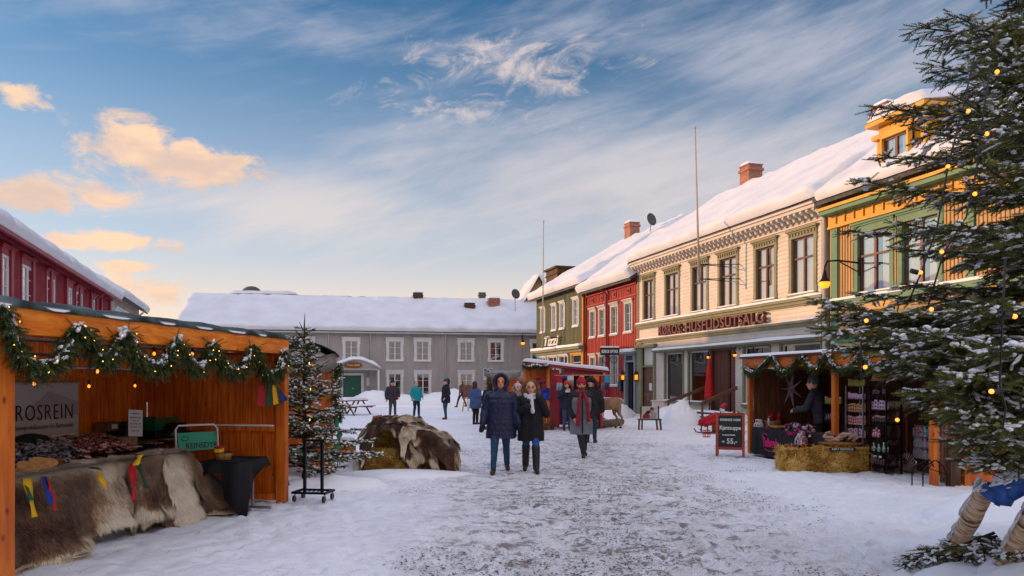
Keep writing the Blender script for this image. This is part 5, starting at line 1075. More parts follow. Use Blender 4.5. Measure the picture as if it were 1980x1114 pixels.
# vacuum packs of meat heaped on the table
MAT['foil_s'] = M('silver_vacuum_pack','#b8b8c0',.25,.6,26,.8,60,metal=.3,spec=.8,col2='#20202a',thr=(.46,.58)); MAT['foil_r'] = M('dark_red_meat_pack','#7a2418',.22,.5,22,.8,50,spec=.9,col2='#d0aca0',thr=(.50,.62)); MAT['foil_n'] = M('brown_meat_pack','#5a3a22',.25,.5,18,.6,50,spec=.8,col2='#a08058',thr=(.45,.65))
def pack_mesh(name,w,h,mat,seed):
    r = random.Random(seed); m = MB(); n = 6; vs = []
    for sg in (1,-1):
        for i in range(n+1):
            for j in range(n+1):
                x = i/n*2-1; y = j/n*2-1; e = (1-x**4)*(1-y**4); vs.append((x*w/2,y*h/2,sg*.016*e*(.6+.8*r.random())+.004*r.random()))
    k = (n+1)**2; fs = [(i*(n+1)+j,(i+1)*(n+1)+j,(i+1)*(n+1)+j+1,i*(n+1)+j+1) for i in range(n) for j in range(n)]
    m.add(vs,fs+[tuple(k+q for q in f[::-1]) for f in fs]); return m
rp = random.Random(5); protos = []
for k,(mt_,lb,gp) in enumerate((('foil_s','silver vacuum-packed meat in the left part of the heap on the stall table','silver vacuum packs on the stall table'),('foil_r','dark red vacuum-packed meat in the right part of the heap on the stall table','dark red vacuum packs on the stall table'),('foil_n','brown sausage pack lying at the back of the heap on the stall table','brown packs at the back of the stall table'))):
    o = pack_mesh('p',.19 if k < 2 else .26,.12 if k < 2 else .07,MAT[mt_],k).build('vacuum_pack',MAT[mt_],None,smooth=True); tag(o,lb,'packed meat',gp); protos.append(o)
used = [0,0,0]
for i in range(230):
    u = rp.random(); s_ = t_s0+.5+(t_s1-t_s0-1.0)*u; o_ = rp.uniform(t_o0-.32,t_o1+.02); k = 0 if u < .60+rp.uniform(-.06,.06) else 1
    if o_ < t_o1+.12 and rp.random() < .4: k = 2
    o = protos[k]
    if used[k]: o = o.copy(); C.objects.link(o)
    used[k] += 1; z_ = TZ+.05+.11*rp.random()+.22*max(0,(t_o0-.3-o_)); p = S1.pt(s_,z_,o_); o.location = p; o.rotation_euler = (rp.uniform(-.5,.5),rp.uniform(-.5,.5),rp.uniform(0,6.3))
def sbox(name,label,cat,px,py,o_,w,d,h,mat,z=None,group=None,bevel=.006,rz=0):
    s_ = S1.s(px,o_); p = S1.pt(s_,S1.z(px,py,o_) if z is None else z,o_); t = thing(name,label,cat,p,math.atan2(S1.U.y,S1.U.x)+rz,group); m = MB(); m.box((-w/2,-d/2,0),(w/2,d/2,h)); m.build('body',MAT[mat] if isinstance(mat,str) else mat,t,bevel=bevel); return t
MAT['gcrate'] = M('green_plastic','#0f5a34',.4,.1,5); MAT['brownbox'] = M('cardboard','#8a6848',.85,.1,5); MAT['paper'] = M('white_paper','#c8c4c2',.8,.04,4)
# back counter
bk = thing('back_counter','low dark counter along the back wall of the left stall','counter',S1.pt(t_s1-.4,0,-1.9)); m = MB(); m.fbox(S1,t_s0,a1-.5,.86,.9,-D1+.06,-1.6); m.build('counter_top',MAT['old_wood'],bk,True); m = MB(); m.fbox(S1,t_s0,a1-.5,.02,.86,-D1+.10,-1.66); m.build('front_cloth',MAT['black_cloth'],bk,True)
def crate(name,label,px,py,o_,w,d,h,mat,z=None):
    s_ = S1.s(px,o_); t = thing(name,label,'crate',S1.pt(s_,z,o_),math.atan2(S1.U.y,S1.U.x)); m = MB()
    m.box((-w/2,-d/2,0),(w/2,d/2,.012)); fl = .02
    for k in range(5):
        z0_ = .012+h*k/5;
        for (x0,x1,y0,y1) in ((-w/2-fl*k/5,w/2+fl*k/5,-d/2-fl*k/5,-d/2+.012-fl*k/5),(-w/2-fl*k/5,w/2+fl*k/5,d/2-.012+fl*k/5,d/2+fl*k/5),(-w/2-fl*k/5,-w/2+.012-fl*k/5,-d/2,d/2),(w/2-.012+fl*k/5,w/2+fl*k/5,-d/2,d/2)): m.box((x0,y0,z0_),(x1,y1,z0_+h*.14))
    for (x,y) in ((-1,-1),(1,-1),(1,1),(-1,1),(0,-1),(0,1)): m.box((x*(w/2)-.01,y*(d/2)-.01,0),(x*w/2+.01,y*d/2+.01,h))
    m.build('basket',mat,t); return t
crate('crate','bright green plastic crate on the back counter of the left stall',302,0,-1.85,.52,.34,.17,MAT['gcrate'],1.02)
sbox('storage_box','black box under the bright green crate','box',306,0,-1.85,.62,.36,.12,'black_plastic',.90)
t = sbox('carton','dark carton with a white sticker against the back wall, left of the green crates','carton',208,0,-1.95,.22,.2,.12,'brown_door',1.05); m = MB(); m.box((-.05,-.11,.03),(.05,-.102,.09)); m.build('sticker',MAT['paper'],t)
t = crate('crate','dark green crate with paper labels, left of the bright green one',240,0,-1.9,.30,.28,.20,M('dark_green_plastic','#0c3a26',.4,.1,5),.95); m = MB(); m.box((-.1,-.165,.04),(.1,-.158,.16)); m.build('sticker',MAT['paper'],t)
t = sbox('carton','brown cardboard box standing on the table in front of the green crates','carton',236,0,-1.48,.30,.22,.16,'brownbox',.84)
def tub(label,px,o_,r,h,mat,lid,z,band=None,name='tub',cat='tub'):
    t = thing(name,label,cat,S1.pt(S1.s(px,o_),z,o_)); m = MB(); m.rings([(0,0,0,r*.85,r*.85),(0,0,h*.9,r,r),(0,0,h*.92,r,r)],20); m.build('body',mat,t,smooth=True); m = MB(); m.rings([(0,0,h*.9,r*1.06,r*1.06),(0,0,h,r*1.06,r*1.06)],20); m.build('lid',lid,t)
    if band: m = MB(); m.rings([(0,0,h*.2,r*.9,r*.9),(0,0,h*.55,r*.97,r*.97)],20,caps=False); m.build('label_band',band,t)
    return t
MAT['redpl'] = M('red_plastic','#a81c24',.4,.1,4); MAT['yelpl'] = M('yellow_plastic','#e0a818',.4,.1,4)
tub('white tub with a green lid and red label on the stall table',193,-1.5,.065,.16,MAT['paper'],MAT['gcrate'],.86,MAT['redpl'])
tub('black and wood-coloured round box at the right end of the hide-covered table',432,-.35,.11,.10,MAT['raw_wood'],MAT['black_plastic'],.69,None)
t = sbox('small_box','small yellow and red box on top of the round wooden box','box',424,0,-.36,.10,.08,.08,'yelpl',.79); m = MB(); m.box((-.051,-.041,.05),(.051,.041,.081)); m.build('lid',MAT['redpl'],t)
# price list on a small stand
t = thing('price_list','white price list leaning on a little wire stand above the meat packs','sign',S1.pt(S1.s(262,-1.4),.92,-1.4),math.atan2(S1.N.y,S1.N.x)+math.pi/2-.3); m = MB(); m.box((-.10,0,.08),(.10,.008,.42)); q = m.build('sheet',MAT['paper'],t); q.rotation_euler = (-.1,.08,0); m = MB(); m.tube([(0,0,-.05),(0,0,.1)],.006,6); m.box((-.06,-.05,-.055),(.06,.05,-.045)); m.build('stand',MAT['white'],t)
for k,(tx,z_) in enumerate((('PRISLISTE',.37),('Spekekjøtt 150,-',.32),('Pølser 95,-',.28),('Kjøttkaker 80,-',.24),('Reinhjerte 120,-',.20),('Skinn 950,-',.15))): text(tx,.026,MAT['text_black'],q,(0,-.004,z_),(R(90),0,0),.0005,0,1)
# green sign board in a white tube frame
t = thing('green_sign','green handwritten sign in a white tubular frame at the end of the table','sign',S1.pt(S1.s(384,-.75),.80,-.75),math.atan2(S1.N.y,S1.N.x)+math.pi/2-.55); m = MB(); m.box((-.26,-.01,.0),(.26,.01,.24)); q = m.build('board',M('green_signboard','#2c9274',.5,.06,3),t); q.rotation_euler = (-.25,0,0)
m = MB(); m.tube([(-.29,0,-.05),(-.29,.03,.28),(-.25,.035,.33),(.22,.035,.33),(.27,.03,.28),(.27,0,-.05)],.013,8); m.build('frame',MAT['white'],t,smooth=True); text('REINSDYR',.105,MAT['text_black'],q,(.045,-.013,.06),(R(90),0,0),.001,.001,.9)
m = MB(); m.tube([(-.17+.045*math.cos(a*.4),-.014,.16+.03*math.sin(a*.4)) for a in range(17)],.004,4); m.build('emblem',MAT['text_black'],q)
# black domed bag with lettering, wooden boards, bowls
t = thing('black_bag','large black domed bag with white print and a red edge behind the meat packs','bag',S1.pt(S1.s(58,-1.5),.82,-1.5),math.atan2(S1.U.y,S1.U.x)); m = MB(); m.rings([(0,0,0,.36,.15),(0,0,.12,.36,.15),(0,0,.22,.31,.13),(0,0,.29,.20,.09),(0,0,.32,.05,.04)],28); m.build('body',MAT['black_cloth'],t,smooth=True)
m = MB(); m.tube([(.355*math.cos(a),-.16*math.sin(a)-.0,.16) for a in (.1,.3,.5)],.02,6); m.tube([(.36,0,.02),(.36,-.02,.16),(.29,-.03,.24)],.018,6); m.build('red_edge',MAT['redpl'],t)
for k in range(3): text('RØROSREIN',.045,MAT['text_white'],t,(.02,-.17+.012*k,.13+.045*k),(R(78),0,0),.001,0,.9-.1*k)
m = MB(); m.tube([(-.10,-.16,.05),(-.05,-.165,.08),(0,-.165,.09),(.06,-.165,.08),(.10,-.16,.05)],.007,5); m.build('emblem',MAT['text_white'],t)
def board_fish(label,px,py,rz,k):
    t = thing('cutting_board',label,'board',S1.pt(S1.s(px,-.75),.90+.02*k,-.75),rz); m = MB(); n = 20; vs = []
    for i in range(n): a = 2*math.pi*i/n; vs.append((.13*math.cos(a)*(1+.25*math.cos(a)),.075*math.sin(a)*(1+.1*math.cos(3*a)),0))
    m.add(vs+[(x,y,.018) for x,y,_ in vs],[tuple(range(n-1,-1,-1)),tuple(range(n,2*n))]+[(i,(i+1) % n,n+(i+1) % n,n+i) for i in range(n)]); q = m.build('plate',MAT['raw_wood'],t); q.rotation_euler = (.9,0,0)
board_fish('round-edged wooden board leaning on the packs, beside a leather cup',76,905,.9,0); board_fish('smaller wooden board lying in front of the round one',50,915,1.4,-1)
tub('brown leather cup next to the wooden board',108,-.80,.07,.09,M('brown_leather','#6e2e18',.5,.1,5),M('brown_leather_rim','#7e3a20',.5,.1,5),.84,None,'leather_cup','cup')
for k,(px,lb) in enumerate(((300,'black tray of meat left of the green sign'),(325,'black tray with a white label beside the green sign'))):
    t = sbox('meat_tray',lb,'tray',px,0,-1.25,.22,.16,.04,'black_plastic',.86+.03*k); m = MB(); m.box((-.09,-.06,.03),(.09,.06,.05)); m.build('meat',MAT['foil_r'],t)
# ham-like black grill behind
t = thing('black_grill','black covered grill against the side wall behind the green sign','grill',S1.pt(S1.s(352,-1.7),.82,-1.7),math.atan2(S1.U.y,S1.U.x)); m = MB(); m.rings([(0,0,0,.48,.22),(0,0,.14,.50,.24),(0,0,.24,.46,.22),(0,0,.29,.36,.16)],24,pw=5); m.build('lid',MAT['black_plastic'],t,smooth=True); m = MB(); m.bar((-.12,-.26,.13),(.12,-.26,.13),.02,.03); m.build('handle',MAT['steel'],t)
# small black-clothed table with chrome foot
c = S1.pt(S1.s(452,-.32),0,-.32); t = thing('small_table','small table under a black cloth with a chrome T-foot, right of the hides','table',(c.x,c.y,0),math.atan2(S1.U.y,S1.U.x)); m = MB(); m.box((-.36,-.26,.655),(.36,.26,.675)); m.build('table_top',MAT['black_plastic'],t)
m = MB(); m.tube([(.20,0-.16,.03),(.20,-.16,.655)],.018,8); m.bar((.20,-.42,.02),(.20,.22,.02),.035,.03); m.build('foot',MAT['steel'],t)
m = MB(); n = 56; vs = []; per = []
for i in range(n): a = 2*math.pi*i/n; x = max(-.37,min(.37,.52*math.cos(a))); y = max(-.27,min(.27,.40*math.sin(a))); per.append((x,y,a))
for i,(x,y,a) in enumerate(per): dr_ = .20+.15*math.sin(a*3+1.1)+.13*math.sin(a*2+.4); dr_ = max(.10,dr_)+(.30 if 3.3 < a < 4.3 else 0); w = 1.05+.10*math.sin(a*9); vs += [(x,y,.682),(x*1.03,y*1.03,.66),(x*w*1.03,y*w*1.06,.66-dr_*.5),(x*(w+.03)*1.04,y*(w+.05)*1.08,.66-dr_)]
fs = [(4*i+j,4*((i+1) % n)+j,4*((i+1) % n)+j+1,4*i+j+1) for i in range(n) for j in range(3)]+[tuple(4*i for i in range(n))]
m.add(vs,fs); q = m.build('cloth',MAT['black_cloth'],t,smooth=True); q.modifiers.new('s','SOLIDIFY').thickness = .005
# pan on a tripod
c = S1.pt(S1.s(508,-.55),0,-.55); t = thing('pan_tripod','wide black pan on thin black legs beside the right wall of the left stall','cooking pan',(c.x,c.y,0)); m = MB(); m.rings([(0,0,.74,.24,.24),(0,0,.79,.33,.33),(0,0,.80,.345,.345),(0,0,.795,.31,.31),(0,0,.76,.22,.22)],28); m.build('pan',MAT['iron'],t,smooth=True)
m = MB(); m.rings([(0,0,.58,.20,.20),(0,0,.72,.22,.22)],24); m.build('tub',M('frosted_plastic','#8f9aa2',.35,.05,3),t,smooth=True)
for a in (.15,2.2,4.3): m = MB(); m.tube([(.22*math.cos(a),.22*math.sin(a),.75),(.42*math.cos(a),.42*math.sin(a),0)],.011,7); m.build('leg',MAT['iron'],t)
m = MB(); p = S1.pt(S1.s(455,-.4),.04,-.6); m.tube([p+Vector((.05*math.cos(a*.9)*(1+.3*math.sin(a)),.05*math.sin(a*.7),.12+.12*math.sin(a*.8))) for a in np.arange(0,14,.4)],.007,6); o = m.build('orange_cable',M('orange_rubber','#e0441c',.5,.1,3),None,True,True); tag(o,'bunched orange gas hose hanging under the small black table','hose')
t = sbox('black_coat','dark rumpled jacket lying behind the pan','jacket',455,0,-.9,.01,.01,.01,'black_cloth',.70); m = MB(); m.ball((0,0,.06),(.22,.16,.09),16,8); m.ball((.12,.05,.10),(.12,.10,.06),12,7); m.build('cloth',MAT['black_cloth'],t,smooth=True)
# steel trolley
c = GR(606,968); t = thing('trolley','dark steel trolley with two uprights and swivel castors in front of the spruce','trolley',(c.x,c.y,0),-.15); m = MB()
m.bar((-.24,-.16,.13),(.24,-.16,.13),.03,.03); m.bar((-.24,.16,.13),(.24,.16,.13),.03,.03); m.bar((-.24,-.175,.13),(-.24,.175,.13),.03,.03); m.bar((.24,-.175,.13),(.24,.175,.13),.03,.03)
for k in range(7): x = -.2+.066*k; m.bar((x,-.16,.128),(x,.16,.128),.008,.008)
m.build('deck',MAT['iron'],t)
for x in (-.13,.13): m = MB(); m.bar((x,-.0,.12),(x,0,.86),.045,.035); m.build('upright',MAT['iron'],t)
m = MB(); m.bar((-.16,0,.86),(.16,0,.86),.03,.03); m.build('crossbar',MAT['iron'],t)
for x,y in ((-.22,-.15),(.22,-.15),(-.22,.15),(.22,.15)):
    m = MB(); m.tube([(x-.014,y,.045),(x+.014,y,.045)],.045,14); q = m.build('castor',MAT['black_plastic'],t); m = MB(); m.bar((x,y,.05),(x+.015,y,.12),.04,.012); m.build('fork',MAT['steel'],q)
# ================================================================ SECOND LEFT STALL
c0 = GR(646,922); S2 = Fac((c0.x+.2966*c0.y,0),(-.2966,1)); S2.N = -S2.N if S2.N.x < 0 else S2.N; b0 = S2.s(644); b1 = b0+3.2
t = thing('market_stall','second orange market stall half hidden behind the slender young spruce','market stall',S2.pt((b0+b1)/2,0,-1)); MAT['orange_dim'] = MAT['orange_in']
m = MB(); m.fbox(S2,b0,b0+.05,.18,1.98,-2.1,-.10); m.build('side_wall',MAT['orange_wood'],t,True); m = MB(); m.fbox(S2,b0-.03,b0+.0,.98,1.06,-2.1,-.05); m.fbox(S2,b0-.03,b0+.0,.16,.26,-2.1,-.05); m.fbox(S2,b0-.03,b0,1.62,1.70,-2.1,-.05); m.build('rail',MAT['orange_in'],t,True)
for q in (b0,b1): m = MB(); m.fbox(S2,q-.02,q+.08,0,2.0,-.1,0); m.build('post',MAT['orange_post'],t,True)
m = MB(); m.fbox(S2,b0,b1,.05,1.7,-2.12,-2.08); m.build('back_wall',MAT['orange_in'],t,True); m = MB(); m.fbox(S2,b0-.05,b1,1.95,2.15,-.02,.03); m.build('front_beam',MAT['orange_beam'],t,True)
slant_roof('roof_sheet',S2,b0-.1,b1,.1,2.16,-2.2,1.75,'pale_sheet',t)
for (a_,b_,z_) in ((-1.9,-.15,1.705),(-2.1,-.1,1.065),(-2.1,-.1,.265)): snow_slab('rail_snow',[S2.pt(b0-.035,z_,a_),S2.pt(b0-.035,z_,b_),S2.pt(b0,z_,b_),S2.pt(b0,z_,a_)],.03,t,int(z_*9),.05,.03,.015,False,'snow',1,.005)
snow_slab('roof_snow',[S2.pt(b0-.12,1.82,-2.2),S2.pt(b0-.12,2.18,-.1),S2.pt(b0+1.6,2.18,-.1),S2.pt(b0+1.6,1.82,-2.2)],.10,t,12,.12,.15,.05,False)
rolled_tarp('tarpaulin',S2,b0-.25,b0+2.6,2.20,.02,t,.28,9,'tarp',.9)
m = MB(); n = 14; vs = []
for i in range(n+1): o_ = -1.5+1.55*i/n; vs += [S2.pt(b0-.12-.05*math.sin(i),2.22-.30*(1-i/n),o_),S2.pt(b0-.16-.06*math.sin(i*1.3),1.92-.16*(1-i/n)+.05*math.sin(i*1.9),o_)]
m.add(vs,[(2*i,2*i+1,2*i+3,2*i+2) for i in range(n)]); q = m.build('tarp_flap',M('grey_tarp','#8f8680',.5,.2,4,.3,10),t,True,True); q.modifiers.new('s','SOLIDIFY').thickness = .01
P3 = [S2.pt(b0+.0,z_,.06+.03*math.sin(z_*7)) for z_ in np.arange(2.05,.95,-.08)]
garland('short hanging spruce garland on the corner post of the second left stall',P3,None,420,.13,8,.8,12,.1,(.07,.14))
m = MB(); m.tube([S2.pt(b0+.02,z_,.08+.03*math.sin(z_*11)) for z_ in np.arange(1.05,.2,-.08)],[.05+.02*math.sin(i*2.1) for i in range(11)],8); o = m.build('green_ribbon',M('green_satin','#0f8a58',.35,.2,8,.3,30),None,True,True); tag(o,'shiny green wrap around the lower corner post of the second left stall','ribbon')
# ================================================================ YOUNG SPRUCE
rn = random.Random(4); tb = (-3.42,12.35,0); sp = thing('spruce_tree','slender young spruce dusted with snow between the two left stalls','tree',tb); sh,sn,stl = [],[],[]; H_ = 2.62
z_ = .35
while z_ < H_-.05:
    t_ = z_/H_; L = (1.05*(1-t_)**.85+.08)*rn.uniform(.85,1.1)
    for k in range(5 if t_ < .8 else 4):
        grow_branch((tb[0],tb[1],z_+rn.uniform(-.09,.09)),k*1.2566+z_*4+rn.uniform(-.5,.5),L*rn.uniform(.6,1.15),rn.uniform(-.15,.25)+.5*t_,rn.uniform(.1,.6)+.4*t_,rn,sh,sn,stl,.095,.38,(.05,.09),.50,.05)
    z_ += .16-.05*t_
for az,L,zz in ((1.25,1.25,.42),(1.5,1.15,.68),(1.75,1.15,.50),(1.1,1.0,.85)): grow_branch((tb[0],tb[1],zz),az,L,.1,.15,rn,sh,sn,stl,.085,.36,(.05,.09),.55,.1)
tm = MB(); tm.tube([(tb[0],tb[1],0),(tb[0],tb[1],1.4),(tb[0],tb[1],H_),(tb[0]+.01,tb[1],2.82)],[.045,.03,.012,.004],8)
sh += [((tb[0],tb[1],H_-.2+.06*i),(0.02,0,1),.08) for i in range(3)]
finish_tree(sp,[(np.array(a),np.array(b),c_) for a,b,c_ in sh],sn,stl,tm,TN,1.3,tb)
m = MB()
for i in range(9): a = rn.uniform(3.6,6.0); zz = rn.uniform(.5,2.0); r = (1-zz/H_)*.75; m.tube([(r*math.cos(a),r*math.sin(a),zz),(r*math.cos(a),r*math.sin(a),zz+.035)],.0045,5)
m.build('candle_lights',MAT['fairy'],sp)
# wooden planter right of the spruce
c = GR(672,890); t = thing('wooden_planter','low orange-brown wooden box with snow on top beside the young spruce','planter',(c.x,c.y,0),.2); m = MB(); m.box((-.18,-.15,0),(.18,.15,.42)); m.build('body',MAT['orange_wood'],t); snow_slab('snow',[Vector((-.18,-.15,.425))+c,Vector((.18,-.15,.425))+c,Vector((.18,.15,.425))+c,Vector((-.18,.15,.425))+c],.08,t,3,.05,.1,.04,False,'snow')
# ================================================================ HIDES ON BALES
bale('straw bale showing under the pile of reindeer hides',(-2.42,14.35,0),(.82,.50,.42),.05,6500,3,'bales under the reindeer hides'); bale('second straw bale, mostly covered by hides',(-1.5,14.5,0),(.86,.50,.40),-.04,3000,4,'bales under the reindeer hides'); bale('upper straw bale inside the hide pile',(-2.25,14.8,.42),(.9,.45,.38),.0,1500,6,'bales under the reindeer hides')
prx = np.array([-3.0,-2.82,-2.66,-2.5,-2.25,-1.9,-1.5,-1.25,-1.08,-1.0]); prz = np.array([.45,.62,.88,.93,.90,.88,.70,.56,.42,.05])
def pile(x0,x1,y0,y1,drop,zoff,seed,skew=0):
    def fn(u,v):
        x = x0+(x1-x0)*u; zt = np.interp(x,prx,prz)+zoff; d = v*(y1-y0+drop); top = y1-y0; y = y1-np.minimum(d,top); ov = np.clip(d-top,0,None); r = .14; a = np.clip(ov/(r*1.57),0,1)*1.57; rest = np.clip(ov-r*1.57,0,None)
        y = y-r*np.sin(a)-rest*.10; z = zt-r*(1-np.cos(a))-rest*.98; z = z+.17*(fbm(u*3.6,v*3.6,4,seed)-.5)-.05*np.abs(np.sin(u*7+v*4+seed))**4+.03*np.sin(u*9+v*6+seed); y = y-.09*(fbm(u*4,v*3,3,seed+5)-.5)*(v > .2)
        return np.stack([x+skew*v+.05*np.sin(v*7+seed),y,np.maximum(z,.02)],1)
    return fn
def pfur(seed,k=1.5): return lambda u,v: np.clip(.12+.75*ss(fbm(u*3+.5*fbm(u*6,v*6,2,seed),v*2.6,4,seed),.47,.54),0,.9)+.5*(fbm(u*9,v*9,3,seed+2)-.5)+.35*np.clip(1-edge(u,v)/.05,0,1)
gph = 'reindeer hides heaped over the straw bales'
hide('dark hide at the right end of the bale pile reaching the ground',pile(-1.75,-.98,14.24,14.95,.78,-.02,9),hmask(31,.04),pfur(61,1),60,60,16000,.04,31,gph)
hide('dark brown reindeer hide low on the front of the bale pile with a white belly',pile(-2.2,-1.35,14.10,14.8,.80,-.06,14),hmask(32,.05,[(.6,1.03,.18,.2)]),pfur(44),80,70,20000,.04,32,gph)
hide('brown and white reindeer hide on the left of the bale pile',pile(-2.95,-1.95,14.02,14.95,.72,.03,3,.05),hmask(33,.05,[(.52,1.02,.34,.36)]),pfur(41),100,90,34000,.04,33,gph)
hide('reindeer hide with broad cream patches on the right of the bale pile',pile(-2.10,-1.02,13.96,14.9,.66,.06,6,.06),hmask(35,.05,[(.10,1.02,.22,.3),(.62,1.04,.2,.20)]),pfur(52,1.8),100,90,40000,.045,35,gph)
hide('small crumpled dark hide lying on top of the bale pile',pile(-2.75,-1.75,14.25,14.95,.22,.10,18,.08),hmask(36,.06),pfur(71),70,60,20000,.04,36,gph)
hide('folded grey-brown hide flap hanging off the left end of the bale pile',lambda u,v: np.stack([-2.72-.42*u+.05*np.sin(v*5),14.3+.6*v,.92-.42*u-.12*u*u+.03*np.sin(u*9+v*4)],1),hmask(37,.04),lambda u,v: .62+.3*(fbm(u*3,v*3,3,8)-.5),40,40,5000,.03,37,gph)
t = thing('slatted_chair_back','top of a small brown slatted wooden crate behind the hide pile','crate',(-2.55,15.3,0)); m = MB(); m.box((-.26,-.14,0),(.26,.14,.78)); m.build('body',MAT['old_wood'],t)
m = MB()
for k in range(10): m.box((-.27+.055*k,-.15,.78),(-.235+.055*k,.15,1.0+.01*(k % 3)))
m.build('slats',MAT['orange_wood'],t)
# picnic table
c = GR(678,801); c.y = min(c.y,38.5); c.x = (678-CX)/FPX*c.y; t = thing('picnic_table','brown wooden picnic table with snow on its top near the porch','picnic table',(c.x,c.y,0),1.15); m = MB(); m.box((-.95,-.4,.70),(.95,.4,.75)); m.build('table_top',MAT['brown_wood'],t)
for y in (-.75,.75): m = MB(); m.box((-.95,y-.13,.42),(.95,y+.13,.46)); m.build('bench',MAT['brown_wood'],t)
for x in (-.7,.7):
    m = MB(); m.bar((x-.0,-.75,.0),(x,-.25,.7),.08,.05); m.bar((x,.75,0),(x,.25,.7),.08,.05); m.bar((x,-.85,.40),(x,.85,.40),.06,.06); m.bar((x-.35*np.sign(x),0,.1),(x,0,.7),.06,.06); m.build('trestle',MAT['brown_wood'],t)
qs = [snow_slab('snow',[Vector((c.x,c.y,0))+Vector(p) for p in pp_],h_,t,8,.08,.15,.05,False,'snow') for pp_,h_ in ((((-.95,-.4,.752),(.95,-.4,.752),(.95,.4,.752),(-.95,.4,.752)),.14),(((-.95,-.88,.462),(.95,-.88,.462),(.95,-.62,.462),(-.95,-.62,.462)),.08))]
debris()
# ================================================================ RIGHT STALL
# its front faces the lane, left post at px 1447, right post at px 1612
g0,g1 = GR(1449,876),GR(1612,905)
U3 = (Vector((g0.x,g0.y,0))-Vector((g1.x,g1.y,0))).normalized(); S3 = Fac((g1.x,g1.y),(U3.x,U3.y)); e1 = (g0-g1).length; D3 = 2.2
if S3.N.x > 0: S3.N = -S3.N
e0 = -2.6
t = st3 = thing('market_stall','orange market stall on the right with a big paper star and shelves of jars','market stall',S3.pt(e1/2,0,-1))
zb0,zb1 = S3.z(1449,712),S3.z(1449,688)
for q,lb in ((e1-.04,0),(-.05,0),(e0,0)): m = MB(); m.fbox(S3,q,q+.10,0,zb0+.06,-.08,.02); m.build('post',MAT['orange_post'],t,True,bevel=.004)
m = MB(); m.fbox(S3,e0-.1,e1+.12,zb0,zb0+.22,.02,.07); m.build('front_beam',MAT['orange_beam'],t,True,bevel=.005)
m = MB(); m.fbox(S3,e1-.02,e1+.02,.05,2.0,-D3,-.12); m.build('side_wall',MAT['brown_wood'],t,True)
m = MB(); m.fbox(S3,e0,e1,.05,1.8,-D3-.04,-D3); m.build('back_wall',MAT['brown_wood'],t,True)
m = MB(); m.fbox(S3,e0-.02,e0+.02,.05,2.0,-D3,-.12); m.build('end_wall',MAT['brown_wood'],t,True)
slant_roof('roof_sheet',S3,e0-.2,e1+.25,.14,zb0+.235,-D3-.2,zb0-.25,'brown_wood',t)
for k in range(3): m = MB(); m.fbox(S3,e0,e1,zb0+.10-.12*k,zb0+.18-.12*k,-.5-.7*k,-.44-.7*k); m.build('purlin',MAT['brown_wood'],t,True)
rolled_tarp('tarpaulin',S3,e0-.2,e1+.25,zb0+.28,-.05,t,.10,21,'tarp',1.6)
snow_slab('roof_snow',[S3.pt(e0-.2,zb0+.27,.16),S3.pt(e1+.27,zb0+.27,.16),S3.pt(e1+.27,zb0+.27,-.25),S3.pt(e0-.2,zb0+.27,-.25)],.05,t,17,.08,.08,.03,False,'snow',.9,.02)
GP = [(1440,706),(1446,718),(1456,722),(1468,714),(1480,702),(1490,690),(1498,692),(1506,712),(1516,721),(1528,716),(1540,700),(1551,687),(1560,700),(1570,714),(1580,712),(1590,694),(1597,684),(1604,690),(1612,708),(1624,716),(1640,712),(1655,698),(1665,686),(1676,700),(1690,712),(1706,706)]
P3 = []
for i in range(len(GP)-1):
    for k in range(3):
        q = k/3; px,py = GP[i][0]*(1-q)+GP[i+1][0]*q,GP[i][1]*(1-q)+GP[i+1][1]*q; s_ = S3.s(px,.12); P3.append(S3.pt(s_,S3.z(px,py,.12),.12))
garland('snowy spruce garland swagged along the front beam of the right stall',P3,None,1700,.09,15,.9,24,1.8,(.06,.15))
# counter with black cloth and pink lettering
k0,k1,ko = S3.s(1455,.12),S3.s(1560,.12),.12
t = thing('counter_table','counter under a plain black cloth with curly pink lettering in the right stall','counter',S3.pt((k0+k1)/2,0,-.2)); kz = S3.z(1460,826,.12)
m = MB(); m.fbox(S3,k1-.8,k0,kz-.03,kz,-.75,.12); m.build('table_top',MAT['old_wood'],t,True)
m = MB(); n = 60; vs = []
for i in range(n+1):
    s_ = k1-.8+(k0-k1+.8)*i/n
    for z_,w in ((kz+.004,0),(kz-.03,.2),(kz*.6,.7),(.03,1)): vs.append(S3.pt(s_,z_,.135+w*(.02+.018*math.sin(s_*17)+.01*math.sin(s_*31+1))))
m.add(vs,[(4*i+j,4*i+j+1,4*(i+1)+j+1,4*(i+1)+j) for i in range(n) for j in range(3)]); m.fbox(S3,k0+.002,k0+.012,.03,kz,-.6,.13)
q = m.build('cloth',M('charcoal_cloth','#211d22',.85,.15,4,.2,90),t,True,True); MAT['pink'] = M('magenta_print','#d01c6c',.7,.1,4)
c_ = S3.pt(S3.s(1491,.17),S3.z(1491,857,.17),.19)-wloc(t); th_ = (R(90),0,math.atan2(S3.N.y,S3.N.x)+math.pi/2)
o = text('Tæfterøyla',.20,MAT['pink'],t,c_,th_,.002,.008,1.0,'lettering'); wd = max(v.co.x for v in o.data.vertices)-min(v.co.x for v in o.data.vertices); o.data.transform(Matrix.Diagonal((.60/wd,1.35,1,1)))
m = MB(); rt = -S3.U
def sw_(x,z): return c_+wloc(t)+rt*x+Vector((0,0,z))+S3.N*.002
m.tube([sw_(-.22+.10*math.cos(a),.15+.05*math.sin(a)) for a in np.arange(.2,4.4,.3)],.008,5); m.tube([sw_(.02+.24*math.cos(a),-.13+.05*math.sin(a*1.0)) for a in np.arange(3.4,6.4,.25)],.008,5); m.build('flourish',MAT['pink'],t,True)
def at3(px,o): return S3.s(px,o)
rz3 = math.atan2(rt.y,rt.x)
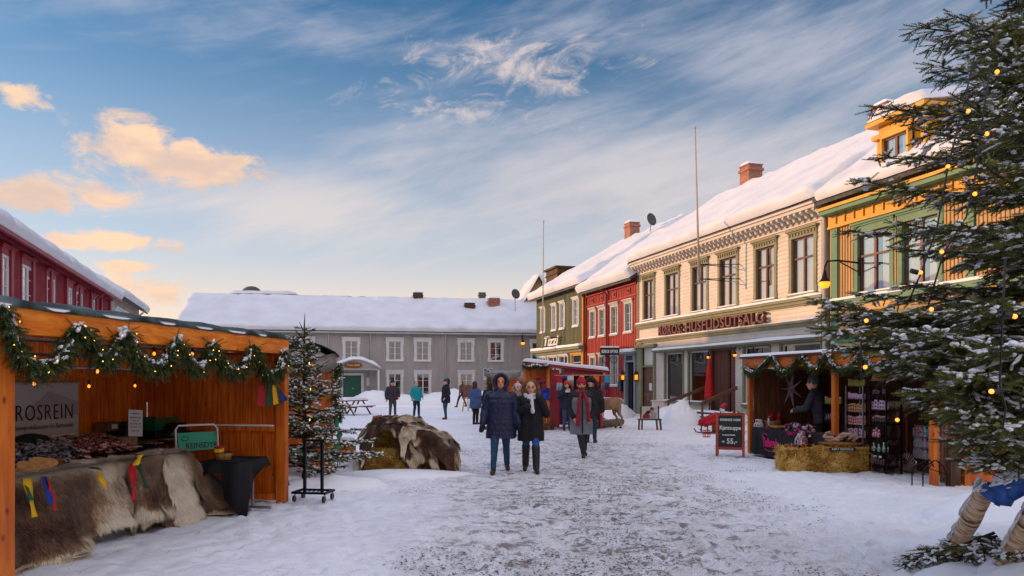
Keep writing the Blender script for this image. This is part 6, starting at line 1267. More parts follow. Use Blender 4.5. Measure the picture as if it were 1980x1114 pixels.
def put(name,label,cat,px,o,z,group=None): return thing(name,label,cat,S3.pt(S3.s(px,o),z,o),rz3,group)
# star
t = put('paper_star','large hanging seven-pointed perforated paper star in the right stall','star',1530,-.8,S3.z(1530,752,-.8)); m = MB(); V0 = [(0,-.06,0),(0,.06,0)]
n = 7; vs = [(0,-.07,0),(0,.07,0)]
for i in range(2*n): a = math.pi*i/n+1.35; r = .50 if i % 2 == 0 else .085; vs.append((r*math.cos(a),0,r*math.sin(a)))
m.add(vs,[(0,2+i,2+(i+1) % (2*n)) for i in range(2*n)]+[(1,2+(i+1) % (2*n),2+i) for i in range(2*n)]); m.build('star',M('perforated_paper','#8c7674',.8,.3,60,col2='#c8b4ac',thr=(.56,.62)),t); m = MB(); m.tube([(0,0,.3),(0,0,.62)],.003,4); m.build('cord',MAT['black_plastic'],t)
# small shelf crate with orange jars, bottles above
def jars(name,label,cat,xs,mat,cap,h,r,group,o,z,neck=False):
    for k,px in enumerate(xs):
        t = put(name,label,cat,px,o,z,group); m = MB();
        if neck: m.rings([(0,0,0,r,r),(0,0,h*.55,r,r),(0,0,h*.72,r*.4,r*.4),(0,0,h*.9,r*.35,r*.35)],12)
        else: m.rings([(0,0,0,r*.95,r*.95),(0,0,h*.12,r,r),(0,0,h*.8,r,r),(0,0,h*.85,r*.8,r*.8)],12)
        m.build('glass',mat,t,smooth=True); m = MB(); m.rings([(0,0,h*.85,r*(.45 if neck else .85),r*(.45 if neck else .85)),(0,0,h,r*(.45 if neck else .85),r*(.45 if neck else .85))],12); m.build('lid',cap,t)
MAT['amber'] = M('orange_jam_glass','#b8541a',.15,.2,8,spec=.8); MAT['plum'] = M('dark_berry_glass','#4c1826',.15,.3,8,spec=.8); MAT['lilac'] = M('lilac_label','#b89cae',.6,.1,6)
zs = S3.z(1478,768,-.9)
t = put('wall_shelf','small pale wooden box shelf holding orange jars inside the right stall','shelf',1479,-.95,zs); m = MB(); m.box((-.16,-.08,0),(.16,.08,.015)); m.box((-.16,-.08,.26),(.16,.08,.275)); m.box((-.16,-.08,0),(-.145,.08,.275)); m.box((.145,-.08,0),(.16,.08,.275)); m.box((-.16,.07,0),(.16,.08,.275)); m.build('frame',MAT['greywhite'],t)
jars('jam_jar','orange jam jar standing in the small pale box shelf','jar',(1470.5,1476,1481.5,1487),MAT['amber'],MAT['amber'],.10,.026,'orange jars in the box shelf',-.97,zs+.016)
jars('cordial_bottle','berry cordial bottle with a lilac label on top of the small box shelf','bottle',(1467,1476,1484),MAT['plum'],MAT['lilac'],.22,.032,'cordial bottles on the box shelf',-.95,zs+.277,True)
# red gift packs and basket
for k,(px,lb,mt_) in enumerate(((1479,'bright red gift pack left of two on the counter of the right stall','redpl'),(1492,'bright red gift pack with a white round label in the middle of the counter','redpl'),(1506,'crimson gift pack right of the bright red ones on the counter',None))):
    mm = MAT['redpl'] if mt_ else M('crimson_foil','#8c1030',.3,.2,8,.3,30)
    t = put('gift_pack',lb,'gift pack',px,-.55,kz+.14,'red gift packs on the counter'); m = MB(); m.rings([(0,0,0,.065,.045),(0,0,.10,.07,.05),(0,0,.17,.05,.02),(0,0,.22,.07,.015)],12,pw=4); m.build('body',mm,t)
    if k < 2: m = MB(); m.tube([(0,-.052,.09),(0,-.05,.085)],.035,12); m.build('label_disc',MAT['white'],t)
t = put('wicker_basket','straw-coloured basket under the red gift packs','basket',1494,-.5,kz+.0); m = MB(); m.rings([(0,0,0,.20,.12),(0,0,.12,.25,.15),(0,0,.13,.25,.15),(0,0,.115,.23,.13)],20,pw=3); m.build('body',M('wicker','#a8854c',.8,.3,30,.6,60),t,smooth=True)
t = put('house_boxes','white gift box with a black pattern at the left end of the counter, bottom row','gift box',1467,.0,kz+.006); m = MB(); m.box((-.12,-.05,0),(.12,.05,.08)); m.build('body',MAT['white'],t); m = MB(); m.box((-.08,-.052,.02),(-.02,-.0505,.055)); m.box((.03,-.052,.02),(.09,-.0505,.06)); m.build('print',MAT['text_black'],t)
t = put('gift_box','white gift box with a black pattern stacked on the wider one','gift box',1467,.0,kz+.088); m = MB(); m.box((-.06,-.05,0),(.06,.05,.09)); m.build('body',MAT['white'],t); m = MB(); m.box((-.03,-.052,.02),(.04,-.0505,.065)); m.build('print',MAT['text_black'],t)
t = put('plant_pot','small potted green plant at the left post of the right stall','plant',1458,-.2,kz+.005); m = MB(); m.rings([(0,0,0,.05,.05),(0,0,.10,.07,.07)],12); m.build('pot',MAT['raw_wood'],t)
r_ = random.Random(3); shp = [(np.array([0,0,.1]),np.array([r_.uniform(-.7,.7),r_.uniform(-.7,.7),1]),r_.uniform(.12,.30)) for _ in range(40)]; P_ = np.array([a for a,_,_ in shp]); scatter('leaves',TNs[0],TNs[1],P_,[b for _,b,_ in shp],[c for _,_,c in shp],np.full(40,.12),MAT['needle'],t)
t = put('candle_holder','little red candle holder with two white candles on the counter','candle holder',1486,-.05,kz+.006); m = MB(); m.box((-.05,-.04,0),(.05,.04,.06)); m.build('base',MAT['redpl'],t)
for x in (-.02,.02): m = MB(); m.tube([(x,0,.06),(x,0,.22)],.009,8); m.build('candle',MAT['white'],t)
# bowls and magenta packets
t = put('wooden_tray','shallow wooden dish of small goods in the middle of the counter','dish',1503,.0,kz+.005); m = MB(); m.rings([(0,0,0,.16,.10),(0,0,.06,.26,.16),(0,0,.07,.26,.16),(0,0,.05,.22,.13)],20); m.build('body',MAT['raw_wood'],t,smooth=True)
pk = []
rr_ = random.Random(8)
for k,(mt_,lb,gp) in enumerate(((MAT['pink'],'magenta sweet packet in the heap at the right of the counter','magenta packets on the counter'),(MAT['lilac'],'pale lilac sweet packet in the heap at the right of the counter','lilac packets on the counter'),(MAT['foil_s'],'silver sweet packet in the heap at the right of the counter','silver packets on the counter'),(MAT['plum'],'dark berry-coloured packet in the heap at the right of the counter','dark packets on the counter'))):
    for j in range(14):
        if j == 0: o = pack_mesh('p',.10,.07,mt_,k+9).build('sweet_packet',mt_,None,smooth=True); tag(o,lb,'packet',gp); first = o
        else: o = first.copy(); C.objects.link(o)
        px = rr_.uniform(1516,1572); o_ = rr_.uniform(-.25,.22); o.location = S3.pt(S3.s(px,o_),kz+.03+rr_.uniform(0,.10)-(.10 if o_ > .12 else 0),o_); o.rotation_euler = (rr_.uniform(-1.2,1.2),rr_.uniform(-.6,.6),rr_.uniform(0,6.3))
t = put('white_ribbon_bag','clear gift bag with white curly ribbons hanging at the front of the right stall','gift bag',1552,.26,S3.z(1552,868,.26)); m = MB(); m.rings([(0,0,0,.10,.08),(0,0,.18,.13,.10),(0,0,.30,.05,.05),(0,0,.36,.09,.06)],14); m.build('body',M('cellophane_sweets','#7c2438',.2,.5,26,.3,40,spec=.8,col2='#cfa8b0',thr=(.45,.6)),t,smooth=True)
m = MB()
for a in range(7): m.tube([(.05*math.cos(a),.05*math.sin(a)-.05,.32-.03*q+.0) if q == 0 else ((.05+.02*q)*math.cos(a+.2*q),-.10-.02*math.sin(q*2+a),.32-.06*q) for q in range(5)],.008,5)
m.build('ribbons',MAT['white'],t)
# bales in front with a dish of wooden pieces
bl = GR(1514,912); br_ = GR(1686,913); ub = (br_-bl).normalized(); rb = math.atan2(ub.y,ub.x); mid = (bl+br_)/2; nb_ = Vector((-ub.y,ub.x,0)); wd2 = (br_-bl).length/2
bale('straw bale in front of the right stall, nearer the price board',tuple(mid-ub*wd2*.5+nb_*.24),(wd2*.98,.48,.44),rb,15000,11,'bales in front of the right stall'); bale('straw bale carrying the dish of wooden sticks in front of the right stall',tuple(mid+ub*wd2*.5+nb_*.24),(wd2*.98,.48,.45),rb,15000,12,'bales in front of the right stall')
dc = mid+ub*wd2*.42+nb_*.22; t = thing('wooden_dish','broad wooden dish on the straw bale heaped with pale wooden sticks','dish',(dc.x,dc.y,.46),rb); m = MB(); m.rings([(0,0,0,.28,.14),(0,0,.05,.40,.20),(0,0,.075,.44,.22),(0,0,.07,.41,.20),(0,0,.04,.3,.14)],28); m.build('body',MAT['raw_wood'],t,smooth=True)
rr_ = random.Random(21); first = None
for k in range(16):
    m = MB(); m.box((-.10,-.03,-.018),(.10,.03,.018)) if k % 2 == 0 else m.box((-.075,-.035,-.02),(.075,.035,.02))
    if first is None or k == 1: o = m.build('sausage_pack',M('kraft_wrap_'+'ab'[k % 2],'#b08c78',.7,.15,8,.2,30),None,bevel=.012); pr_ = first; first = o if first is None else first; second = o
    else: o = (first if k % 2 == 0 else second).copy(); C.objects.link(o)
    tag(o,'kraft-coloured wrapped packet heaped in the broad wooden dish','packet','packets in the wooden dish'); q = dc+ub*rr_.uniform(-.30,.30)+nb_*rr_.uniform(-.12,.12); o.location = (q.x,q.y,.56+.05*(k % 3)+rr_.uniform(0,.03)); o.rotation_euler = (rr_.uniform(-.3,.3),rr_.uniform(-.9,-.2) if k % 2 else rr_.uniform(-.3,.3),rb+rr_.uniform(-.7,.7))
q = mid+ub*wd2*.32-nb_*.02; t = thing('price_strip','narrow black board with chalk writing under the wooden dish','sign',(q.x,q.y,.40),rb); m = MB(); m.box((-.24,-.03,0),(.24,-.015,.06)); m.build('board',MAT['text_black'],t); text('RØKT REINPØLSE',.05,MAT['text_white'],t,(0,-.032,.03),(R(90),0,0),.001,0,1)
for k,(dx,lb) in enumerate(((-.75,'orange and black toy-like sweet box on the left of the straw bale'),(-.45,'orange sweet box with dark stripes right beside the first on the straw bale'))):
    q = mid+ub*wd2*dx+nb_*.15; t = thing('sweet_box',lb,'box',(q.x,q.y,.455),rb+.3*k); m = MB(); m.box((-.12,-.06,0),(.12,.06,.05)); m.build('body',M('orange_print_'+'ab'[k],'#c8641a',.4,.6,18,col2='#181010',thr=(.45,.55)),t,bevel=.01)
# price board (A-frame)
c = GR(1412,881); t = thing('chalkboard','red-framed chalkboard advertising hot meat soup for 55 kroner','chalkboard',(c.x,c.y,0),-.30)
for sg in (1,-1):
    m = MB(); H2 = .98; dy = .26
    def L_(x,z): return (x,-sg*(dy*(1-z/H2)),z)
    for x in (-.29,.29): m.bar(L_(x,0),L_(x,H2),.06,.03,(0,1,0))
    m.bar(L_(-.29,.18),L_(.29,.18),.03,.06); m.bar(L_(-.29,H2-.03),L_(.29,H2-.03),.03,.06); q = m.build('frame',M('red_stained_frame_'+'ab'[sg > 0],'#9c3a22',.5,.2,4),t)
    m = MB(); a = [L_(-.26,.22),L_(.26,.22),L_(.26,H2-.06),L_(-.26,H2-.06)]; m.add([Vector(p) for p in a]+[Vector(p)+Vector((0,.01*sg,0)) for p in a],[(0,1,2,3),(7,6,5,4)]); b_ = m.build('board',M('chalkboard_face_'+'ab'[sg > 0],'#1c2322',.7,.3,3),t)
    if sg == 1:
        an = math.atan2(dy,H2)
        for tx,x,z,sz in (('RYKENDE VARM',0,.82,.075),('Kjøttsuppe',0,.64,.13),('M/ LOKALE RÅVARER',-.03,.48,.036),('KR',-.15,.33,.05),('55,-',.04,.34,.17)):
            o = text(tx,sz,MAT['text_white'],b_,Vector(L_(x,z))+Vector((0,-.006,0)),(R(90)-an,0,0),.001,.002,.82 if len(tx) > 4 else .9)
# metal shelf racks with goods
def rack(label,px,o,w,d,h,levels,cols,seed,back=False):
    t = put('shelf_rack',label,'rack',px,o,0); m = MB()
    for x in (-w/2,w/2):
        for y in (-d/2,d/2): m.box((x-.012,y-.012,0),(x+.012,y+.012,h))
    t_ = m.build('uprights',MAT['steel'] if seed % 2 else MAT['iron'],t)
    for k in range(levels): m = MB(); z_ = .12+(h-.15)*k/(levels-1); m.box((-w/2,-d/2,z_),(w/2,d/2,z_+.015)); m.build('shelf',MAT['iron'],t)
    r = random.Random(seed)
    for k in range(levels):
        z_ = .137+(h-.15)*k/(levels-1); mt_,cp,nm,lb = cols[k % len(cols)]; n = int(w/.068); first = None
        for j in range(n):
            x = -w/2+.05+(w-.1)*j/max(1,n-1)
            if r.random() < .08: continue
            tt = thing(nm,lb+' on the shelves of the '+('left' if seed % 2 else 'right')+' goods rack' if False else lb,'goods',(0,0,0),rz3,lb+'s'); tt.location = t.location+Matrix.Rotation(rz3,4,'Z') @ Vector((x,-d/2+.05,z_)); hh = r.uniform(.13,.18)
            m = MB()
            if nm == 'jar': m.rings([(0,0,0,.033,.033),(0,0,hh*.7,.035,.035),(0,0,hh*.74,.03,.03)],10)
            elif nm == 'gift_card': m.box((-.032,-.02,0),(.032,.02,hh))
            else: m.rings([(0,0,0,.036,.03),(0,0,hh*.5,.04,.034),(0,0,hh*.75,.012,.012),(0,0,hh*1.05,.03,.02)],9)
            m.build('body',mt_,tt,smooth=nm != 'gift_card'); m = MB()
            if nm == 'jar': m.rings([(0,0,hh*.74,.033,.033),(0,0,hh*.86,.033,.033)],10)
            elif nm == 'gift_card': m.tube([(0,-.021,hh*.72),(0,-.0225,hh*.72)],.019,9); m.tube([(0,-.021,hh*.3),(0,-.0225,hh*.3)],.019,9)
            else: m.rings([(0,0,hh*.72,.016,.016),(0,0,hh*.80,.016,.016)],8)
            m.build('lid' if nm == 'jar' else 'print',cp,tt)
    return t
MAT['yg'] = M('yellow_green_label','#8e8a38',.4,.2,12); MAT['kraft'] = M('kraft_paper','#b08050',.7,.1,8); MAT['orj'] = M('orange_packet','#c86c3c',.4,.3,14,col2='#b49ab0',thr=(.4,.6)); MAT['sweet'] = M('red_and_white_sweets','#a82434',.25,.5,40,spec=.8,col2='#cfb4b8',thr=(.45,.6)); MAT['dkjar'] = M('dark_berry_jar','#3a1420',.15,.3,9,spec=.8); MAT['tealp'] = M('teal_white_packet','#30806c',.35,.4,30,spec=.6,col2='#c4cfc8',thr=(.45,.58)); MAT['bluep'] = M('blue_cream_tub','#c8bc98',.35,.3,20,col2='#2c4478',thr=(.55,.62)); MAT['paperred'] = M('red_paper_sweets','#c0283a',.3,.5,24,spec=.7,col2='#ddd0d4',thr=(.48,.58)); MAT['turq'] = M('turquoise_sweets','#2a9aa0',.3,.5,24,spec=.7,col2='#dcdcd8',thr=(.48,.58)); MAT['whitep'] = M('white_violet_packets','#c8bcc8',.4,.4,30,col2='#5a4c58',thr=(.55,.64))
rack('tall grey metal rack of jams and gift packs, left half, beside the right stall post',1666,-.35,.50,.32,1.62,7,[(MAT['sweet'],MAT['plum'],'sweet_bag','small cellophane bag of red sweets on the grey metal rack'),(MAT['dkjar'],MAT['sweet'],'jar','dark jam jar low on the grey metal rack'),(MAT['lilac'],MAT['dkjar'],'gift_card','lilac gift pack with dark round spots on the lower grey rack'),(MAT['orj'],MAT['dkjar'],'gift_card','orange and lilac gift pack halfway up the grey rack'),(MAT['kraft'],MAT['dkjar'],'gift_card','kraft paper box high on the grey rack'),(MAT['lilac'],MAT['plum'],'jar','lilac labelled jar near the top of the grey rack'),(MAT['yg'],MAT['yg'],'jar','yellow-green labelled jar on top of the grey rack')],31)
rack('tall black metal rack of bagged sweets and dark jars, right half',1712,-.40,.44,.32,1.72,7,[(MAT['dkjar'],MAT['plum'],'jar','dark jar at the bottom of the black metal rack'),(MAT['tealp'],MAT['sweet'],'sweet_bag','teal and white bag low on the black metal rack'),(MAT['sweet'],MAT['plum'],'sweet_bag','red sweet bag in the lower half of the black metal rack'),(MAT['dkjar'],MAT['sweet'],'jar','dark red-lidded jar halfway up the black metal rack'),(MAT['lilac'],MAT['dkjar'],'gift_card','lilac gift pack with dark spots high on the black rack'),(MAT['plum'],MAT['plum'],'jar','plum coloured jar near the top of the black rack'),(MAT['kraft'],MAT['yg'],'jar','gold tin on the top of the black rack')],32)
rack('low rack of cellophane bags behind the middle post of the right stall',1620,-.50,.56,.30,1.25,4,[(MAT['sweet'],MAT['lilac'],'sweet_bag','cellophane bag on the bottom of the rack behind the stall post'),(MAT['lilac'],MAT['sweet'],'sweet_bag','lilac-tied cellophane bag on the rack behind the stall post'),(MAT['plum'],MAT['lilac'],'sweet_bag','plum cellophane bag upper on the rack behind the stall post'),(MAT['yg'],MAT['paperred'],'jar','yellow-green topped jar on the rack behind the stall post')],34)
# board panel with lamp, wreath, tubs
c = GR(1752,908); t = thing('board_panel','upright panel of weathered brown boards right of the racks','panel',(c.x,c.y+.4,0),rz3); m = MB(); m.box((-.36,-.03,.02),(.36,.03,1.12)); m.build('boards',wood('panel_boards','#4a3022','#7e563c',.8,.14,2),t); m = MB(); m.box((.33,-.05,0),(.37,-.03,1.14)); m.box((-.37,-.16,1.12),(.37,.16,1.15)); m.build('edge_strip',MAT['orange_in'],t)
pc_ = Vector((c.x,c.y+.4,0)); Rz = Matrix.Rotation(rz3,4,'Z')
def onp(x,y,z): return pc_+Rz @ Vector((x,y,z))
t = thing('branch_wreath','oval wreath of pale grey branches hanging on the weathered boards','wreath',onp(.08,-.09,.45),rz3); m = MB()
for k in range(5):
    m.tube([((.14+.01*k)*math.cos(a)+.012*math.sin(a*5+k),.01*math.sin(a*7+k*2)-.01*k,.24+(.21+.01*k)*math.sin(a)+.012*math.cos(a*4+k)) for a in np.arange(k,k+6.5,.35)],.012,6)
m.build('twigs',M('pale_driftwood','#7f6a5c',.85,.3,14,.5,30),t,smooth=True)
for k,(x,lb) in enumerate(((-.18,'cream tub with a blue label, left of three on the weathered panel'),(-.03,'cream tub with a blue label, middle of three on the weathered panel'),(.12,'cream tub with a blue label, right of three on the weathered panel'))):
    t = thing('tub',lb,'tub',onp(x,-.03,1.152),rz3,'tubs on the panel'); m = MB(); m.rings([(0,0,0,.06,.06),(0,0,.14,.065,.065)],14); m.build('body',MAT['bluep'],t,smooth=True); m = MB(); m.rings([(0,0,.14,.068,.068),(0,0,.16,.068,.068)],14); m.build('lid',MAT['bluep'],t)
t = thing('cloth_sack','small pale cloth sack tied at the top, on the weathered panel','sack',onp(.26,0,1.152),rz3); m = MB(); m.rings([(0,0,0,.09,.07),(0,0,.12,.10,.08),(0,0,.20,.05,.04),(0,0,.23,.03,.03),(0,0,.28,.06,.05)],14); m.build('body',M('pale_linen','#a89888',.9,.15,10,.4,40),t,smooth=True)
# bark ring bundles
for k,(px,py,r,lb) in enumerate(((1723,911,.165,'smaller woven ring of red-brown bark standing against the panel'),(1755,915,.20,'larger woven ring of red-brown bark, right of the smaller one'))):
    c = GR(px,py); t = thing('bark_ring',lb,'wreath',(c.x,c.y,0),rz3+.1,'woven bark rings'); m = MB(); rk = random.Random(k)
    for j in range(38):
        a0_ = 2*math.pi*j/38; pts = []
        for q in range(7): b_ = q/6; rad = r*(.28+.62*b_); aa = a0_+1.5*b_; bul = .5*r*math.sin(math.pi*min(1,b_*.9+.1)); pts.append((rad*math.cos(aa),-bul,r+rad*math.sin(aa)))
        m.tube(pts,.013+.006*rk.random(),5,True,j % 2)
    m.build('woven_strips',[M('bark_dark_'+'ab'[k],'#4a2c26',.9,.3,20,.4,40),M('bark_pale_'+'ab'[k],'#a08c84',.9,.3,20,.4,40)],t,smooth=True)
# wire rack on the right
c = GR(1812,918); t = thing('wire_rack','round-fronted white wire rack of wrapped sweets partly behind the spruce boughs','rack',(c.x,c.y+.2,0),rz3); m = MB(); rw_ = .40
for z_ in (.28,.34,.42,.68,.74,.82): m.tube([(rw_*math.cos(a),-.18*math.sin(a),z_) for a in np.arange(0,3.2,.2)],.005,5)
for a in np.arange(0,3.2,.2): m.tube([(rw_*math.cos(a),-.18*math.sin(a),.26),(rw_*math.cos(a),-.18*math.sin(a),.42)],.004,4); m.tube([(rw_*math.cos(a),-.18*math.sin(a),.68),(rw_*math.cos(a),-.18*math.sin(a),.82)],.004,4)
m.build('wires',MAT['white'],t); m = MB(); m.box((-.36,.0,0),(.36,.3,.22)); m.box((-.38,.1,.2),(-.34,.14,1.1)); m.box((.34,.1,.2),(.38,.14,1.1)); m.build('base',MAT['brown_wood'],t)
wc_ = Vector((c.x,c.y+.2,0)); rr_ = random.Random(4)
for z_,lst in ((.27,(('whitep','white and violet packet in the lower tier of the wire rack'),)),(.47,(('whitep','pale crinkled packet in the middle tier of the wire rack'),)),(.69,(('paperred','red and white wrapped sweet bag in the upper left tier of the wire rack'),('turq','turquoise and white wrapped sweet bag in the upper right tier of the wire rack')))):
    for j in range(9):
        mt_,lb = lst[0] if (len(lst) == 1 or j >= 5) else lst[1]
        a = .2+2.75*j/8; t = thing('sweet_bag',lb,'sweet bag',wc_+Rz @ Vector((.34*math.cos(a),-.13*math.sin(a),z_)),rz3+rr_.uniform(-.3,.3),lb+'s'); m = MB(); m.rings([(0,0,0,.042,.03),(0,0,.09,.05,.04),(0,0,.15,.03,.02),(0,0,.19,.05,.02)],10,pw=3); m.build('body',MAT[mt_],t)
# arch-shaped black stand
c = GR(1797,942); t = thing('arch_stand','bent black iron stand with two crossed braces standing in the snow','stand',(c.x,c.y,0),.2); m = MB()
for y in (-.12,.12): m.tube([(-.22,y,0),(-.22,y,.26),(-.16,y*.9,.34),(0,y*.6,.42),(.06,y*.6,.44),(.16,y*.9,.34),(.22,y,.22),(.22,y,0)],.011,7)
m.tube([(-.21,-.12,.22),(.16,.12,.36)],.008,6); m.tube([(.2,-.12,.22),(-.14,.12,.36)],.008,6); m.build('frame',MAT['iron'],t,smooth=True)
# far right orange stall wall
S4p = GR(1862,940); S4 = Fac((S4p.x,S4p.y),(1,0.02));
if S4.N.y > 0: S4.N = -S4.N
t = thing('market_stall','orange panelled stall side half hidden by the big spruce at the right edge','market stall',S4.pt(1.6,0,.0)); m = MB(); m.fbox(S4,.05,3.4,.05,.98,-.04,0); m.build('panel',MAT['orange_in'],t,True); m = MB(); m.fbox(S4,0,.10,0,2.05,-.05,.05); m.build('post',MAT['orange_post'],t,True); m = MB(); m.fbox(S4,.05,3.4,.981,1.04,-.08,.04); m.build('ledge',MAT['orange_beam'],t,True)
slant_roof('roof_sheet',S4,-.2,3.6,.3,2.25,-2.2,2.05,'brown_wood',t)
m = MB(); q = GR(1850,940); m.box((q.x-.14,q.y-.08,0),(q.x+.02,q.y+.08,.62)); m.box((q.x-.15,q.y-.1,.62),(q.x+.03,q.y+.1,.66)); o = m.build('weathered_post',MAT['old_wood'],None,True); tag(o,'short weathered square post beside the far right orange stall','post')
# ================================================================ RED HUT, CLOTH LINE, REINDEER
h0 = GR(1060,831); rh = thing('red_hut','small dark red market hut with an orange front post and a snowy lean-to roof','market hut',(h0.x+1.6,h0.y+1.0,0)); hx,hy = h0.x,h0.y
def hp(px,py,y): return PT(px,py,y)
xr = (1166-CX)/FPX*(hy+.3); zt_ = EYE+(HOR-702)/FPX*hy; m = MB()
m.box((hx+.10,hy+.05,.08),(hx+.40,hy+.12,2.12)); m.box((hx+.40,hy+1.6,.08),(xr,hy+1.68,2.0)); m.box((hx+.55,hy+.05,1.92),(xr-.05,hy+.12,2.22)); m.box((xr-.12,hy+.05,.08),(xr-.04,hy+1.6,2.0)); m.box((hx+.10,hy+.12,.08),(hx+.17,hy+1.6,2.1)); m.build('wall',MAT['dkred'],rh,True)
m = MB(); m.tube([(hx,hy,0),(hx,hy,2.22)],.065,12); m.build('post',MAT['orange_beam'],rh,True,True)
m = MB(); m.tube([(hx+.0+.13*math.cos(a),hy-.02,2.28+.05*math.sin(a)) for a in np.arange(0,6.6,.4)],.03,8); m.tube([(hx-.02,hy,1.62),(hx-.30,hy,1.62),(hx-.36,hy,1.52),(hx-.30,hy,1.42),(hx-.02,hy,1.42)],.035,8); m.build('wooden_loops',MAT['orange_beam'],rh,True,True)
m = MB(); m.add([(hx-.9,hy-.15,2.34),(xr+.15,hy-.15,2.0),(xr+.15,hy+1.9,2.0),(hx-.9,hy+1.9,2.34),(hx-.9,hy-.15,2.42),(xr+.15,hy-.15,2.08),(xr+.15,hy+1.9,2.08),(hx-.9,hy+1.9,2.42)],[(3,2,1,0),(4,5,6,7),(0,1,5,4),(1,2,6,5),(2,3,7,6),(3,0,4,7)]); rr2 = m.build('roof',MAT['dkred'],rh,True)
snow_slab('roof_snow',[Vector(p) for p in ((hx-.92,hy-.17,2.422),(xr+.17,hy-.17,2.082),(xr+.17,hy+1.9,2.082),(hx-.92,hy+1.9,2.422))],.12,rr2,8,.08,.15,.04,False)
m = MB(); m.box((hx-.88,hy-.05,0),(hx-.80,hy+.03,2.3)); m.build('corner_post',MAT['orange_post'],rh,True); m = MB(); m.box((hx-.85,hy+1.5,.1),(hx,hy+1.56,2.3)); m.build('orange_wall',MAT['orange_wood'],rh,True); m = MB(); m.rings([(hx+.0,hy-.05,0,.20,.20),(hx,hy-.05,.22,.24,.24)],14); m.build('post_tub',MAT['old_wood'],rh,True)
m = MB(); m.tube([(hx+.85,hy-.1,0),(hx+.85,hy-.1,2.0)],.045,8); m.build('pipe_post',M('plum_painted_pipe','#6e3a44',.5,.2,6),rh,True,True)
garland('small snowy garland on the roof corner of the red hut',[Vector((hx-.92+.08*k,hy-.2,2.30-.10*abs(math.sin(k*.55)))) for k in range(12)],None,380,.12,33,.8,0,1.6,(.06,.15))
# woollen goods hanging: line with coloured cloths
ly = hy-.6; lx0,lx1 = (1072-CX)/FPX*ly,(1212-CX)/FPX*ly; lz = EYE+(HOR-726)/FPX*ly
t = thing('clothes_pole','long pale pole strung across the front of the red hut to hang textiles','pole',((lx0+lx1)/2,ly,lz)); m = MB(); m.tube([(lx0-(lx0+lx1)/2,0,0),(lx1-(lx0+lx1)/2,0,.01)],.018,8); m.build('pole',MAT['raw_wood'],t)
for px,w,h,c1,c2,lb in ((1082,.20,.52,'#a01828','#88a8b0','red and pale blue patterned textile hanging at the left of the pole'),(1092,.16,.16,'#24489c','#1c2c60','small royal blue textile on the pole behind the photographer'),(1103,.22,.34,'#b0b4ac','#8a8c88','pale grey knitted textile on the pole'),(1125,.16,.12,'#b8a82c','#a08c24','small mustard textile on the pole'),(1143,.16,.5,'#2c4428','#24361e','dark green textile on the pole behind the bearded man'),(1153,.20,.40,'#c86418','#a8281c','orange and red textile on the pole'),(1166,.13,.50,'#8a3038','#6c7480','red and grey striped textile on the pole'),(1174,.17,.50,'#2288b0','#5a3444','turquoise textile at the right of the pole')):
    o_ = MB(); x = (px-CX)/FPX*ly; n = 6; vs = []
    for i in range(n+1): xx = x-w/2+w*i/n; vs += [(xx,ly+.01*math.sin(i*2),lz-.0),(xx,ly-.02*math.sin(i*2)-.02,lz-h*.5),(xx,ly-.03*math.sin(i*2),lz-h)]
    o_.add(vs,[(3*i+j,3*i+3+j,3*i+4+j,3*i+1+j) for i in range(n) for j in range(2)]); o_.m = [j for i in range(n) for j in range(2)]
    q = o_.build('hanging_textile',[M('textile',c1,.9,.2,12,.3,60),M('textile',c2,.9,.2,12,.3,60)],None,True,True); tag(q,lb,'textile','textiles on the pole'); q.modifiers.new('s','SOLIDIFY').thickness = .01
for k,(px,py,w,h,c1,c2,lb) in enumerate(((1046,742,.34,.40,'#1a1c30','#8c2430','dark and red striped mitten set hanging left of the orange post'),(1036,744,.10,.22,'#1c8a84','#15605c','small teal cloth hanging beside the striped set'),(1054,762,.32,.46,'#1c4cae','#12307c','royal blue cloth hanging beside the orange post'),(1062,768,.14,.36,'#b02030','#801824','red cloth partly behind the orange post'),(1027,745,.16,.14,'#a8242c','#84182a','small red cloth hanging at the back of the hut'))):
    m = MB(); c = PT(px,py,hy-.12+.02*k); m.box((c.x-w/2,c.y,c.z-h/2),(c.x+w/2,c.y+.04,c.z+h/2)); q = m.build('hanging_textile',M('textile',c1,.9,.2,7,.3,60,col2=c2,thr=(.48,.52)),None,True,bevel=.02); tag(q,lb,'textile','textiles beside the orange post')
# logs, reindeer figure
def log(label,p0,p1,r,name='log',group=None,mat='bark',snow=True):
    p0 = Vector(p0); p1 = Vector(p1); c = (p0+p1)/2; t = thing(name,label,'log',(c.x,c.y,0),0,group); m = MB(); k = 9; rr = random.Random(int(p0.x*50))
    m.tube([p0+(p1-p0)*i/k for i in range(k+1)],[r*(1+rr.uniform(-.05,.05)) for _ in range(k+1)],14); m.build('trunk',MAT[mat],t,True,True)
    if snow:
        d = (p1-p0).normalized(); sn = [(p0+(p1-p0)*rr.random()+Vector((rr.uniform(-.3,.3)*r,rr.uniform(-.3,.3)*r,r*.92)),d,rr.uniform(.06,.16),r*rr.uniform(.3,.6)) for _ in range(14)]; snow_blobs('snow',[a for a,_,_,_ in sn],[b for _,b,_,_ in sn],[c_ for _,_,c_,_ in sn],[d_ for _,_,_,d_ in sn],t,(c.x,c.y,0),.4)
    return t
g = GR(1150,831); g2 = GR(1201,823); MAT['grey_bark'] = M('grey_bark','#6c6258',.9,.4,12,.6,30); log('thick snow-patched log lying at the feet of the reindeer figure',(g.x-.2,g.y+.1,.14),(g2.x,g2.y,.15),.14,mat='grey_bark'); log('shorter log behind the first one, near the red hut',(g.x-.9,g.y+.5,.12),(g.x+.2,g.y+.5,.13),.12,mat='grey_bark')
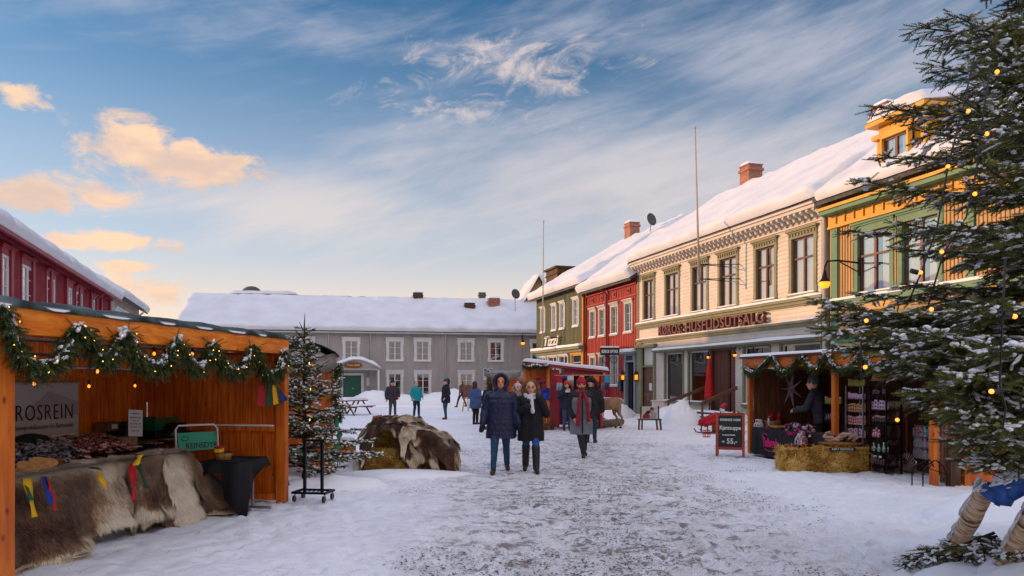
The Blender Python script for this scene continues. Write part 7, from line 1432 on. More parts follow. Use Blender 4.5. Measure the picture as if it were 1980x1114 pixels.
def quad_ellipsoids(parts,voxel):
    m = MB()
    for p in parts:
        if p[0] == 'c': m.cap(*p[1:])
        elif p[0] == 'b': m.ball(p[1],p[2],16,12)
        else: m.rings(p[1],18,pw=p[2] if len(p) > 2 else 2.0)
    me = bpy.data.meshes.new('tmp'); me.from_pydata([tuple(v) for v in m.v],[],m.f); o = bpy.data.objects.new('tmp',me); C.objects.link(o)
    a = o.modifiers.new('r','REMESH'); a.mode = 'VOXEL'; a.voxel_size = voxel; b = o.modifiers.new('s','SMOOTH'); b.iterations = 3; b.factor = .5
    r = bpy.data.meshes.new_from_object(o.evaluated_get(bpy.context.evaluated_depsgraph_get())); bpy.data.objects.remove(o); bpy.data.meshes.remove(me); return r
rd_ = GR(1172,829); t = thing('reindeer_figure','life-size brown reindeer figure with pale antlers facing the red hut','reindeer',(rd_.x,rd_.y+.25,0),.12)
P_ = [('c',(-.42,0,.86),(.38,0,.90),.235,.22,16),('b',(-.30,0,.82),(.30,.22,.27)),('b',(.40,0,.92),(.22,.19,.22)),('c',(-.50,0,.98),(-.86,0,1.28),.15,.10),('c',(-.86,0,1.32),(-1.16,0,1.22),.095,.055),('c',(.60,0,1.00),(.66,0,.92),.04,.03),
      ('c',(.45,-.10,.78),(.50,-.10,.52),.13,.065),('c',(.50,-.10,.52),(.60,-.10,.40),.055,.04),('c',(.60,-.10,.40),(.55,-.10,.06),.036,.03),('c',(.38,.10,.78),(.36,.10,.52),.13,.06),('c',(.36,.10,.52),(.46,.10,.40),.05,.04),('c',(.46,.10,.40),(.42,.10,.06),.035,.03),
      ('c',(-.48,-.10,.75),(-.50,-.10,.42),.10,.05),('c',(-.50,-.10,.42),(-.50,-.10,.05),.042,.032),('c',(-.40,.10,.75),(-.40,.10,.42),.10,.05),('c',(-.40,.10,.42),(-.42,.10,.05),.042,.032),('c',(-.84,.09,1.40),(-.74,.15,1.44),.035,.015),('c',(-.84,-.09,1.40),(-.74,-.15,1.44),.035,.015)]
link_mesh('body',quad_ellipsoids(P_,.016),M('reindeer_brown','#8f6f4e',.8,.22,3,.5,60,col2='#b89a74',thr=(.45,.75)),t,True); m = MB()
for s_ in (-1,1):
    m.tube([(-.86,.05*s_,1.38),(-.62,.16*s_,1.48),(-.32,.24*s_,1.62),(-.18,.24*s_,1.86),(-.30,.2*s_,2.12)],[.022,.02,.018,.014,.006],7); m.tube([(-.74,.15*s_,1.52),(-.95,.14*s_,1.62),(-1.05,.12*s_,1.78)],[.016,.012,.005],6); m.tube([(-.2,.24*s_,1.80),(-.05,.24*s_,1.92)],[.012,.005],5); m.tube([(-.25,.22*s_,2.02),(-.48,.2*s_,2.08)],[.011,.005],5)
m.build('antlers',M('antler_bone','#c8b49a',.6,.1,6),t,smooth=True); m = MB()
for (x,y) in ((.55,-.10),(.42,.10),(-.50,-.10),(-.42,.10)): m.cap((x-.02,y,.03),(x+.01,y,.045),.036,.034)
m.build('hooves',MAT['text_black'],t,smooth=True); m = MB(); m.ball((-1.19,0,1.215),(.035,.045,.035)); m.ball((-.97,.075,1.33),.014,8,6); m.ball((-.97,-.075,1.33),.014,8,6); m.build('nose_and_eyes',MAT['text_black'],t,smooth=True); m = MB(); m.tube([(.66,0,.94),(.70,0,1.06)],[.03,.01],6); m.build('tail',MAT['white'],t,smooth=True)
# firewood pile behind the reindeer
fc = GR(1160,824); rr_ = random.Random(6)
for k in range(12):
    p = Vector((fc.x-.25+.14*(k % 4)+.07*(k//4 % 2),fc.y+.9,.10+.13*(k//4))); m = MB(); m.tube([(0,-.18,0),(0,.18,0)],.065,9); o = m.build('firewood',MAT['raw_wood'] if k % 3 else MAT['grey_bark'],None,origin=(0,0,0)); o.location = p; tag(o,'short split firewood log in the low stack behind the reindeer figure','firewood','firewood stack behind the reindeer')
# ================================================================ SIGNS, POLES, LAMPS
# flagpoles fixed to the facade
for (pa,pb,o_,lb) in (((1344,246),(1352,490),1.6,'tall pale flagpole bracketed to the cream shop house'),((1051,428),(1049,640),1.3,'tall pale flagpole bracketed to the green house')):
    s_ = FR.s(pb[0],o_); b_ = FR.pt(s_,FR.z(pb[0],pb[1],o_)-.2,o_); Yd = b_.y; a_ = PT(pa[0],pa[1],Yd); a_.y = Yd; t = thing('flagpole',lb,'flagpole',b_); m = MB(); m.tube([(0,0,-1.0),tuple(a_-b_)],[.05,.03],8); m.build('pole',M('pale_pole','#a8a090',.5,.1,4),t,smooth=True); m = MB(); m.ball(tuple(a_-b_),.07,8,6); m.build('finial',MAT['greywhite'],t,smooth=True)
    m = MB()
    for dz in (-.25,-.85): m.tube([(0,0,dz),tuple(-FR.N*o_+Vector((0,0,dz))+FR.U*.3)],.018,6); m.tube([(0,0,dz),tuple(-FR.N*o_+Vector((0,0,dz))-FR.U*.5)],.018,6)
    m.build('brackets',MAT['iron'],t)
# street lamp on the corner of the yellow house
def wall_lamp(label,F,px,py,o_,size,arm,cat='wall lamp',name='wall_lamp'):
    s_ = F.s(px,o_); z_ = F.z(px,py,o_); w = F.pt(s_,z_,0); t = thing(name,label,cat,w+Vector((0,0,.0))); rel = F.N*o_
    m = MB(); k = 8; m.tube([tuple(Vector((0,0,size*1.9))),tuple(rel*.6+Vector((0,0,size*2.0))),tuple(rel*.92+Vector((0,0,size*1.9))),tuple(rel+Vector((0,0,size*1.4)))],size*.07,6); m.tube([tuple(Vector((0,0,size*1.2))),tuple(rel*.55+Vector((0,0,size*1.9)))],size*.05,5); m.bar((0,0,size*.9),(0,0,size*2.3),size*.22,size*.1,F.N); m.build('arm',MAT['iron'],t,smooth=False)
    m = MB(); m.rings([(rel.x,rel.y,size*.30,size*.44,size*.44),(rel.x,rel.y,size*.36,size*.40,size*.40),(rel.x,rel.y,size*.62,size*.20,size*.20),(rel.x,rel.y,size*1.0,size*.12,size*.12),(rel.x,rel.y,size*1.4,size*.04,size*.04)],14); m.build('lamp_shade',MAT['iron'],t,smooth=True)
    m = MB(); m.rings([(rel.x,rel.y,-size*.15,size*.22,size*.22),(rel.x,rel.y,-size*.05,size*.33,size*.33),(rel.x,rel.y,size*.30,size*.40,size*.40)],14); m.build('lamp_glass',MAT['gold_lamp'],t,smooth=True); return t
wall_lamp('large lit black street lamp on a long arm at the corner of the cream house',FR,1594.5,553,1.3,.42,1)
for px,py,lb in ((1370,692,'small lit wall lamp left of the maroon shop entrance'),(1421,688,'small lit wall lamp right of the maroon shop entrance'),(1446,690,'small lit wall lamp right of the first large shop window past the entrance')): wall_lamp(lb,FR,px,py,.25,.20,1)
for px,py,lb in ((1203.5,728,'lit lantern left of the grey doorway of the red house'),(1229.5,728,'lit lantern right of the grey doorway of the red house')):
    s_ = FR.s(px,.2); t = thing('wall_lantern',lb,'lantern',FR.pt(s_,FR.z(px,py,.2)-.25,.2),rz3); m = MB(); m.box((-.065,-.065,.08),(.065,.065,.33)); m.build('lamp_glass',MAT['gold_lamp'],t); m = MB(); m.rings([(0,0,.38,.14,.14),(0,0,.5,.06,.06),(0,0,.56,.03,.03)],6); m.rings([(0,0,-.02,.06,.06),(0,0,.05,.11,.11)],6)
    for x,y in ((-.1,-.1),(.1,-.1),(.1,.1),(-.1,.1)): m.box((x-.014,y-.014,.05),(x+.014,y+.014,.38))
    m.build('frame',MAT['iron'],t)
wall_lamp('small lit lamp on the grey building near its right end',FG,1011,665,.5,.42,1)
# hanging shop sign
hs = FR.s(1179,1.1); t = thing('hanging_sign','black shop sign with white capitals and a pair of iron spectacles beneath it','sign',FR.pt(hs,FR.z(1179,686,1.1),1.1)); m = MB(); Wd = 1.05
sv_ = Vector((1,.08,0)).normalized(); m.bar(-sv_*Wd/2+Vector((0,0,.18)),sv_*Wd/2+Vector((0,0,.18)),.06,.40); m.build('board',MAT['text_black'],t); o = text('RØROS OPTIKK',.2,MAT['text_white'],t,Vector((0,-.045,.17)),(R(90),0,.08),.004,.008,1); wd = max(v.co.x for v in o.data.vertices)-min(v.co.x for v in o.data.vertices); o.data.transform(Matrix.Diagonal((.92/wd,1.15,1,1)))
m = MB(); m.tube([tuple(-FR.N*1.1+Vector((0,0,.42))),(0,0,.42),tuple(sv_*.5+Vector((0,0,.42)))],.02,6)
for dx in (-.22,.22): m.tube([tuple(sv_*(dx+.19*math.cos(a))+Vector((0,0,-.25+.19*math.sin(a)))) for a in np.arange(0,6.6,.4)],.016,6)
m.tube([tuple(sv_*-.05+Vector((0,0,-.22))),tuple(sv_*.05+Vector((0,0,-.22)))],.016,6); m.build('iron_spectacles',MAT['iron'],t,smooth=True)
L0 = t.location.copy(); snow_slab('sign_snow',[L0-sv_*Wd/2+Vector((0,-.05,.385)),L0+sv_*Wd/2+Vector((0,-.05,.385)),L0+sv_*Wd/2+Vector((0,.05,.385)),L0-sv_*Wd/2+Vector((0,.05,.385))],.08,t,3,.06,.06,.02,False,'snow')
# parking sign
p = PT(943.5,720,36); t = thing('parking_sign','blue square parking sign with a white P on a thin pole','sign',(p.x,p.y,0)); m = MB(); m.tube([(0,.03,0),(0,.03,p.z+.25)],.03,8); m.build('pole',MAT['steel'],t); m = MB(); m.box((-.21,-.01,p.z-.22),(.21,.01,p.z+.20)); m.box((-.21,-.01,p.z-.36),(.21,.01,p.z-.25)); m.build('white_border',MAT['white'],t); m = MB(); m.box((-.18,-.016,p.z-.19),(.18,-.0102,p.z+.17)); q = m.build('blue_panel',M('sign_blue','#123a78',.4,.05,4),t); text('P',.38,MAT['text_white'],q,(0,-.018,p.z-.01),(R(90),0,0),.002,.012,1)
# dishes and antenna
for px,py,d_,sz,lb in ((1258,425,49,.42,'dark satellite dish on the roof between the green and cream houses'),(996,569,66,.45,'small dark satellite dish by the brown gable')):
    p = PT(px,py,d_); t = thing('satellite_dish',lb,'satellite dish',p); m = MB(); m.rings([(0,0,0,.04,.04),(0,0,.03,sz*.5,sz*.5),(0,0,.10,sz,sz),(0,0,.085,sz*.97,sz*.97),(0,0,.02,sz*.5,sz*.5)],20); q = m.build('dish',MAT['roofing'],t,smooth=True); q.rotation_euler = (R(80),0,R(35)); m = MB(); m.tube([(0,.05,0),(0,.05,-2.2)],.03,6); m.build('mast',MAT['steel'],t)
# bench sign with picture
c = GR(1256,831); t = thing('picture_stand','small dark wooden stand holding a printed picture of two people hugging','sign',(c.x,c.y,0),-.05); m = MB()
for x in (-.36,-.26,.24,.36): m.bar((x*1.08,-.1,0),(x,0,.36),.06,.05)
m.build('legs',MAT['old_wood'],t); m = MB(); m.bar((-.42,0,.36),(.42,0,.36),.12,.05); m.bar((-.31,0,.36),(-.31,0,.84),.06,.05); m.bar((.31,0,.36),(.31,0,.84),.06,.05); m.build('frame',MAT['old_wood'],t)
m = MB(); m.box((-.27,-.01,.39),(.27,.01,.82)); q = m.build('picture',M('faded_print','#b0aca0',.6,.08,2),t)
for nm,c1,pts in (('printed_jacket','#8a9098',[(.02,.40),(.22,.40),(.24,.55),(.16,.64),(.06,.62)]),('printed_red_coat','#8c1822',[(-.24,.40),(.0,.40),(.02,.52),(-.10,.56),(-.24,.52)]),('printed_hair','#3a2018',[(-.20,.54),(-.04,.54),(.04,.62),(.0,.70),(-.1,.66)]),('printed_face','#b47860',[(-.03,.58),(.06,.57),(.13,.66),(.10,.72),(.0,.68)]),('printed_cap','#5c2a20',[(.02,.70),(.14,.68),(.15,.76),(.06,.80),(.01,.76)])): m = MB(); m.add([(x,-.0125,z) for x,z in pts],[tuple(range(len(pts)))]); m.build(nm,M(nm,c1,.7,.1,8),q)
# sledge scene by the steps: red elf doll, bales, lantern, boxes
c = GR(1432,836); bale('small straw bale under the elf doll beside the steps',(c.x-.15,c.y+.7,0),(.62,.42,.36),.2,3500,22,'small bales by the steps'); bale('small straw bale with a red sledge in front of it',(c.x-.75,c.y-.3,0),(.42,.36,.34),.1,2500,23,'small bales by the steps')
bc = Vector((c.x-.45,c.y+.6,.0)); t = thing('elf_doll','elf doll with a red pointed cap and white beard sitting on a straw bale','doll',(bc.x,bc.y,.34)); m = MB(); m.cap((0,0,.08),(0,0,.30),.12,.08); m.cap((-.05,-.05,.06),(-.08,-.26,.0),.05,.04); m.cap((.05,-.05,.06),(.07,-.26,.0),.05,.04); m.build('body',M('doll_blue','#2c3c6c',.9,.2,9),t,smooth=True)
m = MB(); m.ball((0,-.01,.40),(.09,.085,.09)); m.cap((0,-.07,.36),(0,-.09,.20),.07,.03); m.build('beard',MAT['white'],t,smooth=True); m = MB(); m.ball((0,-.09,.41),.022,8,6); m.build('nose',M('doll_skin','#c08868',.7,.1,4),t,smooth=True); m = MB(); m.tube([(0,0,.43),(.03,0,.52),(.10,0,.60),(.17,0,.56)],[.10,.075,.045,.02],12); m.build('cap',MAT['redpl'],t,smooth=True)
sc_ = Vector((c.x-1.15,c.y-.4,0)); t = thing('kick_sledge','red painted sledge with a red blanket leaning on a small straw bale','sledge',sc_,.4); m = MB()
for y in (-.16,.16): m.tube([(-.5,y,.16),(-.42,y,.05),(-.3,y,.02),(.45,y,.02)],.02,7); m.bar((-.2,y,.02),(-.2,y,.26),.03,.03); m.bar((.25,y,.02),(.25,y,.26),.03,.03)
m.build('runners',MAT['brown_wood'],t); m = MB(); m.box((-.35,-.18,.26),(.4,.18,.30)); m.build('seat',MAT['redpl'],t); m = MB(); m.cap((-.3,0,.36),(.28,.02,.52),.13,.17); m.cap((-.25,-.12,.3),(.1,-.16,.42),.09,.08); m.build('blanket',M('red_blanket','#a01824',.9,.3,9,.5,20),t,smooth=True)
q = GR(1366,846); t = thing('wire_basket','small red wire basket standing at the foot of the sledge','basket',(q.x,q.y,0)); m = MB()
for z_ in (.02,.12,.22): m.tube([(.11*math.cos(a),.11*math.sin(a),z_) for a in np.arange(0,6.6,.5)],.009,5)
for a in np.arange(0,6.2,.8): m.tube([(.11*math.cos(a),.11*math.sin(a),.02),(.11*math.cos(a),.11*math.sin(a),.22)],.007,4)
m.build('wires',MAT['redpl'],t)
q = GR(1330,819); t = thing('snow_lantern','black framed lantern standing in the snow by the steps','lantern',(q.x,q.y,.0)); m = MB()
for x,y in ((-.1,-.1),(.1,-.1),(.1,.1),(-.1,.1)): m.box((x-.018,y-.018,0),(x+.018,y+.018,.38))
m.box((-.12,-.12,0),(.12,.12,.04)); m.rings([(0,0,.38,.17,.17),(0,0,.46,.06,.06),(0,0,.5,.03,.03)],4); m.build('frame',MAT['iron'],t); m = MB(); m.box((-.09,-.09,.04),(.09,.09,.38)); m.build('lamp_glass',MAT['pane_shop'],t); m = MB(); m.tube([(0,0,.04),(0,0,.2)],.035,10); m.build('candle',MAT['white'],t)
# closed red parasol by the entrance
s_ = FR.s(1371.5,.5); t = thing('red_parasol','closed red fabric parasol hanging beside the shop entrance','parasol',FR.pt(s_,0,.5)); m = MB(); m.tube([(0,0,.1),(0,0,2.9)],.02,7); m.build('pole',MAT['iron'],t); m = MB(); m.rings([(0,0,.95,.20,.16),(0,0,1.1,.22,.18),(0,0,1.8,.15,.12),(0,0,2.3,.10,.09),(0,0,2.6,.05,.05),(0,0,2.7,.03,.03)],16,pw=1.5); m.build('canopy',M('red_parasol_cloth','#b81c1c',.8,.2,7,.3,20),t,smooth=True)
# white cloth with black pattern by stall corner
q = GR(1442,868); t = thing('spotted_snow_bush','small snow-covered shrub beside the left post of the right stall','shrub',(q.x,q.y+.7,0)); rr_ = random.Random(9); shp = [(np.array([rr_.uniform(-.15,.15),rr_.uniform(-.15,.15),rr_.uniform(0,.8)]),np.array([rr_.uniform(-.8,.8),rr_.uniform(-.8,.8),1]),.14) for _ in range(260)]; scatter('leaves',TNs[0],TNs[1],[a for a,_,_ in shp],[b for _,b,_ in shp],[c for _,_,c in shp],np.full(260,.12),MAT['needle'],t); snow_blobs('snow',[a+np.array([0,0,.05]) for a,_,_ in shp[:150]],[b for _,b,_ in shp[:150]],[.06]*150,[.035]*150,t,(0,0,0))
m = MB(); q = GR(1270,815); m.box((q.x-.12,q.y+.1,.0),(q.x+.32,q.y+.5,.85)); m.box((q.x-.16,q.y+.06,.85),(q.x+.36,q.y+.54,.90)); o = m.build('meter_cabinet',MAT['cream'],None,True,bevel=.01); tag(o,'cream metal cabinet beside the brown door of the cream house','cabinet')
m = MB(); q = FR.pt(FR.s(1222,.2),1.0,.2); s_ = FR.s(1200,.1); m.fbox(FR,s_-.22,s_+.18,1.15,1.75,.03,.2); o = m.build('post_box',MAT['black_plastic'],None,True,bevel=.02); tag(o,'black letter box on the wall of the red house','letter box')
# easel
q = GR(904,796); t = thing('easel','pale wooden easel with a dark board in front of the grey building','easel',(q.x,q.y,0)); m = MB(); m.bar((-.28,-.1,0),(0,.1,1.75),.06,.04); m.bar((.28,-.1,0),(0,.1,1.75),.06,.04); m.bar((0,.6,0),(0,.12,1.6),.05,.04); m.bar((-.3,-.06,.75),(.3,-.06,.75),.05,.05); m.build('frame',MAT['raw_wood'],t); m = MB(); m.box((-.26,-.05,.8),(.26,-.02,1.5)); m.build('board',MAT['brown_door'],t)
# dark stalls behind the walking pair
for k,(px,py,lb,w) in enumerate(((972,812,'small stall with a grey awning and garlanded post behind the walking couple',1.3),(1012,800,'brown-roofed stall with a pale canvas left of the red hut',1.8))):
    q = GR(px,py); t = thing('market_stall',lb,'market stall',(q.x,q.y,0),.1*k); m = MB(); m.box((-w/2,0,0),(-w/2+.08,.08,2.0)); m.box((w/2-.08,0,0),(w/2,.08,2.0)); m.build('posts',MAT['orange_in'],t); m = MB(); m.box((-w/2,.0,.1),(w/2,.05,.9)); m.build('front_panel',MAT['orange_in'],t); m = MB(); m.box((-w/2,1.4,.1),(w/2,1.45,2.0)); m.build('back_panel',MAT['orange_in'],t)
    m = MB(); vs = []; n = 12
    for i in range(n+1):
        x = -w/2-.15+(w+.3)*i/n; vs += [(x,-.2,2.15-.28*math.sin(math.pi*i/n)*(1 if k else .4)),(x,-.15,1.95-.25*math.sin(math.pi*i/n)),(x,1.6,2.25)]
    m.add(vs,[(3*i,3*i+1,3*i+4,3*i+3) for i in range(n)]+[(3*i,3*i+3,3*i+5,3*i+2) for i in range(n)]); z = m.build('canvas',M('grey_canvas_'+'ab'[k],'#7c7870',.8,.2,4),t,smooth=True); z.modifiers.new('s','SOLIDIFY').thickness = .03
    garland('garland with lights on a corner post of the '+('small grey-awned stall' if k == 0 else 'brown-roofed stall'),[Vector((q.x-w/2+.04+(w-.1)*(1-k)*0,q.y-.08,2.2-.1*i)) for i in range(12)],None,260,.15,50+k,.6,16,.5,(.08,.16))
# ================================================================ BIG SPRUCE
rn = random.Random(12); BX,BY = 4.95,6.3; bt = thing('spruce_tree','huge snow-flecked spruce filling the right edge with strings of round bulbs','tree',(BX,BY,0)); sh,sn,stl = [],[],[]
def az_to(x,y): return math.atan2(x-BX,y-BY)
def bough(px,py,Y,el0=-.02,tip=.35,sub=.08,sl=.30,snow=.38,dz=0.0,shl=(.07,.12)):
    """a bough whose tip is seen at (px, py) at depth Y"""
    p = PT(px,py,Y); dx,dy = p.x-BX,p.y-BY; L = math.hypot(dx,dy); rise = L*(el0*.6+tip*.30); grow_branch((BX,BY,p.z-rise+dz),math.atan2(dx,dy),L,el0,tip,rn,sh,sn,stl,sub,sl,shl,snow,.04)
for a in [(1568,572,6.0,-.05,.25,.07,.26),(1585,618,5.6,-.1,.1,.075,.30),(1663,342,6.2,-.02,.22,.075,.24),(1690,200,6.3,.0,.20,.075,.30),(1762,48,6.2,.12,.10,.075,.36),(1700,300,6.9,-.02,.2,.09,.3),(1640,440,7.0,-.05,.2,.09,.3),(1800,120,5.9,.05,.15,.08,.34),(1775,240,5.7,-.05,.1,.09,.3),(1745,420,5.6,-.12,.12,.09,.28),(1735,470,6.4,-.1,.2,.08,.28),
          (1700,665,5.2,-.15,.05,.075,.34),(1655,690,5.6,-.2,.0,.08,.30),(1760,735,5.0,-.22,.0,.08,.36),(1800,790,5.5,-.25,-.05,.08,.34),(1760,620,4.8,-.12,.1,.08,.34),(1850,835,5.0,-.3,-.1,.08,.36),(1890,885,5.2,-.35,-.15,.08,.36),(1850,700,4.6,-.2,.05,.08,.36),(1900,800,4.6,-.3,.0,.08,.38),(1870,862,5.6,-.3,-.1,.09,.32),(1880,560,4.6,-.1,.1,.09,.34),(1860,420,4.9,-.08,.15,.09,.32),(1900,300,4.9,0,.2,.09,.32),(1850,180,5.2,.05,.2,.09,.32),(1900,60,5.2,.1,.2,.09,.34),(1840,20,5.7,.15,.2,.09,.34),(1930,640,4.3,-.15,.1,.09,.36),(1960,420,4.6,0,.15,.09,.34),(1950,200,4.9,.1,.2,.09,.34),(1600,600,6.3,-.05,.2,.075,.30),(1618,655,6.0,-.12,.1,.08,.30),(1690,590,5.6,-.08,.12,.075,.34),(1740,640,5.4,-.12,.08,.075,.36),(1790,690,5.1,-.15,.05,.08,.36),(1660,560,6.8,-.02,.2,.08,.32),(1760,540,5.9,-.08,.1,.08,.32),(1840,770,4.8,-.25,0,.085,.36)]:
    bough(*a)
z_ = 1.05
while z_ < 7.2:                       # the rest of the whorls, sparser on the far side
    L = 2.15*(1-z_/8.9)**.8*min(1,.6+(z_-1)*.5)
    for k in range(8):
        az = -.35-k*.42+rn.uniform(-.25,.25)+z_*1.3
        az = (az+math.pi) % (2*math.pi)-math.pi
        if math.sin(az) > .35: continue
        grow_branch((BX,BY,z_+rn.uniform(-.08,.08)),az,L*(rn.uniform(.62,.95) if z_ < 2.5 else rn.uniform(.5,.8)),-.22+.07*z_,.05+.05*z_,rn,sh,sn,stl,.10,.34,(.08,.13),.20,.04,.9)
    z_ += .19
tm = MB(); tm.tube([(BX,BY,-.1),(BX,BY,2.5),(BX,BY,5.5),(BX,BY,8.6)],[.15,.12,.07,.01],12)
finish_tree(bt,[(np.array(a),np.array(b),c_) for a,b,c_ in sh],sn,stl,tm,TN,1.3,(BX,BY,0))
print('shoots',len(sh),'snow',len(sn))
# bulbs on cables
def cable(label,pts,Y):
    P_ = [PT(x,y,Y-.0*i) for i,(x,y) in enumerate(pts)]; c = P_[-1]; t = thing('light_cable',label,'cable',c); m = MB(); m.tube([p for p in P_],.006,5); m.build('cable',MAT['black_plastic'],t,True,True); return t
for pts,Y,lb in (([(1884,110),(1860,215),(1833,322),(1812,440),(1780,530),(1758,580)],5.0,'thin black light cable hanging from the upper boughs past the ochre house windows'),([(1915,130),(1900,230),(1888,330),(1868,420),(1824,490),(1795,590)],4.9,'thin black light cable hanging from the upper boughs beside the green trim'),([(1944,500),(1938,620),(1933,745),(1945,790),(1938,830)],4.2,'grey light cable hanging down over the lower right boughs'),([(1665,655),(1664,700),(1666,735)],5.0,'short light cable hanging in front of the right stall')): cable(lb,pts,Y)
for px,py,Y,dx,lb in ((1928,139,4.9,-1,'lit bulb near the top of the spruce at the right edge'),(1872,215,5.0,1,'lit bulb level with the roof ridge on the left cable'),(1908,259,4.9,1,'lit bulb in the upper boughs right of the roof ridge'),(1833,322,5.0,0,'lit bulb hanging over the snowy roof of the ochre house'),(1885,375,4.9,-1,'lit bulb over the frieze of the ochre house'),(1780,527,5.0,1,'lit bulb in front of the right green-framed window'),(1821,487,4.9,-1,'lit bulb just right of the right green-framed window'),(1801,598,4.9,-1,'lit bulb below the right green-framed window'),(1675,620,5.1,-1,'lit bulb on the long left bough below the green-framed window'),(1962,612,4.2,1,'lit bulb at the right edge halfway up'),(1673,710,5.0,0,'lit bulb in front of the racks of the right stall'),(1917,757,4.2,-1,'lit bulb on the lower right boughs beside the grey cable'),(1735,812,5.2,0,'lit bulb in front of the weathered board panel')):
    p = PT(px,py,Y); t = thing('festoon_bulb',lb,'light bulb',p,0,'round bulbs on the big spruce'); m = MB(); m.ball((0,0,0),.014,12,8); m.build('bulb',MAT['bulb'],t,smooth=True); m = MB(); m.tube([(-dx*.02,0,.018 if not dx else 0),(-dx*.065,0,.05 if not dx else .012)],.017,8); m.build('socket',MAT['black_plastic'],t)
# ================================================================ BIRCH LOGS AND CUT BRANCHES
def birchmat():
    m = bpy.data.materials.new('birch_bark'); m.use_nodes = True; nt = m.node_tree; N = nt.nodes; L = nt.links; b = N['Principled BSDF']; b.inputs['Roughness'].default_value = .7
    tc = N.new('ShaderNodeTexCoord'); mp = N.new('ShaderNodeMapping'); L.new(tc.outputs['Object'],mp.inputs[0]); mp.inputs['Scale'].default_value = (4,4,26)
    n = N.new('ShaderNodeTexNoise'); n.inputs['Scale'].default_value = 2.2; n.inputs['Detail'].default_value = 5; n.inputs['Distortion'].default_value = .25; L.new(mp.outputs[0],n.inputs[0])
    cr = N.new('ShaderNodeValToRGB'); L.new(n.outputs[0],cr.inputs[0]); e = cr.color_ramp.elements; e[0].position = .34; e[0].color = srgb('#5a3a28'); e[1].position = .60; e[1].color = srgb('#d4bc9e'); k = e.new(.44); k.color = srgb('#b08c68'); L.new(cr.outputs[0],b.inputs['Base Color'])
    bp = N.new('ShaderNodeBump'); bp.inputs['Strength'].default_value = .3; bp.inputs['Distance'].default_value = .01; L.new(n.outputs[0],bp.inputs['Height']); L.new(bp.outputs[0],b.inputs['Normal']); return m
MAT['birch'] = birchmat()
def birch(label,pa,pb,ra,rb,wrap=None):
    pa,pb = Vector(pa),Vector(pb); d = pb-pa; L = d.length; t = thing('birch_log',label,'log',pa); m = MB(); k = 12; rr = random.Random(int(L*100))
    m.tube([(0,0,L*i/k) for i in range(k+1)],[ra+(rb-ra)*i/k+rr.uniform(-.006,.006) for i in range(k+1)],20); q = m.build('trunk',MAT['birch'],t,smooth=True); q.rotation_euler = d.to_track_quat('Z','Y').to_euler()
    dn = d.normalized(); up = Vector((0,0,1))-dn*dn.z; up.normalize(); lat = Vector((-1,-.2,.6)); lat = (lat-dn*lat.dot(dn)).normalized(); sn_ = []
    for i in range(46): f = rr.random(); sn_.append((dn*L*f+(up*.6+lat*rr.uniform(-.2,.9)).normalized()*(ra+(rb-ra)*f)*.96,dn,rr.uniform(.06,.16),rr.uniform(.02,.035)))
    snow_blobs('snow',[a for a,_,_,_ in sn_],[b for _,b,_,_ in sn_],[c for _,_,c,_ in sn_],[e for _,_,_,e in sn_],t,(0,0,0),.3); return t
l0 = GR(1833,1100); l0.z = .05; l1 = PT(1908,945,6.3); birch('leaning birch log with peeling tan bark and a blue plastic wrap on its upper end',l0,l1,.070,.078)
w0 = PT(1912,962,6.2); w1 = PT(2000,925,6.0); t = thing('blue_wrap','crumpled blue plastic wrapped over the birch logs and dusted with snow','tarpaulin',w0); m = MB(); k = 12; rr_ = random.Random(5)
m.tube([(w1-w0)*i/k+Vector((0,0,.02*math.sin(i*1.7))) for i in range(k+1)],[.095+.02*math.sin(i*2.3)+rr_.uniform(-.012,.012) for i in range(k+1)],16); m.build('plastic',M('blue_plastic_sheet','#17509c',.45,.35,5,1.0,14,spec=.6),t,smooth=True)
sn_ = [((w1-w0)*rr_.random()+Vector((rr_.uniform(-.06,.06),rr_.uniform(-.07,.03),.08+rr_.uniform(-.02,.02))),(w1-w0),rr_.uniform(.05,.12),rr_.uniform(.04,.07)) for _ in range(60)]; snow_blobs('snow',[a for a,_,_,_ in sn_],[b for _,b,_,_ in sn_],[c for _,_,c,_ in sn_],[e for _,_,_,e in sn_],t,(0,0,0),.3)
l2 = GR(1925,1135); l2.z = .05; l3 = PT(2030,945,5.8); birch('snow-covered birch log in the bottom right corner',l2,l3,.072,.08)
# heap of cut spruce boughs round the foot of the tree
t = thing('cut_boughs','heap of cut green spruce boughs under the birch logs','branches',(4.2,6.2,0)); sh,sn,stl = [],[],[]
rn = random.Random(77)
for i in range(34):
    x = rn.uniform(4.15,5.3); y = rn.uniform(5.3,6.9)-.2*(x-3.75); grow_branch((x,y,rn.uniform(.15,.62)*min(1,(x-3.85)/.6)),rn.uniform(-2.6,-.4),rn.uniform(.45,.85),rn.uniform(-.45,-.1),rn.uniform(-.3,.1),rn,sh,sn,stl,.07,.42,(.06,.11),.42,.05)
for px,py,L,a in ((1800,1085,.28,-1.5),(1790,1070,.25,-1.2),(1840,1040,.35,-1.9)): q = GR(px+60,py+8); grow_branch((q.x,q.y,.08),a,L,-.05,-.08,rn,sh,sn,stl,.06,.4,(.05,.09),.7)
finish_tree(t,[(np.array(a),np.array(b),c_) for a,b,c_ in sh],sn,stl,None,TN,1.05,(4.2,6.2,0),'needle_g')
mound('snow_bank',(4.75,5.9,0),1.15,.9,.50,91,.2); mound('snow_bank',(4.0,6.35,0),.6,.5,.14,92,.2)
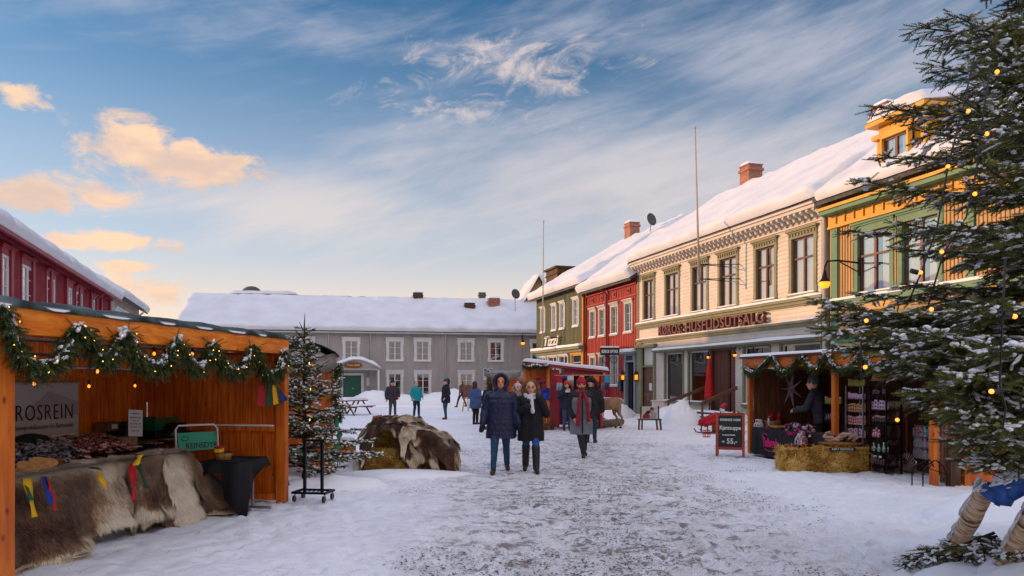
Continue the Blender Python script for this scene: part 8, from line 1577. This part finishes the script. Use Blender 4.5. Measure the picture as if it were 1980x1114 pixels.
# ================================================================ PEOPLE
SK = M('skin_tone','#d59a7c',.5,.10,6,sss=.08); SK2 = M('ruddy_skin','#d58c70',.5,.10,6,sss=.08)
def fab(name,col,var=.18,rough=.8,sc_=7,bump=.35,bs=26,**k): return M(name,col,rough,var,sc_,bump,bs,**k)
def rmesh(name,parts,mat,parent,voxel=.012,fold=0.0,seed=0,smooth_it=3):
    m = MB()
    for p in parts:
        if p[0] == 'c': m.cap(*p[1:])
        elif p[0] == 'b': m.ball(p[1],p[2],16,12)
        else: m.rings(p[1],22,pw=p[2] if len(p) > 2 else 2.0)
    me = bpy.data.meshes.new('tmp'); me.from_pydata([tuple(v) for v in m.v],[],m.f); o = bpy.data.objects.new('tmp',me); C.objects.link(o)
    a = o.modifiers.new('r','REMESH'); a.mode = 'VOXEL'; a.voxel_size = voxel; b = o.modifiers.new('s','SMOOTH'); b.iterations = smooth_it; b.factor = .5
    r = bpy.data.meshes.new_from_object(o.evaluated_get(bpy.context.evaluated_depsgraph_get())); bpy.data.objects.remove(o); bpy.data.meshes.remove(me); r.name = name
    if fold:
        n = len(r.vertices); co = np.empty(n*3,np.float32); no = np.empty(n*3,np.float32); r.vertices.foreach_get('co',co); r.vertices.foreach_get('normal',no); co = co.reshape(-1,3); no = no.reshape(-1,3)
        an = np.arctan2(co[:,1],co[:,0]); d = (fbm(an*2.2+seed+co[:,2]*3,co[:,2]*7+co[:,0]*6,4,seed)-.5)*fold*2; r.vertices.foreach_set('co',(co+no*d[:,None]).astype(np.float32).ravel()); r.update()
    return link_mesh(name,r,mat,parent,True)
def hand_parts(w,d,k=1.0,curl=.5,side=1):
    """palm, four unequal bent fingers and a thumb; w wrist, d pointing direction"""
    w = Vector(w); d = Vector(d).normalized(); s_ = d.cross(Vector((0,1,0)));
    if s_.length < .2: s_ = Vector((1,0,0))
    s_.normalize(); n = s_.cross(d).normalized(); P_ = [('c',w,w+d*.06*k,.026*k,.034*k,10)]
    P_.append(('c',w+d*.04*k-s_*.014*k,w+d*.08*k-s_*.02*k,.022*k,.019*k,8)); P_.append(('c',w+d*.04*k+s_*.014*k,w+d*.08*k+s_*.02*k,.022*k,.019*k,8))
    for i,L in enumerate((.062,.070,.066,.052)):
        q = w+d*.088*k+s_*(-.028+.019*i)*k; e = q+(d*math.cos(curl*.6)+n*math.sin(curl*.6)).normalized()*L*.5*k; f = e+(d*math.cos(curl*1.6)+n*math.sin(curl*1.6)).normalized()*L*.5*k; P_ += [('c',q,e,.0105*k,.010*k,8),('c',e,f,.010*k,.0085*k,8)]
    q = w+d*.035*k-s_*.028*k*side; e = q+(d*.7-s_*side*.7+n*.3).normalized()*.035*k; f = e+(d*.9-s_*side*.2+n*.3).normalized()*.03*k; P_ += [('c',q,e,.014*k,.012*k,8),('c',e,f,.012*k,.010*k,8)]
    return P_
def person(label,pos,face,h,coat,hem,trou,boot,armL,armR,feet=((-.10,0),(.10,-.05)),hat=None,hair=None,gloves=None,puff=0,bulk=1.0,vox=.014,skin=None,sleeve=None,boot_h=.12,head=(0,0),beard=None,hood=None,scarf=None,detail=True,bulkl=1.0,group='people in the square',collar=True,cat='person',lean=0.0):
    k = h/1.75; skin = skin or SK; t = thing('person',label,cat,(pos[0],pos[1],pos[2] if len(pos) > 2 else 0),face,group); V = lambda x,y,z: Vector((x*k,(y-lean*max(0,z-.9))*k,z*k)); b = bulk
    K = k*1.17; H = lambda x,y,z: Vector((x,y,z))*K; hc = V(head[0]*.0,0,1.625); sh = [V(-.175*b,.0,1.40),V(.175*b,0,1.40)]
    arms = [[V(*p) for p in armL],[V(*p) for p in armR]]; P_ = []
    # body: head, neck, trunk, arms, hands, legs in one skin
    hp = hc; P_ += [('b',hp+H(0,.010,.025),(.076*K,.092*K,.092*K)),('b',hp+H(0,-.022,-.035),(.058*K,.068*K,.072*K)),('c',hp+H(0,.02,-.08),hp+H(0,.02,-.20),.052*K,.058*K),('c',hp+H(0,-.088,.018),hp+H(0,-.106,-.018),.010*K,.016*K,8),('c',hp+H(-.034,-.078,.030),hp+H(.034,-.078,.030),.012*K,.012*K,8),('c',hp+H(-.016,-.082,-.058),hp+H(.016,-.082,-.058),.012*K,.012*K,8),('b',hp+H(-.076,.0,.0),(.012*K,.02*K,.03*K)),('b',hp+H(.076,0,.0),(.012*K,.02*K,.03*K)),('b',hp+H(0,-.05,-.09),(.028*K,.03*K,.022*K)),
           ('c',V(0,0,.95),V(0,0,1.36),.12*k,.13*k)]
    hips = [V(-.085,0,.92),V(.085,0,.92)]; ft = []
    for i in (0,1):
        fx,fy = feet[i][0],feet[i][1]; fz = feet[i][2] if len(feet[i]) > 2 else 0; an = Vector((fx*k,fy*k,(.09+fz)*k)); kn = (hips[i]+an)/2+Vector((0,-.035*k,.02*k)); ft.append((hips[i],kn,an)); P_ += [('c',hips[i],kn,.075*k,.055*k),('c',kn,an,.05*k,.036*k),('c',an,an+Vector((0,-.05*k,-.04*k)),.036*k,.03*k)]
        a = arms[i]; P_ += [('c',sh[i],a[0],.05*k,.04*k),('c',a[0],a[1],.038*k,.026*k)]
        dr = (a[1]-a[0]).normalized()
        if gloves is None: P_ += hand_parts(a[1],dr,k,.5,1 if i else -1)
    body = rmesh('body',P_,skin,t,min(vox,.011) if detail else .013,smooth_it=2)
    # trousers, boots
    P_ = [('r',[(0,-lean*0,.86*k,.155*k*bulkl,.115*k),(0,0,1.0*k,.16*k*bulkl,.12*k)])]
    for hp_,kn,an in ft: P_ += [('c',hp_,kn,.100*k*bulkl,.074*k*bulkl),('c',kn,an+Vector((0,0,.03*k)),.070*k*bulkl,.056*k*bulkl)]
    rmesh('trousers',P_,trou,t,vox,.010,3)
    for i,(hp_,kn,an) in enumerate(ft):
        top = an+(kn-an)*min(1,boot_h/.42); z0 = an.z-.09*k; pr = [('c',an,top,(.066 if boot_h > .2 else .050)*k,(.083 if boot_h > .2 else .046)*k),('c',Vector((an.x,an.y+.02*k,z0+.055*k)),Vector((an.x+(.02 if i else -.02)*k,an.y-.145*k,z0+.040*k)),.050*k,.040*k),('c',Vector((an.x,an.y+.03*k,z0+.02*k)),Vector((an.x+(.02 if i else -.02)*k,an.y-.15*k,z0+.02*k)),.040*k,.038*k)]; rmesh('boot',pr,boot,t,vox*.9)
    # coat
    rg = []; z0 = hem; n = 26
    key = [(hem,.235*b,.165*b),(.92,.222*b,.165*b),(1.08,.205*b,.155*b),(1.26,.222*b,.160*b),(1.38,.215*b,.145*b),(1.45,.14*b,.115*b),(1.50,.085,.085)]
    key = [q for q in key if q[0] >= hem]; zs = [q[0] for q in key]
    for i in range(n+1):
        z = hem+(1.50-hem)*i/n; rx = float(np.interp(z,zs,[q[1] for q in key])); ry = float(np.interp(z,zs,[q[2] for q in key])); m_ = 1+puff*.5*(abs(math.sin(z*math.pi/.095))-.5) if z < 1.40 else 1; v = V(0,0,z); rg.append((v.x,v.y+.005,v.z,rx*m_*k,ry*m_*k))
    P_ = [('r',rg,2.0)]; SP = []
    r0,r1,r2 = .078*b,.070*b,.056*b
    for i in (0,1):
        a = arms[i]
        for (p0,p1,ra,rb) in ((sh[i],a[0],r0,r1),(a[0],a[0]+(a[1]-a[0])*.93,r1,r2)):
            if puff:
                m_ = max(2,int((p1-p0).length/(.085*k)))
                for q in range(m_): c0 = p0+(p1-p0)*(q+.1)/m_; c1 = p0+(p1-p0)*(q+.9)/m_; rr = ra+(rb-ra)*(q+.5)/m_; SP.append(('c',c0,c1,rr*k*1.02,rr*k*1.02))
                SP.append(('c',p0,p1,ra*k*.93,rb*k*.93))
            else: SP.append(('c',p0,p1,ra*k,rb*k))
    if sleeve is None: P_ += SP
    else: SP += [('r',[(0,-lean*.45*k,1.36*k,.232*b*k,.160*b*k),(0,-lean*.5*k,1.40*k,.222*b*k,.152*b*k),(0,-lean*.55*k,1.46*k,.145*b*k,.120*b*k),(0,-lean*.6*k,1.50*k,.09*k,.09*k)],2.3)]; rmesh('sleeves',SP,sleeve,t,vox,.007,9)
    if collar: v = V(0,0,1.50); P_.append(('r',[(v.x,v.y+.01,v.z-.05*k,.10*k,.10*k),(v.x,v.y+.015,v.z+.02*k,.088*k,.092*k),(v.x,v.y+.015,v.z+.035*k,.08*k,.085*k)]))
    rmesh('coat',P_,coat,t,vox,.012,5,2)
    if detail:
        v0,v1 = V(0,0,hem+.03),V(0,0,1.40); m = MB(); m.bar((0,v0.y-.170*b*k,v0.z),(0,v1.y-.158*b*k,v1.z),.028*k,.02*k,(0,1,0)); m.build('placket',coat if puff else MAT['black_cloth'],t)
    if gloves is not None:
        for i in (0,1):
            a = arms[i]; d = (a[1]-a[0]).normalized(); rmesh('glove',[(q[0],*q[1:3],*[r*1.18+.002 for r in q[3:5]],*q[5:]) for q in hand_parts(a[1]-d*.02,d,k*1.12,.6,1 if i else -1)],gloves,t,.009)
    # face
    m = MB()
    for s_ in (-1,1): m.ball(hp+H(.031*s_,-.084,.012),(.010*K,.007*K,.0065*K),8,6)
    m.build('eyes',MAT['text_black'],t,smooth=True)
    m = MB(); m.tube([hp+H(-.026,-.090,-.056),hp+H(0,-.097,-.060),hp+H(.026,-.090,-.056)],[.003*K,.006*K,.003*K],6); m.build('mouth',M('lip_colour','#8a4038',.5,.1,4),t,smooth=True)
    m = MB()
    for s_ in (-1,1): m.tube([hp+H(.016*s_,-.090,.034),hp+H(.036*s_,-.089,.040),hp+H(.054*s_,-.076,.034)],.0045*K,5)
    m.build('eyebrows',beard or hair or MAT['bark'],t,smooth=True)
    if hair is not None:
        P_ = [('b',hp+H(0,.028,.040),(.086*K,.088*K,.088*K)),('c',hp+H(-.066,.02,.0),hp+H(-.075,.02,-.13),.028*K,.030*K),('c',hp+H(.066,.02,.0),hp+H(.075,.02,-.13),.028*K,.030*K),('c',hp+H(0,.07,.0),hp+H(0,.075,-.14),.06*K,.06*K)] if hair is not MAT.get('short') else [('b',hp+H(0,.03,.042),(.082*K,.082*K,.082*K))]
        rmesh('hair',P_,hair,t,.012,.012,7)
    if beard is not None: rmesh('beard',[('c',hp+H(-.045,-.050,-.055),hp+H(.045,-.050,-.055),.026*K,.026*K),('c',hp+H(0,-.068,-.08),hp+H(0,-.066,-.115),.034*K,.022*K),('c',hp+H(-.03,-.092,-.042),hp+H(.03,-.092,-.042),.009*K,.009*K)],beard,t,.009,.006,2)
    if hat is not None:
        hm,ht = hat; P_ = [('b',hp+H(0,.012,.060),(.091*K,.100*K,(.085 if ht != 'tall' else .115)*K)),('r',[(hp.x,hp.y+.010*K,hp.z+.040*K,.094*K,.104*K),(hp.x,hp.y+.010*K,hp.z+.085*K,.094*K,.103*K)])]
        if ht == 'pom': P_.append(('b',hp+H(0,.02,.165),(.03*K,.03*K,.03*K)))
        rmesh('hat',P_,hm,t,.010,.005,4)
    if hood is not None:
        hmat,up = hood
        if up: rmesh('hood',[('b',hp+H(0,.060,.020),(.122*K,.125*K,.150*K)),('c',hp+H(0,.04,-.10),hp+H(0,.02,-.17),.12*K,.13*K)]+[('c',hp+H(.108*math.sin(a),-.062+.012*math.cos(a),.018+.122*math.cos(a)),hp+H(.108*math.sin(a+.42),-.062+.012*math.cos(a+.42),.018+.122*math.cos(a+.42)),.026*K,.026*K,8) for a in np.arange(-2.5,2.4,.42)],hmat,t,.011,.006,3)
        else: rmesh('hood_fur',[('c',hp+H(.125*math.sin(a),.06+.03*math.cos(a),-.04+.145*math.cos(a)),hp+H(.125*math.sin(a+.35),.06+.03*math.cos(a+.35),-.04+.145*math.cos(a+.35)),.045*K,.045*K,8) for a in np.arange(-2.4,2.3,.35)],hmat,t,.012,.03,3,1)
    if scarf is not None:
        smat,hang = scarf; P_ = [('c',hp+H(.095*math.sin(a),.015-.085*math.cos(a),-.125+.012*math.sin(3*a)),hp+H(.095*math.sin(a+.45),.015-.085*math.cos(a+.45),-.125+.012*math.sin(3*a+1.3)),.036*K,.036*K,8) for a in np.arange(0,6.3,.45)]
        P_ += [('c',hp+H(.105*math.sin(a),.01-.10*math.cos(a),-.175),hp+H(.105*math.sin(a+.5),.01-.10*math.cos(a+.5),-.18),.034*K,.034*K,8) for a in np.arange(-1.4,1.4,.5)]
        for (x0,L) in hang: P_ += [('c',hp+H(x0*.5,-.115,-.17),hp+H(x0,-.165*b,-.32),.030*K,.034*K,8),('c',hp+H(x0,-.165*b,-.32),hp+H(x0*1.3,-.18*b,-.32-L),.034*K,.042*K,8)]
        rmesh('scarf',P_,smat,t,.010,.008,6)
    return t
def spot(px,py): q = GR(px,py); return (q.x,q.y)
MAT['short'] = M('short_grey_hair','#5c5048',.8,.3,30,.4,60); JEAN = fab('denim','#2b4566',.3,.85,10); JEAN2 = fab('dark_blue_denim','#23415c',.3,.85,10); BLK = fab('black_wool','#15151a',.3); NAVY = fab('navy_quilted_nylon','#171f3c',.25,.45,5,.3,18,spec=.4); BOOT = M('dark_leather','#1c1614',.4,.3,8,spec=.5); BRN = M('brown_leather_shoe','#2e1c16',.4,.3,8,spec=.5); CHAR = fab('charcoal_trousers','#26242a',.25)
GLV = fab('black_glove','#101014',.2,.6)
hang = lambda x=.30,z=.86,y=-.04: ((-x+.02,.03,1.13),(-x-.0,y,z))
# walking couple
person('man walking in a navy quilted coat with hood up, black gloves and jeans',(spot(962,914)[0]+.06,14.05),0,1.80,NAVY,.62,JEAN2,BRN,((-.285,.03,1.13),(-.33,-.06,.88)),((.285,.02,1.13),(.325,.0,.88)),((-.13,-.20),(.11,.22,.03)),gloves=GLV,puff=.10,bulk=1.16,vox=.0115,skin=SK2,hood=(NAVY,True))
w = person('woman in a long black coat with white scarf and glasses, holding her fur-edged hood',(spot(1027,915)[0],14.15),0,1.70,fab('black_parka','#131216',.3),.60,fab('blue_jeans','#24508c',.25,.85,10),BOOT,((-.30,-.02,1.14),(-.12,-.24,1.24)),((.31,-.04,1.12),(.17,-.16,1.40)),((-.10,.18,.02),(.10,-.18)),hair=M('fair_brown_hair','#7c5232',.6,.35,25,.5,50,stretch=(3,3,.6)),gloves=GLV,bulk=1.12,vox=.0115,boot_h=.38,hood=(M('brown_fur','#6c4a30',.9,.5,40,.8,60),False),scarf=(fab('white_scarf_cloth','#c9c6c8',.1),((.02,.06),)))
hp = Vector((0,0,1.625*1.70/1.75)); m = MB()
for s_ in (-1,1): m.tube([hp+Vector((.031*s_+.021*math.cos(a),-.100,.010+.015*math.sin(a))) for a in np.arange(0,6.6,.5)],.0019,5)
m.tube([hp+Vector((-.010,-.102,.012)),hp+Vector((.010,-.102,.012))],.0019,5)
for s_ in (-1,1): m.tube([hp+Vector((.052*s_,-.1,.012)),hp+Vector((.078*s_,-.0,.012))],.0025,5)
m.build('glasses',MAT['text_black'],w)
# bearded man
c3 = spot(1124,884); b3 = person('bearded man in a grey and black coat with red hat and long red scarf',c3,.05,1.74,fab('grey_wool_coat','#6d7079',.22,.9,6),.52,CHAR,BOOT,((-.295,.02,1.12),(-.19,-.13,.90)),((.295,.02,1.12),(.19,-.13,.90)),((.03,-.12),(.09,.20,.03)),hat=(fab('red_knit','#9c1624',.25),'tall'),beard=M('grey_brown_beard','#5c4638',.9,.4,40,.5,60),bulk=1.13,vox=.013,sleeve=fab('black_sleeve_cloth','#1a1a1e',.25),scarf=(fab('red_tartan','#a01a2a',.3,.85,22,col2='#6e1522'),((-.07,.42),(.09,.34))),skin=SK2,bulkl=1.2)
# woman photographing
person('woman in a navy jacket and orange-red hat holding up a white phone',spot(1096,833),.1,1.70,fab('navy_jacket','#1b2236',.2),.80,JEAN,BOOT,((-.30,-.05,1.20),(-.07,-.26,1.40)),((.27,-.06,1.18),(.06,-.27,1.40)),((-.10,0),(.12,.06)),hat=(fab('orange_red_knit','#c8301c',.2),'tall'),hair=M('dark_brown_hair','#3a2820',.6,.3,25),bulk=1.12,vox=.016,scarf=None)
p = spot(1096,833); m = MB(); m.box((-.07,-.006,-.037),(.07,.006,.037)); o = m.build('mobile_phone',MAT['white'],None,origin=(0,0,0)); o.location = (p[0]+.0,p[1]-.31,1.41*1.70/1.75); tag(o,'white phone held up by the woman in the orange-red hat','phone')
person('person in black jacket and black hat seen from behind, beyond the bearded man',spot(1143,856),2.9,1.78,fab('black_jacket','#17181c',.25),.80,fab('dark_teal_jeans','#1d3440',.2),BOOT,hang(.31),((.29,.02,1.12),(.27,-.1,.92)),hat=(BLK,'low'),bulk=1.18,vox=.018,detail=False,hood=(fab('black_hood','#1a1b20',.2),False))
# background people
person('man in dark grey jacket with maroon scarf and navy cap by the snow bank',spot(759,809),.35,1.74,fab('slate_jacket','#2c2f3a',.2),.86,fab('olive_trousers','#3c3c34',.2),BOOT,((-.30,.02,1.14),(-.30,-.08,.90)),((.30,.02,1.14),(.26,-.16,1.0)),((-.12,0),(.12,-.04)),hat=(fab('navy_cap','#141a30',.2),'low'),bulk=1.18,vox=.02,scarf=(fab('maroon_scarf','#5c1c2c',.2),((.05,.25),)),detail=False)
person('person in a bright teal jacket and dark trousers, facing right',spot(805,808),.7,1.70,fab('teal_jacket','#0f8a96',.15),.82,fab('dark_navy_trousers','#14202c',.2),BOOT,((-.28,.02,1.14),(-.28,-.12,.96)),((.27,.0,1.14),(.24,-.16,1.0)),((-.12,.02),(.12,-.04)),hair=MAT['short'],bulk=1.12,vox=.02,detail=False)
person('man in a long dark navy coat and blue beanie, turned to the left',spot(862,811),-1.0,1.80,fab('dark_navy_coat','#161b2a',.2),.72,JEAN2,M('red_brown_shoe','#5c2420',.5,.2,6),hang(.27),((.27,.02,1.13),(.25,-.16,.95)),((-.10,.06),(.10,-.06)),hat=(fab('blue_beanie','#2a3c74',.2),'low'),bulk=1.08,vox=.02,detail=False,hood=(fab('dark_hood','#14161e',.2),False))
person('distant person striding left in a dark coat in front of the grey building',(spot(893,787)[0],50),-.9,1.72,fab('dark_grey_coat','#26262c',.2),.80,BLK,BOOT,((-.27,.08,1.13),(-.25,.12,.9)),((.27,-.06,1.13),(.25,-.2,.95)),((-.09,-.32),(.09,.32,.04)),hair=M('dark_hair','#2c201c',.7,.3,25),bulk=1.05,vox=.024,detail=False)
person('woman with long brown hair in a slate-blue quilted coat seen from behind',spot(919,821),2.5,1.70,fab('slate_blue_quilt','#39507a',.2,.6),.66,BLK,BOOT,hang(.28),((.28,.02,1.13),(.24,-.14,1.0)),((-.09,0),(.09,-.02)),hair=M('long_brown_hair','#3c2820',.6,.3,25),puff=.14,bulk=1.16,vox=.018,detail=False)
person('woman in a beige fur-collared parka with a white patterned hat behind the couple',(spot(1001,836)[0]+.0,23.5),.3,1.62,fab('beige_parka','#7d6e60',.25),.80,BLK,BOOT,((-.28,.0,1.13),(-.12,-.22,1.05)),((.28,0,1.13),(.12,-.22,1.08)),hat=(fab('white_patterned_knit','#c9b8bc',.2,.8,30,col2='#a05060',thr=(.55,.6)),'pom'),hair=M('sandy_hair','#8a6444',.6,.3,25),bulk=1.15,vox=.018,detail=False,hood=(M('beige_fur','#8c765c',.9,.4,40,.6,50),False))
person('small child in a red jacket between the walking couple',(spot(1010,836)[0]+.05,22.8),.2,1.28,fab('red_child_jacket','#b0182c',.2),.78,fab('teal_child_trousers','#1a7c78',.2),BOOT,hang(.30),((.30,.02,1.13),(.30,-.06,.9)),hat=(fab('red_child_hat','#a81c30',.2),'pom'),bulk=1.15,vox=.018,detail=False)
person('dark-haired person in a black jacket partly hidden behind the man in navy',(spot(950,822)[0],27.5),2.8,1.66,BLK,.8,BLK,BOOT,hang(.28),((.28,.02,1.13),(.28,-.06,.9)),hair=M('black_hair','#1a1414',.7,.3,25),bulk=1.1,vox=.02,detail=False)
# vendor inside the right stall
vp = S3.pt(S3.s(1592,-.5),0,-.5); person('stall keeper in a dark grey jacket and grey knitted hat bending over the counter',(vp.x,vp.y),rz3-.95,1.78,fab('dark_grey_jacket','#2b2a30',.25),.80,BLK,BOOT,((-.28,-.16,1.14),(-.16,-.46,1.10)),((.28,-.18,1.12),(.14,-.50,1.06)),((-.1,0),(.1,0)),hat=(fab('grey_knit','#4c484e',.25),'tall'),bulk=1.12,vox=.013,lean=.30,hair=None,group='people in the square')
